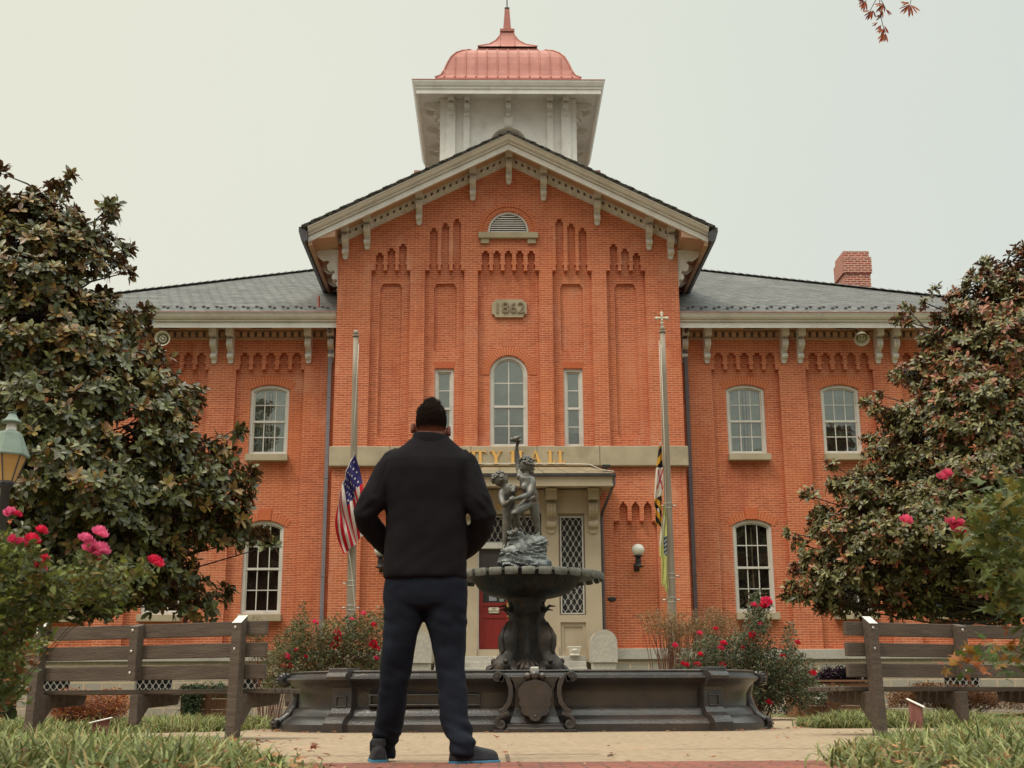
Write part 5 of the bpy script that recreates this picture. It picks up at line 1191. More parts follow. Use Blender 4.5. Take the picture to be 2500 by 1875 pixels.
figB = figure('child_statue', [
    [(510, 930, 62, .04), (520, 860, 74, .04), (515, 790, 84, .03), (505, 730, 92, .0), (490, 690, 70, -.02), (455, 660, 40, -.02), (445, 640, 38, -.02)],
    [(450, 730, 46, -.02), (432, 790, 42, -.05), (445, 850, 40, -.09), (470, 890, 36, -.14), (505, 868, 32, -.20), (540, 845, 26, -.24), (560, 835, 20, -.26)],
    [(560, 740, 40, .06), (590, 710, 36, .02), (585, 690, 30, -.06), (575, 700, 26, -.12), (560, 720, 20, -.14)],
    [(565, 700, 11, -.13), (545, 725, 9, -.16), (538, 750, 7, -.16)], [(575, 700, 11, -.13), (562, 730, 9, -.16), (556, 755, 7, -.16)], [(585, 700, 11, -.13), (580, 730, 9, -.16), (576, 752, 7, -.16)],
    [(545, 835, 13, -.25), (530, 815, 10, -.28), (520, 800, 7, -.28)], [(548, 840, 12, -.26), (530, 832, 9, -.29), (516, 830, 7, -.29)],
    [(500, 940, 62, .05), (500, 1030, 56, .04), (490, 1110, 50, .03), (485, 1180, 42, .03), (478, 1260, 36, .03), (470, 1340, 27, .03), (468, 1375, 24, .0), (455, 1390, 17, -.08)],
    [(540, 940, 58, .12), (570, 1040, 52, .16), (590, 1130, 42, .18), (640, 1180, 36, .20), (670, 1230, 28, .2)]],
    'bronze', [(418, 600, -.03, 78, 84, 80), (500, 575, -.03, 14, 18, 10), (480, 610, -.05, 30, 40, 34)], ftn)
q = MB()
for i in range(60):
    a, b = random.uniform(0, 2*pi), random.uniform(-.5, 1.4); p = Vector((cos(a)*cos(b), sin(a)*cos(b), sin(b)))
    if p.x > .45 and p.z < .5: continue
    q.ell(R3(414, 598, -.03)+p*84*pxm*.96, (24*pxm, 20*pxm, 15*pxm), 8, 5)
q.build('hair', 'bronze', figB, True)

# benches --------------------------------------------------------------------------
def bench(name, loc, ang, label, mirror=1, L=2.35, back=True, zs=.425, group='weathered wooden benches round the fountain'):
    t = thing(name, label, 'bench', loc, group); t.rotation_euler = (0, 0, ang); o3 = Matrix.Identity(4)
    off = Vector(loc)
    def bd(q, nm, mat, par=t, bv=.006):
        q.v = [(x+off.x, y+off.y, z+off.z) for x, y, z in q.v]; return q.build(nm, mat, par, bevel=bv)
    if back:
        for (z0, z1) in ((.865, .985), (.685, .805), (.505, .625)): q = MB(); q.box(-L/2, L/2, .0, .045, z0, z1); bd(q, 'back_slat', 'bench_wood')
        for i, x in enumerate((-L/2+.23, 0, L/2-.23)):
            z0 = 0 if i != 1 else .50; q = MB(); w = .048 if i != 1 else .045; n = len(q.v)
            lean = .03
            q.add([(x+a*w, y+lean*zf_, z) for z, zf_ in ((z0, -1 if z0 == 0 else 0), (.975, 0)) for a, y in ((-1, -.095), (1, -.095), (1, -.001), (-1, -.001))], [(0, 3, 2, 1), (4, 5, 6, 7), (0, 1, 5, 4), (1, 2, 6, 5), (2, 3, 7, 6), (3, 0, 4, 7)])
            q.v[n+4] = (x-w, -.095, .965); q.v[n+5] = (x+w, -.095, .965); q.v[n+6] = (x+w, -.001, 1.03 if i != 1 else .99); q.v[n+7] = (x-w, -.001, 1.03 if i != 1 else .99)
            pst = bd(q, 'post', 'bench_wood')
            if i != 1: q = MB(); q.add([(x-w, -.097, .968), (x+w, -.097, .968), (x+w, -.001, 1.035), (x-w, -.001, 1.035)], [(0, 1, 2, 3)]); bd(q, 'cut_top', 'cut_wood', pst, 0)
            q = MB()
            for z in (.565, .75, .93): q.ell((x-.01, -.097, z), (.014, .010, .014), 10, 6)
            bd(q, 'bolts', 'bolt_metal', pst, 0)
    for i in range(5): q = MB(); y = .06+i*.105; q.box(-L/2-.02, L/2+.02, y, y+.09, zs-.04, zs); bd(q, 'seat_slat', 'bench_wood')
    for x in (-L/2+.23, 0, L/2-.23):
        q = MB(); y1 = .60
        q.add([(x+a, y, z) for a in (-.045, .045) for y, z in ((-.03, zs-.042), (y1-.03, zs-.042), (y1-.06, zs-.13), (.12, zs-.16), (.0, zs-.30), (-.03, zs-.30))], [(0, 1, 2, 3, 4, 5), (11, 10, 9, 8, 7, 6)]+[(i, (i+1) % 6, 6+(i+1) % 6, 6+i) for i in range(6)])
        if not back: q.box(x-.05, x+.05, .22, .34, 0, zs-.13)
        bd(q, 'seat_bracket', 'bench_wood')
    return t
iL, oL = S(585, 1700, 10.9), S(98, 1700, 11.75); iL.z = oL.z = 0; d = (iL-oL); mid = (iL+oL)/2; LB = d.length+.46; bench('wooden_bench', tuple(mid), atan2(d.y, d.x), 'weathered wooden bench on the left, its plank back towards the viewer beside the rust-coloured shrub', L=LB)
iR, oR = S(2128, 1700, 11.3), S(2552, 1700, 12.15); iR.z = oR.z = 0; d = (oR-iR); mid = (iR+oR)/2; bench('wooden_bench', tuple(mid), atan2(d.y, d.x), 'weathered wooden bench on the right, its plank back towards the viewer behind the maple leaves', L=d.length+.46)
bench('backless_bench', (-6.95, 12.6, -.06), radians(-20), 'dark backless bench cut off by the left edge of the photo', back=False, L=2.4, group=None)
bench('backless_bench', (-2.9, 18.9, .26), radians(6), 'low wooden plank bench just behind the left end of the fountain basin', back=False, L=1.5, zs=.36, group=None)

# planter boxes ---------------------------------------------------------------------
def planter(x0, x1, y0, y1, h, label):
    t = thing('planter_box', label, 'planter', ((x0+x1)/2, (y0+y1)/2, 0), 'wooden planter boxes by the wall')
    q = MB(); n = 3
    for i in range(n): z0, z1 = h*i/n, h*(i+1)/n-.012; q.box(x0, x1, y0, y0+.04, z0, z1); q.box(x0, x0+.04, y0+.041, y1, z0, z1); q.box(x1-.04, x1, y0+.041, y1, z0, z1); q.box(x0, x1, y1-.04, y1-.001, z0, z1)
    for x in (x0-.02, (x0+x1)/2-.05, x1-.08): q.box(x, x+.1, y0-.025, y0-.001, 0, h)
    q.build('box', 'planter_wood', t, bevel=.006); q = MB(); q.box(x0-.04, x1+.04, y0-.05, y0+.06, h, h+.035); q.build('rim', 'planter_wood', t)
    q = MB(); q.box(x0+.04, x1-.04, y0+.04, y1-.04, h-.12, h-.05); q.build('soil', 'soil', t)
PB = ((S(445, 1700, 24.5).x, S(572, 1700, 24.5).x, 24.5, 25.3, .60), (S(1940, 1700, 24.5).x, S(2130, 1700, 24.5).x, 24.5, 25.3, .66))
planter(*PB[0], 'rust-brown wooden planter box with ivy, behind the left bench'); planter(*PB[1], 'orange-brown wooden planter box with white and purple flowers beside the right bench')
# little path lights
def path_light(x, y, h, w, label, ang):
    t = thing('path_light', label, 'path light', (x, y, 0), 'low wooden path lights'); t.rotation_euler = (0, 0, ang)
    q = MB(); q.add([(x+a*w/2, y+b*w/2, z) for z, lst in ((0, 0), (h, 1)) for a, b in ((-1, -1), (1, -1), (1, 1), (-1, 1))], [(0, 3, 2, 1), (4, 5, 6, 7), (0, 1, 5, 4), (1, 2, 6, 5), (2, 3, 7, 6), (3, 0, 4, 7)])
    q.v[5] = (x+w/2, y-w/2, h*.78); q.v[6] = (x+w/2, y+w/2, h*.78); q.build('post', 'rust_wood', t, bevel=.005)
    q = MB(); q.add([(x-w*.66, y-w*.66, h*1.02), (x+w*.72, y-w*.66, h*.73), (x+w*.72, y+w*.66, h*.73), (x-w*.66, y+w*.66, h*1.02), (x-w*.66, y-w*.66, h*1.06), (x+w*.72, y-w*.66, h*.77), (x+w*.72, y+w*.66, h*.77), (x-w*.66, y+w*.66, h*1.06)], [(0, 3, 2, 1), (4, 5, 6, 7), (0, 1, 5, 4), (1, 2, 6, 5), (2, 3, 7, 6), (3, 0, 4, 7)])
    q.build('cap', 'dirty_paint', t)
path_light(S(2238, 1760, 14.2).x, 14.2, .31, .13, 'rusty wooden path light with slanted cap under the right bench', radians(-25))
path_light(S(247, 1760, 12.6).x, 12.6, .17, .15, 'small dark path light half sunk in grass by the rust-coloured shrub', radians(200))
q = MB(); c = S(2219, 1740, 24.6); q.box(c.x-.42, c.x+.42, 24.4, 24.8, 0, .17); o = q.build('stone_block', 'tan_paint', None, bevel=.02); settle(o); tag(o, 'low reddish stone block lying on the lawn behind the right bench', 'stone block')

# street lamp on the left edge ---------------------------------------------------------
LY = 12.5; lc = S(22, 1100, LY).x; lz = lambda y: S(22, y, LY).z; kz = (lz(1000)-lz(1100))/100
t = thing('street_lamp', 'green copper lantern with amber glass at the left edge', 'street lamp', (lc, LY, 0))
Z = lambda y: lz(980+y/5.53)
W = lambda w: w/5.53*kz
def hexr(r, z, n=6): return [(lc+r*cos(pi/6*0+2*pi*k/n+pi/6), LY+r*sin(2*pi*k/n+pi/6), z) for k in range(n)]
q = MB(); q.lathe([(W(40), Z(165)), (W(52), Z(158)), (W(52), Z(150)), (W(10), Z(145))][::1], (lc, LY, 0), 20); q.lathe([(W(128), Z(290)), (W(122), Z(268)), (W(85), Z(240)), (W(60), Z(205)), (W(42), Z(165)), (.001, Z(165))], (lc, LY, 0), 28)
q.build('finial_hood', 'verdigris', t, True)
q = MB(); q.lathe([(W(78), Z(400)), (W(66), Z(380)), (W(58), Z(290)), (.001, Z(285))], (lc, LY, 0), 24); q.build('collar', 'dirty_paint', t, True)
q = MB(); q.loft([hexr(W(262), Z(745)), hexr(W(268), Z(725)), hexr(W(150), Z(440)), hexr(W(130), Z(415)), hexr(W(80), Z(395))]); q.build('lantern_roof', 'verdigris', t)
q = MB(); q.loft([hexr(W(110), Z(1085)), hexr(W(232), Z(722))]); q.build('glass_panes', 'amber_glass', t)
q = MB()
for k in range(6): q.tube([hexr(W(113), Z(1085))[k], hexr(W(235), Z(722))[k]], .008, 6)
q.loft([hexr(W(118), Z(1112)), hexr(W(118), Z(1080))]); q.build('frame', 'dark_metal', t)
q = MB(); q.lathe([(.16, 0), (.16, .12), (.11, .2), (.085, .5), (.05, .7), (.045, Z(1180)), (.07, Z(1150)), (W(100), Z(1110))], (lc, LY, 0), 18); q.build('post', 'black_iron', t, True)
# ------------------------------------------------------------ the standing man, seen from behind
PYD = 6.6
def P_(x, y, dy=0.0): return D(x, y, PYD+dy)
kp = (P_(1000, 1200)-P_(900, 1200)).length/100
man = thing('person', 'man in black jacket and dark jeans seen from behind, hands in front pockets', 'person', (P_(915, 1640).x, PYD, 0))
def ringp(y, xl, xr, b, dy=0, n=40, e=2.5, tilt=0):
    cx = (xl+xr)/2; a = (xr-xl)/2*kp; c = P_(cx, y, dy); out = []
    for k in range(n):
        t = 2*pi*k/n; ct, st_ = cos(t), sin(t)
        out.append(Vector((c.x+a*abs(ct)**(2/e)*(1 if ct > 0 else -1), c.y+b*abs(st_)**(2/e)*(1 if st_ > 0 else -1), c.z+tilt*ct*a)))
    return out
def limb(q, pts, n=24):
    q.tube([P_(x, y, d) for x, y, r, d in pts], [r*kp for x, y, r, d in pts], n)
ARM_L = [(868, 985, 24, .0), (853, 997, 31, .0), (839, 1018, 32, -.01), (822, 1053, 31.5, -.02), (805, 1082, 30, -.035), (789, 1110, 28, -.03), (795, 1132, 26, .02), (811, 1153, 25, .07), (831, 1173, 23.5, .12), (848, 1188, 22, .15)]
ARM_R = [(988, 988, 24, .0), (1001, 1001, 31, .0), (1008, 1020, 32, -.01), (1018, 1050, 31.5, -.02), (1031, 1082, 30.5, -.035), (1044, 1113, 28, -.03), (1040, 1138, 26, .02), (1026, 1161, 25, .07), (1008, 1181, 23.5, .12), (992, 1195, 22, .15)]
# body (skin): head, neck, torso core, arms, legs, as one skin
q = MB()
head = [(948, 903, 962, .070, .01), (940, 902, 962, .078, .01), (930, 901.5, 962, .082, .010), (920, 901, 962, .086, .008), (910, 900.5, 962.5, .092, .004), (898, 902, 962, .096, .0), (888, 906, 957, .094, .0), (880, 912, 953, .086, .0), (875, 918, 948, .066, .0), (872, 925, 942, .04, 0)]
q.loft([ringp(y, a, b, d, o, 32, 2.1) for y, a, b, d, o in head])
q.ell(P_(931, 918, .095), (.030, .022, .035)); q.ell(P_(931, 905, .108), (.014, .022, .022), 10, 8)       # jaw and nose, facing the building
q.ell(P_(931, 921, .075), (.045, .03, .03)); q.ell(P_(931, 913, .10), (.022, .012, .006), 10, 6)
limb(q, [(931, 922, 29, .01), (931, 940, 30, .0), (930, 965, 32, .0), (930, 990, 40, .0)])
for x in (892, 969.3):
    s = -1 if x < 931 else 1; yy = 925 if s < 0 else 932
    q.ell(P_(x, yy, .0), (.013, .022, .031), 14, 10, Matrix.Rotation(s*-.16, 3, 'Y')); q.ell(P_(x-s*4, yy+2, .004), (.014, .016, .022), 10, 8); q.ell(P_(x+s*1.2, yy-6, -.006), (.010, .014, .018), 10, 8)
q.loft([ringp(y, a, b, d) for y, a, b, d in ((1240, 850, 985, .09), (1150, 855, 985, .09), (1060, 850, 995, .09), (1000, 860, 985, .07), (985, 880, 975, .06))])
for arm, s in ((ARM_L, 1), (ARM_R, -1)):
    limb(q, [(x, y, r*.6, d) for x, y, r, d in arm], 14)
    x, y, r, d = arm[-1]
    limb(q, [(x, y, 12, d), (x+s*10, y+10, 14, d+.01), (x+s*16, y+22, 13, d+.01)], 12)
    for i in range(4): limb(q, [(x+s*(12+i*2.5), y+20, 3.8, d+.03-.018*i), (x+s*(14+i*2.5), y+36-i*i*1.1, 3.3, d+.035-.018*i), (x+s*(13+i*2.5), y+48-i*i*1.6, 2.6, d+.03-.018*i)], 8)
    limb(q, [(x+s*4, y+8, 4.5, d-.02), (x-s*2, y+20, 4, d-.03), (x+s*2, y+31, 3, d-.025)], 8)
LEG_L = [(872, 1255, 40, 0), (862, 1330, 34, 0), (854, 1420, 28, .02), (846, 1500, 25, .06), (835, 1570, 20, .14), (826, 1625, 16, .2)]
LEG_R = [(958, 1255, 40, 0), (967, 1330, 34, 0), (975, 1420, 28, 0), (980, 1500, 25, -.05), (988, 1570, 20, -.12), (998, 1625, 16, -.17)]
for leg in (LEG_L, LEG_R): limb(q, [(x, y, r*.7, d) for x, y, r, d in leg], 14)
body = remesh_obj(q, 'body', 'skin', man, .0065, 3)
# jacket
def jdisp(p, n):
    u = Vector((p.x*7, p.y*7, p.z*4)); f = noise.noise(u)*.006+noise.noise(Vector((p.x*16+3, p.y*12, p.z*11)))*.0035
    z0 = P_(0, 1112).z
    for ex, s in ((P_(797, 1112).x, 1), (P_(1040, 1112).x, -1)):      # creases gathered at the elbows
        w = math.exp(-((p.x-ex)/.10)**2-((p.z-z0)/.12)**2); f += w*.009*noise.noise(Vector(((p.x*s+p.z)*9, p.y*8, (p.z-p.x*s)*26)))
    f += .006*noise.noise(Vector(((p.x+p.z*.5)*5, 3, (p.z-p.x*.6)*15)))*max(0, 1-abs(p.z-1.0)*2.2)
    zs = P_(0, 1010).z
    for ex, s in ((P_(838, 1010).x, -1), (P_(1022, 1015).x, 1)):                # shoulder seams
        d_ = (p.x-ex)-s*(p.z-zs)*-.28
        f -= .006*math.exp(-(d_/.007)**2)*math.exp(-((p.z-zs)/.13)**2)
    return f
q = MB()
J = [(1252, 829, 1008, .128, .0), (1244, 827, 1009, .133, .0), (1232, 828, 1008, .134, 0), (1205, 829, 1008, .134, 0), (1170, 831, 1009, .135, 0), (1130, 833, 1008, .137, 0), (1090, 833, 1008, .140, 0), (1050, 828, 1012, .142, -.005), (1015, 822, 1020, .136, -.01), (995, 826, 1020, .122, -.012), (983, 838, 1010, .108, -.01), (972, 856, 1000, .096, -.008), (963, 870, 990, .086, -.004), (954, 880, 981, .078, .0), (948, 889, 975, .074, .002)]
q.loft([ringp(y, a, b, d, o, 48, 2.6) for y, a, b, d, o in J])
limb(q, ARM_L); limb(q, ARM_R)
q.loft([ringp(y, a, b, d, o, 40, 2.2, -.10) for y, a, b, d, o in ((962, 886, 977, .080, .002), (952, 890, 974, .080, .002), (944, 892, 972, .079, .004))])
jk = remesh_obj(q, 'jacket', 'wool', man, .0085, 4, jdisp)
q = MB(); q.loft([ringp(y, a, b, d, o, 48, 2.2, -.10) for y, a, b, d, o in ((961, 884, 979, .088, .002), (952, 888.5, 975, .087, .002), (944, 891, 973, .085, .004), (940, 893, 971, .083, .006), (940, 896, 968, .078, .006), (950, 896, 967, .076, .006))], caps=False)
q.build('collar', 'wool', jk, True)
# hair: short sides, spiked crest
q = MB()
hr = [(939, 905, 959, .074, .006), (933, 902.5, 961, .082, .004), (927, 899.8, 963.6, .089, .002), (920, 898, 965.2, .094, .0), (912, 896.8, 966.2, .099, -.002), (900, 898, 965.8, .102, -.004), (891, 901, 963.2, .101, -.004), (883, 905.5, 959, .096, -.002), (876, 913, 953.5, .086, 0), (871, 919.5, 949, .07, 0), (868.5, 926, 944.5, .045, 0)]
q.loft([ringp(y, a, b, d, o, 36, 2.15) for y, a, b, d, o in hr])
cap_o = remesh_obj(q, 'hair', 'hair_fade', man, .006, 2, lambda p, n: noise.noise(p*60)*.0018)
vv = []; ff = []
q = MB()
for i in range(190):                                    # tousled tufts of the crest
    a = random.uniform(-1, 1); u_ = random.uniform(-1, 1); x = 935+a*19; dy = u_*.080; y = 870.5+abs(a)**1.7*10+abs(u_)**2*5
    b0 = P_(x, y+4, dy); tip = b0+Vector((random.uniform(-.010, .014)+a*.008, random.uniform(-.012, .004), random.uniform(.008, .019)*(1-.45*abs(a-.15))))
    q.tube([b0, b0.lerp(tip, .5)+Vector((random.uniform(-.004, .004), 0, 0)), tip], [.0036, .0026, .0005], 5)
for i in range(420):                                    # clipped hair over the crown and back of the head
    a = random.uniform(0, 2*pi); b = random.uniform(.30, 1.5); dd = Vector((cos(a)*cos(b), sin(a)*cos(b), sin(b))); c_ = P_(931, 898)
    b0 = c_+Vector((dd.x*.074, dd.y*.100, dd.z*.068-.003)); tip = b0+dd*random.uniform(.009, .013)+Vector((random.uniform(-.006, .006), random.uniform(-.003, .003), random.uniform(-.004, .004)))
    q.tube([b0, tip], [.0042, .0009], 4)
q.build('hair_tufts', 'hair', cap_o, fix=False)
c0 = P_(931, 898)
for i in range(9000):                                   # short hair strands
    a = random.uniform(0, 2*pi); b = random.uniform(.22, 1.57)
    if i % 2: b = random.uniform(.75, 1.57)
    dd = Vector((cos(a)*cos(b), sin(a)*cos(b), sin(b)))
    p = c0+Vector((dd.x*.080, dd.y*.106, dd.z*.073-.003))
    crest = max(0, dd.z-.5)*max(0, 1-abs(dd.x-.1)*1.3)
    L = .005+.030*crest+.004*random.random()+(.016*random.random() if crest > .12 else 0)
    t = (dd+Vector((random.uniform(-.4, .4), random.uniform(-.4, .4), random.uniform(-.1, .4)+crest))).normalized(); s_ = t.cross(dd)+Vector((.01, 0, 0)); s_.normalize()
    k = len(vv); w = .0011; vv += [p-s_*w-dd*.004, p+s_*w-dd*.004, p+t*L]; ff.append((k, k+1, k+2))
npmesh('hair_strands', vv, ff, None, 'hair', cap_o)
# jeans
def tdisp(p, n):
    f = noise.noise(Vector((p.x*8, p.y*8, p.z*5)))*.006+noise.noise(Vector((p.x*14, p.y*14, p.z*16)))*.004
    for zc, a in ((P_(0, 1335).z, .009), (P_(0, 1480).z, .008), (P_(0, 1598).z, .020)): f += a*noise.noise(Vector((p.x*9+p.z*6, p.y*7, p.z*24+p.x*8)))*math.exp(-((p.z-zc)/.085)**2)
    return f
q = MB()
q.loft([ringp(y, a, b, d, 0, 44, 2.6) for y, a, b, d in ((1236, 836, 1001, .112), (1260, 829, 1009, .122), (1290, 828, 1010, .126), (1308, 829, 1009, .118), (1316, 833, 1004, .10))])
TL = [(1270, 830, 912, .11, 0), (1310, 829, 914, .112, 0), (1345, 829, 911, .106, 0), (1372, 828, 903, .102, 0), (1400, 826, 896, .098, 0), (1450, 823, 887, .088, .02), (1500, 817, 881, .084, .05), (1550, 811, 873, .082, .09), (1590, 804, 862, .080, .13), (1606, 803, 854, .080, .16), (1618, 803, 852, .080, .185), (1630, 801, 853, .078, .195), (1638, 802, 852, .070, .20)]
TR = [(1270, 915, 1009, .11, 0), (1310, 917, 1009, .112, 0), (1345, 920, 1008, .106, 0), (1372, 928, 1007, .102, 0), (1400, 935, 1006, .098, 0), (1450, 944, 1004, .090, -.02), (1485, 947, 1010, .09, -.04), (1510, 948, 1010, .086, -.06), (1550, 952, 1011, .084, -.09), (1585, 961, 1019, .084, -.12), (1602, 967, 1024, .085, -.15), (1614, 970, 1023, .082, -.16), (1628, 972, 1022, .078, -.165), (1634, 974, 1020, .068, -.165)]
for T_ in (TL, TR): q.loft([ringp(y, a, b, d, o, 32, 2.3) for y, a, b, d, o in T_])
remesh_obj(q, 'jeans', 'denim', man, .0085, 4, tdisp)
# shoes
def shoe(hx, hy, L, ang, label=None, patch=False):
    """heel at (hx, hy) on the ground, toe pointing along ang"""
    T = Matrix.Translation((hx, hy, 0)) @ Matrix.Rotation(ang, 4, 'Z')
    sec = [(-.012, .027, .022, .075), (.0, .038, .022, .092), (.04, .043, .022, .105), (.08, .045, .022, .108), (.12, .047, .022, .100), (.17, .052, .022, .088), (.215, .052, .022, .080), (.25, .048, .022, .074), (.272, .038, .022, .066), (.286, .020, .024, .052)]
    q = MB(); rings = []
    for x, w, z0, z1 in sec:
        rings.append([Vector((x*L/.288, w*cos(t)*(1 if sin(t) < .3 else .88), z0+(z1-z0)*max(0, sin(t))**.8 if sin(t) > 0 else z0)) for t in [2*pi*k/20 for k in range(20)]])
    q.loft(rings); q.tube([(.035, 0, .09), (.035, 0, .125)], [.036, .034], 16); q.xf(T)
    o = remesh_obj(q, 'shoe', 'shoe_black', man, .005, 3)
    q = MB(); rg = []
    out = [(-.018, 0), (-.012, .026), (.01, .040), (.05, .046), (.10, .047), (.16, .054), (.21, .056), (.255, .050), (.285, .034), (.298, .012)]
    pl_ = [(x*L/.288, y) for x, y in out]+[(x*L/.288, -y) for x, y in reversed(out)]
    for z, s_ in ((.0, .96), (.004, 1), (.009, 1)): rg.append([(x*1.0, y*s_, z) for x, y in pl_])
    q.loft(rg); q.xf(T); q.build('outsole', 'shoe_grey', o)
    q = MB(); q.loft([[(x, y*s_, z) for x, y in pl_] for z, s_ in ((.0095, 1.0), (.018, .985), (.023, .93))]); q.xf(T); q.build('midsole', 'shoe_blue', o)
    if patch:
        q = MB(); q.ell((.028, -.034, .082), (.036, .014, .020), 14, 8); q.xf(T); q.build('side_patch', 'shoe_grey', o, True)
sl_ = G(817/.8848, 1652/.8848); shoe(sl_.x+.0, sl_.y+.03, .27, radians(96))
sr_ = G(983/.8848, 1656/.8848); shoe(sr_.x-.01, sr_.y+.05, .272, radians(38), patch=True)

# ------------------------------------------------------------ foliage
def leaves_np(O, DR_, NR, Ls, Wf, fold=.25, droop=.15, cols=None, tmpl='leaf'):
    """O origins (N,3), DR_ directions, NR approximate normals; returns verts, tris, colours"""
    DR_ = DR_/np.linalg.norm(DR_, axis=1, keepdims=True)
    Sd = np.cross(NR, DR_); Sd /= (np.linalg.norm(Sd, axis=1, keepdims=True)+1e-9); Nn = np.cross(DR_, Sd)
    if tmpl == 'leaf':
        T = np.array([(0, 0, 0), (.34, .40, fold*.4), (.34, 0, 0), (.34, -.40, fold*.4), (.72, .47, fold*.4-droop*.45), (.72, 0, -droop*.45), (.72, -.47, fold*.4-droop*.45), (1, 0, -droop)])
        TF = np.array([(0, 2, 1), (0, 3, 2), (1, 2, 5), (1, 5, 4), (2, 3, 6), (2, 6, 5), (4, 5, 7), (5, 6, 7)])
    elif tmpl == 'small':
        T = np.array([(0, 0, 0), (.5, .5, fold*.5), (.5, -.5, fold*.5), (1, 0, -droop)]); TF = np.array([(0, 2, 1), (1, 2, 3)])
    elif tmpl == 'maple':
        a = []; 
        for k, (an, r) in enumerate(((-2.6, .25), (-1.9, .48), (-1.5, .22), (-.95, .62), (-.45, .30), (0, .85), (.45, .30), (.95, .62), (1.5, .22), (1.9, .48), (2.6, .25))): a.append((.3+r*cos(an), r*sin(an), -droop*r))
        T = np.array([(.3, 0, 0)]+a); TF = np.array([(0, i, i+1) for i in range(1, 11)]+[(0, 11, 1)])
    n, m = len(O), len(T)
    V = O[:, None, :]+DR_[:, None, :]*(T[None, :, 0:1]*Ls[:, None, None])+Sd[:, None, :]*(T[None, :, 1:2]*(Ls*Wf)[:, None, None])+Nn[:, None, :]*(T[None, :, 2:3]*(Ls*Wf)[:, None, None])
    Fi = TF[None]+(np.arange(n)*m)[:, None, None]
    C = np.repeat(cols, m, axis=0) if cols is not None else None
    return V.reshape(-1, 3), Fi.reshape(-1, 3), C
def unit(n):
    v = rng.normal(size=(n, 3)); return v/np.linalg.norm(v, axis=1, keepdims=True)
def inpoly(x, y, poly):
    r = False; n = len(poly); j = n-1
    for i in range(n):
        xi, yi = poly[i]; xj, yj = poly[j]
        if (yi > y) != (yj > y) and x < (xj-xi)*(y-yi)/(yj-yi)+xi: r = not r
        j = i
    return r
def edgedist(x, y, poly):
    m = 1e9; n = len(poly)
    for i in range(n):
        ax, ay = poly[i]; bx, by = poly[(i+1) % n]; dx, dy = bx-ax, by-ay; t = max(0, min(1, ((x-ax)*dx+(y-ay)*dy)/(dx*dx+dy*dy+1e-9)))
        m = min(m, math.hypot(x-ax-t*dx, y-ay-t*dy))
    return m
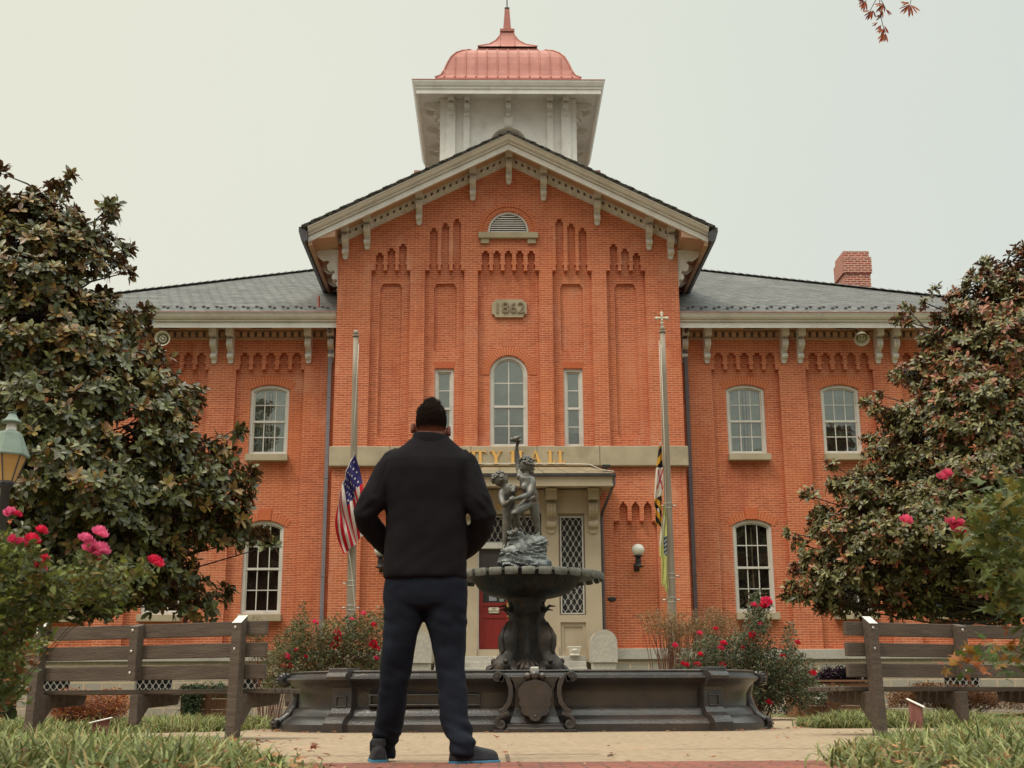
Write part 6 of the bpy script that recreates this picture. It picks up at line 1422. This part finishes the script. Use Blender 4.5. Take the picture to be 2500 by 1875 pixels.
def magnolia(label, poly, spikes, Yc, trunk_x, leafL, wf, pal, tip_pal, nclump, per, seed, droop_holes=(), depth=2.6, whorl=7, rad=.50):
    random.seed(seed); k = (D(1000, 900, Yc)-D(900, 900, Yc)).length/100
    base = D(trunk_x, 1400, Yc); t = thing('magnolia_tree', label, 'tree', (base.x, Yc, 0), 'magnolia trees in front of the wings')
    cl = []
    xs = [p[0] for p in poly]; ys = [p[1] for p in poly]; tries = 0
    mind = 30
    while len(cl) < nclump and tries < 60000:
        tries += 1; x, y = random.uniform(min(xs), max(xs)), random.uniform(min(ys), max(ys))
        if not inpoly(x, y, poly): continue
        e = edgedist(x, y, poly)
        if e < rad/k*.42: continue
        if any(math.hypot(x-hx, y-hy) < hr_ for hx, hy, hr_ in droop_holes): continue
        dm = min(depth, e*k*1.1)
        dy = random.choice((-1, -1, -.75, .6, 1))*dm*random.uniform(.7, 1)
        if any(math.hypot(x-a, y-b) < mind and abs(dy-c) < .8 for a, b, c, r_ in cl):
            if random.random() < .93: continue
        cl.append((x, y, dy, rad*random.uniform(.75, 1.25)))
    cl += [(x, y, random.uniform(-.3, .3), r_*k) for x, y, r_ in spikes]
    cen = [D(x, y, Yc+dy) for x, y, dy, r_ in cl]
    # perspective: keep true position in space for the depth it was given
    br = MB(); tw = MB()
    crown_axis = lambda z: Vector((base.x, Yc, z))
    top = max(c.z for c in cen)
    br.tube([(base.x, Yc, -.1), (base.x+.05, Yc, top*.25), (base.x-.05, Yc+.05, top*.5), (base.x, Yc, top*.8), (base.x, Yc, top*.97)], [.22, .17, .13, .07, .02], 12)
    O_, D_, N_ = [], [], []; nodes = []
    for c, (x, y, dy, r_) in zip(cen, cl):
        zb = max(min(2.3, c.z+.15), c.z-.22*(Vector((c.x, c.y, 0))-Vector((base.x, Yc, 0))).length-.2); a = crown_axis(min(zb, top*.95)); m = a.lerp(c, .55)+Vector((random.uniform(-.25, .25), random.uniform(-.25, .25), random.uniform(-.25, .1)))
        L = (c-a).length; br.tube([a, a.lerp(m, .5)+Vector((random.uniform(-.15, .15)*L, random.uniform(-.12, .12)*L, -.10*L)), m+Vector((random.uniform(-.08, .08)*L, 0, random.uniform(-.08, .02)*L)), c], [min(.055, .014+L*.011), .03, .02, .010], 6)
        n = int(per*(r_/rad)**1.6); n = max(n, 6)
        out = (c-crown_axis(c.z)); out = Vector((out.x, out.y, .35*out.length+.3)).normalized()
        for i in range(n):
            u = Vector(unit(1)[0]); u = (u+out*.55).normalized(); rr = r_*random.uniform(.35, 1.0)
            p = c+Vector((u.x*rr, u.y*rr, u.z*rr*.72)); nodes.append((p, (u+out*.6+Vector((0, 0, .35))).normalized(), rr/r_))
            if random.random() < .30: tw.tube([c+(p-c)*.05, c+(p-c)*.5+Vector((0, 0, -.04)), p], [.011, .008, .004], 4, caps=False)
    br.build('trunk', 'bark', t, True, fix=False); tw.build('twigs', 'bark', t, fix=False)
    NW = len(nodes); P = np.array([n[0][:] for n in nodes]); A = np.array([n[1][:] for n in nodes]); RR = np.array([n[2] for n in nodes])
    reps = whorl; P2 = np.repeat(P, reps, 0); A2 = np.repeat(A, reps, 0); R2 = np.repeat(RR, reps)
    ph = np.tile(np.arange(reps)*2*pi/reps, NW)+np.repeat(rng.uniform(0, 6.28, NW), reps)+rng.normal(0, .25, NW*reps)
    ref = np.where(np.abs(A2[:, 2:3]) > .9, np.array([[1., 0, 0]]), np.array([[0, 0, 1.]])); E1 = np.cross(A2, ref); E1 /= np.linalg.norm(E1, axis=1, keepdims=True); E2 = np.cross(A2, E1)
    el = rng.uniform(.0, 1.1, NW*reps)
    DD = (E1*np.cos(ph)[:, None]+E2*np.sin(ph)[:, None])*np.cos(el)[:, None]+A2*np.sin(el)[:, None]; DD[:, 2] -= .12
    P3 = P2-A2*rng.uniform(0, .05, (NW*reps, 1))
    LL = leafL*rng.uniform(.65, 1.15, NW*reps); pal = np.array(pal); tip_pal = np.array(tip_pal)
    cc = pal[rng.integers(0, len(pal), NW*reps)]*rng.uniform(.75, 1.25, (NW*reps, 1))
    hi = (np.repeat(rng.random(NW), reps) < .19+.20*(np.repeat(P[:, 2], reps) > top*.62)) & (R2 > .5); cc[hi] = (tip_pal[rng.integers(0, len(tip_pal), NW*reps)]*rng.uniform(.8, 1.2, (NW*reps, 1)))[hi]
    v, f, c = leaves_np(P3, DD, A2, LL, np.full(NW*reps, wf), .25, .35, cc)
    npmesh('crown', v, f, c, 'leaf', t)
    return t
polyL = [(-160, 430), (-60, 400), (40, 392), (110, 440), (160, 470), (215, 480), (235, 530), (258, 570), (250, 640), (275, 665), (312, 688), (322, 745), (365, 795), (420, 820), (450, 870), (478, 920), (470, 960), (500, 985), (540, 1040), (520, 1095), (565, 1150), (540, 1195), (470, 1190), (450, 1230), (480, 1270), (470, 1320), (400, 1345), (300, 1335), (200, 1350), (100, 1340), (-160, 1340)]
magnolia('tall dark magnolia with rusty leaf undersides in front of the left wing', polyL, [(3, 375, 26), (142, 380, 22), (125, 410, 30), (238, 445, 26), (228, 468, 30), (262, 540, 28), (268, 590, 24), (310, 700, 26), (318, 668, 18), (560, 1160, 26), (580, 1180, 18), (540, 1020, 22), (478, 1285, 30), (520, 1030, 26), (505, 930, 24)],
         24.5, 20, .21, .44, [(.070, .074, .022), (.10, .105, .032), (.045, .050, .018), (.14, .14, .045), (.075, .068, .030)], [(.24, .14, .035), (.20, .15, .04), (.16, .08, .03)], 300, 30, 11, [(255, 915, 46), (215, 1010, 34), (300, 1085, 18), (90, 900, 22)], 2.6, 7, .47)
polyR = [(2330, 500), (2212, 520), (2160, 575), (2110, 590), (2060, 620), (2040, 700), (1975, 715), (1985, 760), (1930, 790), (1960, 850), (1920, 880), (1905, 930), (1880, 900), (1868, 880), (1875, 950), (1880, 1010), (1830, 1010), (1790, 1030), (1800, 1080), (1740, 1120), (1755, 1180), (1720, 1230), (1700, 1280), (1740, 1310), (1800, 1330), (1900, 1342), (2330, 1342)]
magnolia('bushy magnolia with reddish-brown shoots in front of the right wing', polyR, [(2208, 540, 24), (2130, 570, 26), (2105, 600, 22), (2065, 640, 24), (2020, 625, 14), (2000, 655, 20), (2030, 690, 26), (2070, 670, 30), (1958, 665, 14), (1945, 690, 24), (1965, 700, 22), (1875, 870, 20), (1890, 885, 24), (1905, 855, 14), (1800, 1005, 20), (1705, 1150, 16), (1725, 1175, 24), (1745, 1070, 20), (1712, 1270, 22), (1700, 1290, 16), (1720, 1230, 22), (1880, 950, 22), (1805, 1050, 26), (1780, 1110, 26)],
         24.5, 2240, .145, .40, [(.11, .11, .036), (.17, .16, .055), (.065, .07, .025), (.22, .20, .08), (.10, .075, .032)], [(.26, .075, .035), (.34, .12, .05), (.19, .06, .035), (.28, .18, .06)], 340, 38, 5, [(2150, 760, 14), (2120, 960, 20), (2080, 1060, 18), (1990, 1210, 22)], 2.4, 7, .40)

def bush(name, label, cat, poly, Yc, depth, n_leaf, L, wf, pal, stems, flowers=(), flower_r=.035, fpal=((.62, .03, .09), (.7, .07, .14)), mat='leaf_soft', tmpl='small', group=None, seed=3, z_base=0.0, density_pow=1.0, arching=0, fflat=False, stem_r=.006, stem_mat='twig_red', flower_stem=True, base_x=None, up=.35):
    """a shrub: stems rising from the ground, leaves on the stems' side shoots, flowers at tips"""
    random.seed(seed); rg_ = np.random.default_rng(seed)
    xs = [p[0] for p in poly]; ys = [p[1] for p in poly]; bx = D((min(xs)+max(xs))/2 if base_x is None else base_x, 1500, Yc).x
    t = thing(name, label, cat, (bx, Yc, z_base), group)
    pts = []
    while len(pts) < n_leaf:
        x, y = random.uniform(min(xs), max(xs)), random.uniform(min(ys), max(ys))
        if not inpoly(x, y, poly): continue
        e = edgedist(x, y, poly); q_ = noise.noise(Vector((x*.03, y*.03, seed)))*.5+.5
        if random.random() > min(1, (.18+e/55))*(q_*1.5)**density_pow: continue
        pts.append(D(x, y, Yc+random.uniform(-depth, depth)))
    pts = [p for p in pts if p.z > .02]
    P = np.array([p[:] for p in pts]); n = len(P); dirs = unit(n); dirs[:, 2] = np.abs(dirs[:, 2])*.6+up-.35
    nr = unit(n); nr[:, 2] = np.abs(nr[:, 2])+.6; pal = np.array(pal)
    reps = 3; P2 = np.repeat(P, reps, 0)+rg_.normal(0, L*.5, (n*reps, 3)); d2 = np.repeat(dirs, reps, 0)+rg_.normal(0, .6, (n*reps, 3)); n2 = np.repeat(nr, reps, 0)
    cc = pal[np.repeat(rg_.integers(0, len(pal), n), reps)]*rg_.uniform(.75, 1.25, (n*reps, 1))
    v, f, c = leaves_np(P2, d2, n2, L*rg_.uniform(.6, 1.2, n*reps), np.full(n*reps, wf), .3, .2, cc, tmpl); npmesh('leaves', v, f, c, mat, t)
    q = MB()
    for i in range(stems):
        p = pts[random.randrange(len(pts))]; b = Vector((bx+(p.x-bx)*random.uniform(.15, .5), Yc+random.uniform(-.3, .3)*depth, z_base)); m = b.lerp(p, .55)+Vector((random.uniform(-.08, .08), random.uniform(-.08, .08), .08+(p-b).length*.08))
        q.tube([b, m, p], [stem_r*1.4, stem_r, stem_r*.4], 5, caps=False)
    fm = None
    for i, (x, y, s, cix) in enumerate(flowers):
        c = D(x, y, Yc-depth*.75)
        if flower_stem: b = Vector((bx+(c.x-bx)*.5, Yc, max(z_base, c.z-.5))); q.tube([b, b.lerp(c, .5)+Vector((0, 0, .05)), c], [stem_r*.9, stem_r*.6, stem_r*.4], 5, caps=False)
        O2, D2, N2, C2 = [], [], [], []
        for ring, (cnt, tilt, ln) in enumerate(((6, .35, 1.0), (5, .85, .85), (4, 1.25, .6))):
            for j in range(cnt):
                a = 2*pi*j/cnt+ring*.5+random.uniform(-.2, .2); o_ = Vector((cos(a), sin(a), 0)); dd = (o_*cos(tilt)+Vector((0, 0, 1))*sin(tilt))
                rotm = Matrix.Rotation(.9, 3, 'X') if y % 2 else Matrix.Rotation(.4, 3, 'Y')
                O2.append((c+rotm @ (o_*flower_r*s*.12))[:]); D2.append((rotm @ dd)[:]); N2.append((rotm @ (Vector((0, 0, 1))*cos(tilt)-o_*sin(tilt)))[:]); cl_ = fpal[cix % len(fpal)]; kk = random.uniform(.8, 1.25); C2.append([ch*kk for ch in cl_])
        nn_ = len(O2); v, f, cc2 = leaves_np(np.array(O2), np.array(D2), np.array(N2), np.full(nn_, flower_r*s), np.full(nn_, .95), -.35, -.3, np.array(C2)); npmesh('rose_flower' if not fflat else 'flower', v, f, cc2, 'petal', t)
    q.build('stems', stem_mat, t, fix=False)
    return t
GRN = [(.06, .08, .030), (.10, .12, .045), (.15, .155, .065), (.045, .06, .028), (.17, .13, .05), (.22, .13, .06)]
DGR = [(.045, .062, .030), (.065, .085, .042), (.11, .13, .07), (.035, .045, .022), (.15, .16, .09), (.17, .10, .05)]
PINK = ((.68, .02, .06), (.75, .05, .14))
bush('rose_bush', 'green rose bush with scattered red blooms behind the fountain, left of the man', 'rose bush', [(575, 1400), (610, 1370), (640, 1330), (655, 1300), (675, 1340), (740, 1330), (800, 1320), (850, 1300), (850, 1500), (560, 1500), (570, 1450)], 21.5, .7, 6500, .055, .55,
     GRN+[(.16, .10, .05)], 70, [(726, 1372, 1.3, 0), (728, 1384, 1.2, 0), (722, 1397, 1.1, 0), (680, 1346, .9, 1), (759, 1340, .7, 1), (784, 1328, .8, 1), (806, 1352, .9, 0), (806, 1393, 1.1, 0), (812, 1404, 1.0, 0), (812, 1424, .8, 1), (618, 1422, 1.2, 1), (612, 1440, .8, 0), (625, 1440, .8, 0), (660, 1420, .6, 0), (757, 1500, .8, 0), (640, 1405, .5, 1)], .075, PINK, group='rose bushes')
bush('rose_bush', 'dark green rose bush with many red blooms behind the right end of the fountain', 'rose bush', [(1440, 1480), (1470, 1410), (1520, 1370), (1570, 1380), (1600, 1350), (1618, 1285), (1640, 1275), (1665, 1300), (1660, 1360), (1680, 1400), (1700, 1340), (1712, 1330), (1720, 1400), (1760, 1430), (1770, 1490), (1740, 1540), (1670, 1540), (1440, 1500)], 21.0, .8, 8500, .055, .55,
     DGR, 80, [(1655, 1303, 1.5, 1), (1647, 1312, 1.1, 0), (1628, 1310, 1.0, 1), (1625, 1375, 1.1, 0), (1562, 1392, 1.0, 0), (1556, 1402, 1.0, 1), (1510, 1370, .8, 1), (1478, 1438, 1.1, 0), (1505, 1440, 1.1, 0), (1512, 1416, .9, 0), (1560, 1440, 1.1, 0), (1564, 1455, 1.0, 0), (1570, 1468, .9, 0), (1508, 1465, .9, 0), (1722, 1390, .8, 0), (1690, 1420, .9, 0), (1660, 1520, 1.0, 0), (1458, 1395, .7, 1), (1545, 1360, .7, 0), (1640, 1350, .7, 1), (1604, 1400, .6, 0), (1755, 1455, .9, 0)], .075, PINK, group='rose bushes', seed=5)
bush('dry_shrub', 'wispy brown dry shrub round the foot of the right flagpole', 'shrub', [(1370, 1330), (1420, 1315), (1480, 1320), (1540, 1310), (1590, 1330), (1600, 1380), (1560, 1420), (1500, 1400), (1470, 1430), (1440, 1400), (1400, 1370)], 24.5, .6, 3600, .040, .5,
     [(.26, .15, .07), (.32, .20, .09), (.20, .10, .06), (.16, .15, .07)], 130, seed=9, stem_r=.006, base_x=1450)
bush('dry_shrub', 'sparse shrub with bare upright shoots under the left wing window', 'shrub', [(500, 1360), (560, 1330), (590, 1380), (640, 1330), (655, 1380), (640, 1440), (560, 1440)], 23.5, .3, 700, .05, .5, GRN, 26, seed=12)
# foreground roses
fgp = [(-60, 1150), (20, 1145), (60, 1175), (90, 1190), (130, 1230), (200, 1190), (250, 1215), (320, 1215), (345, 1235), (290, 1262), (300, 1290), (240, 1320), (180, 1300), (130, 1345), (60, 1400), (30, 1440), (-60, 1520)]
bush('rose_bush', 'blurred rose bush with large pink roses in the left foreground', 'rose bush', fgp, 4.3, .35, 1500, .032, .55, [(.07, .085, .022), (.10, .115, .03), (.05, .06, .02), (.17, .19, .04), (.14, .10, .03)], 9,
     [(88, 1150, 1.3, 0), (30, 1167, 1.1, 1), (68, 1170, 1.6, 0), (45, 1178, 1.4, 1), (92, 1215, 1.5, 0), (86, 1232, 1.3, 1), (213, 1156, 1.7, 2), (182, 1170, 1.6, 2), (196, 1183, 1.5, 2), (217, 1192, 1.8, 2), (203, 1198, 1.4, 2), (334, 1220, 1.7, 0), (330, 1214, 1.3, 0), (16, 1365, .6, 0), (22, 1109, 1.2, 2), (36, 1114, 1.0, 0), (212, 1213, .6, 0)], .0185, ((.66, .025, .08), (.74, .07, .18), (.78, .16, .32)), group='rose bushes', seed=21, density_pow=1.8, tmpl='leaf', stem_r=.002, base_x=-420, stem_mat='leafy_stem')
bush('rose_bush', 'mottled low rose branches before the left bench post', 'rose bush', [(-60, 1380), (60, 1370), (120, 1390), (60, 1440), (70, 1500), (20, 1530), (-60, 1540)], 5.2, .3, 300, .040, .62, [(.10, .13, .03), (.17, .14, .04), (.06, .08, .02), (.25, .10, .04)], 4, seed=22, tmpl='leaf', stem_r=.002, base_x=-300, stem_mat='leafy_stem')
# foreground maple sapling on the right
bush('maple_sapling', 'blurred lobed green leaves of a maple sapling in the right foreground', 'tree', [(2260, 1010), (2150, 1040), (2090, 1090), (2060, 1150), (2090, 1200), (2110, 1250), (2150, 1300), (2190, 1360), (2260, 1400)], 4.6, .35, 210, .062, 1.0, [(.08, .10, .025), (.11, .13, .03), (.06, .08, .02), (.17, .14, .03)], 8, seed=31, tmpl='maple', stem_r=.003, base_x=2700)
bush('maple_sapling', 'small green and orange sapling sprigs in front of the right bench', 'tree', [(2260, 1370), (2180, 1385), (2110, 1395), (2030, 1405), (2010, 1430), (2060, 1455), (2130, 1450), (2190, 1450), (2260, 1440)], 4.9, .2, 46, .05, 1.0, [(.10, .14, .03), (.30, .10, .03), (.32, .17, .04), (.08, .12, .025)], 5, seed=33, tmpl='maple', stem_r=.002, base_x=2700)
bush('rose_bush', 'few pink roses on thin stems rising before the right magnolia', 'rose bush', [(1950, 1080), (2100, 1040), (2200, 1160), (2210, 1240), (2120, 1220), (2000, 1180)], 8.5, .3, 70, .05, .6, GRN, 3,
     [(2044, 1026, 1.0, 1), (2034, 1034, 1.0, 1), (1956, 1128, 1.2, 1), (2056, 1132, 1.3, 1), (2065, 1138, 1.4, 0), (2075, 1140, 1.3, 1), (2068, 1148, 1.4, 0), (2148, 1213, .9, 1)], .045, ((.66, .04, .12), (.72, .10, .20)), group='rose bushes', seed=41, stem_r=.0025, base_x=2700, stem_mat='leafy_stem')
# low rusty shrubs
bush('low_shrub', 'low rust-orange shrub in the grass beyond the left bench', 'shrub', [(108, 1500), (150, 1488), (200, 1500), (250, 1490), (290, 1510), (270, 1545), (200, 1570), (130, 1570), (105, 1540)], 14.2, .35, 2600, .032, .6, [(.32, .10, .035), (.26, .075, .03), (.38, .17, .05), (.16, .05, .03)], 60, seed=51, group='rusty shrubs along the wall')
bush('low_shrub', 'row of low rusty shrubs along the wall behind the right bench', 'shrub', [(1915, 1500), (1990, 1475), (2080, 1480), (2212, 1500), (2212, 1532), (1920, 1532)], 27, .5, 4200, .05, .55, [(.30, .13, .05), (.24, .09, .04), (.18, .06, .035), (.34, .19, .08)], 80, seed=52, group='rusty shrubs along the wall')
bush('ivy', 'trailing green ivy spilling over the left planter box', 'ivy', [(390, 1482), (480, 1478), (500, 1500), (440, 1500), (425, 1560), (395, 1560)], 24.3, .15, 900, .05, .8, [(.09, .12, .06), (.13, .16, .09), (.06, .08, .04)], 12, seed=55)
bush('flowering_plant', 'white trailing flowers in the right planter box', 'flowers', [(1720, 1492), (1760, 1482), (1850, 1486), (1860, 1502), (1790, 1506), (1780, 1525), (1730, 1510)], 24.25, .12, 1000, .04, .8, [(.5, .5, .42), (.10, .14, .06), (.13, .16, .09), (.6, .58, .5)], 14, seed=56)
bush('flowering_plant', 'dark purple leafy plant in the right planter box', 'flowers', [(1740, 1470), (1780, 1445), (1830, 1440), (1860, 1452), (1850, 1488), (1760, 1488)], 24.8, .2, 1300, .055, .6, [(.045, .02, .045), (.065, .03, .06), (.03, .018, .03)], 16, seed=57)

# overhanging maple twigs, on a limb of a tree standing outside the frame
t = thing('maple_tree', 'red maple twigs hanging into the sky at the top right corner', 'tree', (7.5, 8.0, 0))
q = MB(); q.tube([(7.5, 8, 0), (7.45, 8, 2.5), (7.3, 8.05, 5), (7.1, 8.1, 7.5)], [.2, .17, .13, .06], 12); q.build('trunk', 'bark', t, True)
TY = 8.2; Tz = lambda x, y: D(2060*.8848+x/11.06*.8848, y/11.06*.8848, TY)
q = MB(); A0 = Tz(1000, -500); q.tube([(7.3, 8.05, 4.8), (5.6, 8.1, A0.z+.4), A0], [.08, .04, .012], 8)
O2, D2 = [], []
tw_ = [[(1000, -500), (960, -100), (980, 250), (1010, 480), (1060, 700), (1130, 880)], [(1000, -500), (860, 10), (720, 270)], [(1000, -500), (640, -150), (600, 30)], [(1000, -500), (1000, 0), (1060, 90), (1130, 240)], [(1400, -500), (1820, -60), (1800, 100)], [(1000, -500), (1400, -500)], [(1010, 430), (890, 520)]]
for w_ in tw_: q.tube([Tz(*p) for p in w_], [.006]+[.0028]*(len(w_)-1), 5)
q.build('branches', 'bark', t, fix=False)
grp = [(600, 40, 230, 6, 250), (600, 50, 130, 3, 220), (750, 290, 215, 5, 260), (790, 270, 100, 3, 270), (1060, 100, 210, 3, 270), (1070, 100, 100, 3, 240), (1130, 240, 45, 3, 240), (1040, 400, 200, 3, 200), (1060, 300, 110, 3, 190), (920, 600, 210, 3, 170), (1010, 670, 240, 3, 220), (1085, 680, 60, 2, 250), (1100, 760, 235, 4, 260), (1130, 900, 100, 3, 280), (1080, 900, 115, 3, 260), (1790, 120, 225, 6, 300), (1800, 130, 60, 3, 330), (1770, 60, 170, 2, 200), (520, -40, 240, 4, 150)]
cols = []
for x, y, an, n, L in grp:
    for i in range(n):
        a = radians(an+(i-(n-1)/2)*19+random.uniform(-6, 6)); a_ = a if an > 180 or an < 181 else a
        p0 = Tz(x, y); p1 = Tz(x+cos(radians(an if an >= 180 else -an)+(i-(n-1)/2)*.33)*L, y-sin(radians(an if an >= 180 else -an)+(i-(n-1)/2)*.33)*L)
        d_ = p1-p0; d_.y += random.uniform(-.4, .4)*d_.length; O2.append((p0[:], d_[:], d_.length)); cols.append(random.choice(((.33, .05, .02), (.42, .12, .03), (.20, .03, .03), (.16, .04, .04), (.36, .09, .03))))
O_a = np.array([o[0] for o in O2]); D_a = np.array([o[1] for o in O2]); L_a = np.array([o[2] for o in O2]); v, f, c = leaves_np(O_a, D_a, unit(len(O_a))*.4+np.array([[0, -1., .2]]), L_a, np.full(len(O_a), .17), .3, .15, np.array(cols)); npmesh('leaves', v, f, c, 'leaf_soft', t)

# ------------------------------------------------------------ ground cover
def blades(name, label, zones, seed, bark=False):
    rg_ = np.random.default_rng(seed); V, Fc, C = [], [], []; off = 0
    for poly, n, L0, L1, w, tall in zones:
        xs = [p[0] for p in poly]; ys = [p[1] for p in poly]; cnt = 0
        pts = []
        while len(pts) < n:
            x, y = rg_.uniform(min(xs), max(xs)), rg_.uniform(min(ys), max(ys))
            if inpoly(x, y, poly): pts.append((x, y))
        pts = np.array(pts)
        # gather into tufts
        tu = rg_.integers(0, max(1, n//26), n); tc = pts[:max(1, n//26)]; pts = tc[tu]*.62+pts*.38 if tall else pts
        pts = tc[tu]+rg_.normal(0, .055, (n, 2)) if tall else pts
        ed = np.array([min(1, edgedist(x, y, poly)/.35) if inpoly(x, y, poly) else .2 for x, y in pts])
        ph = rg_.uniform(0, 2*pi, n); L = rg_.uniform(L0, L1, n)*(.55+.45*ed); lean = rg_.uniform(.35, 1.15, n)
        hd = np.stack([np.cos(ph), np.sin(ph)], 1); sd_ = np.stack([-np.sin(ph), np.cos(ph)], 1)
        K = 5; ring = []
        for k in range(K):
            s_ = k/(K-1); r_ = L*lean*(.15*s_+.85*s_**2); z = L*(s_*1.0-lean*.72*s_**2.4); z = np.maximum(z, .006)
            ctr = np.concatenate([pts+hd*r_[:, None], z[:, None]], 1); ww = w*(1-s_**3*.95)
            ring.append((ctr-np.concatenate([sd_*ww, np.zeros((n, 1))], 1), ctr+np.concatenate([sd_*ww, np.zeros((n, 1))], 1)))
        v = np.stack([r for pr_ in ring for r in pr_], 1)   # n, 2K, 3
        f = np.array([(2*k, 2*k+1, 2*k+3, 2*k+2) for k in range(K-1)])[None]+(np.arange(n)*2*K)[:, None, None]+off
        pal = np.array([(.17, .20, .06), (.24, .265, .09), (.12, .14, .045), (.32, .335, .14), (.09, .11, .035), (.30, .22, .09)]); c = pal[rg_.integers(0, len(pal), n)]*rg_.uniform(.75, 1.2, (n, 1))
        V.append(v.reshape(-1, 3)); Fc.append(f.reshape(-1, 4)); C.append(np.repeat(c, 2*K, 0)); off += n*2*K
    o = npmesh(name, np.concatenate(V), np.concatenate(Fc), np.concatenate(C), 'leaf_soft'); settle(o); return tag(o, label, 'grass', kind='stuff')
blades('lilyturf', 'arching lilyturf grass filling the near bed on the left', [([(-4.6, 3.4), (-.98, 3.4), (-1.08, 5.0), (-1.4, 6.2), (-2.0, 7.4), (-2.9, 8.2), (-4.9, 8.6)], 24000, .15, .29, .0062, 1)], 1)
blades('lilyturf', 'arching lilyturf grass filling the near bed on the right', [([(4.6, 3.4), (.8, 3.4), (1.0, 5.0), (1.25, 6.4), (1.75, 7.8), (2.6, 9.0), (4.9, 9.6)], 24000, .15, .29, .0062, 1)], 2)
blades('lilyturf', 'lilyturf clumps beyond the left bench', [([(-9.5, 12.0), (-6.5, 12.6), (-4.2, 13.2), (-3.1, 14.4), (-3.3, 15.5), (-6, 15.8), (-10, 15)], 13000, .18, .30, .006, 1), ([(-3.2, 14.6), (-2.9, 15.5), (-3.2, 17), (-5, 17), (-5, 15.3)], 2500, .2, .32, .006, 1)], 3)
blades('lilyturf', 'lilyturf clumps beyond the right bench', [([(3.15, 14.3), (5.2, 14.1), (5.5, 15.0), (4.8, 15.9), (3.3, 15.8)], 7500, .22, .34, .006, 1), ([(6.4, 13.6), (9.6, 13.2), (10, 15.5), (7.3, 15.4)], 6500, .22, .36, .006, 1)], 4)
blades('lawn_grass', 'short mown lawn grass behind the benches', [([(5.2, 15.6), (12, 15.2), (12, 16.8), (5.2, 16.4)], 5000, .03, .07, .006, 0), ([(5, 18.7), (13, 19), (13, 25.5), (5, 25.5)], 9000, .04, .08, .008, 0)], 6)
def litter(name, label, zones, seed):
    rg_ = np.random.default_rng(seed); O2, L2, C2 = [], [], []
    pal = np.array([(.28, .07, .03), (.36, .12, .04), (.20, .055, .03), (.42, .20, .08), (.45, .28, .16), (.13, .05, .03)])
    for poly, n, L0, L1, z1 in zones:
        xs = [p[0] for p in poly]; ys = [p[1] for p in poly]; k = 0
        while k < n:
            x, y = rg_.uniform(min(xs), max(xs)), rg_.uniform(min(ys), max(ys))
            if inpoly(x, y, poly): O2.append((x, y, .016+rg_.random()*z1)); L2.append(rg_.uniform(L0, L1)); C2.append(pal[rg_.integers(0, len(pal))]*rg_.uniform(.7, 1.2)); k += 1
    n = len(O2); ph = rg_.uniform(0, 2*pi, n); d = np.stack([np.cos(ph), np.sin(ph), rg_.uniform(-.1, .35, n)], 1); nr = rg_.normal(0, .35, (n, 3)); nr[:, 2] = 1
    v, f, c = leaves_np(np.array(O2), d, nr, np.array(L2), np.full(n, .75), .35, .25, np.array(C2), 'maple'); v[:, 2] = np.maximum(v[:, 2], .0145)
    o = npmesh(name, v, f, c, 'leaf_soft'); settle(o); return tag(o, label, 'fallen leaves', kind='stuff')
litter('fallen_leaves', 'brown and red fallen leaves caught in the left bed', [([(-4.6, 3.3), (-.8, 3.3), (-1.1, 5.4), (-1.8, 6.9), (-4.6, 7.9)], 2200, .025, .055, .12)], 1)
litter('fallen_leaves', 'brown and red fallen leaves caught in the right bed', [([(4.6, 3.3), (.7, 3.3), (1.1, 5.4), (1.6, 6.9), (4.6, 7.9)], 2000, .025, .055, .11)], 2)
litter('fallen_leaves', 'scattered dry leaves on the paving and round the fountain foot', [([(-2.6, 5.2), (2.6, 5.2), (2.8, 6.6), (-2.8, 6.6)], 110, .02, .045, .004), ([(-3.2, 6.6), (3.4, 6.6), (4, 13), (-4, 13)], 130, .02, .055, .004), ([(-2.2, 13.0), (2.2, 13.0), (3.1, 14.2), (3.0, 14.4), (1.9, 13.18), (-1.9, 13.18), (-3.0, 14.4), (-3.1, 14.2)], 110, .03, .06, .012), ([(4.8, 14.9), (9, 14.9), (12, 16), (5, 16.3)], 160, .04, .08, .03), ([(5, 20), (12, 20), (12, 27), (5, 27)], 260, .06, .1, .05)], 3)
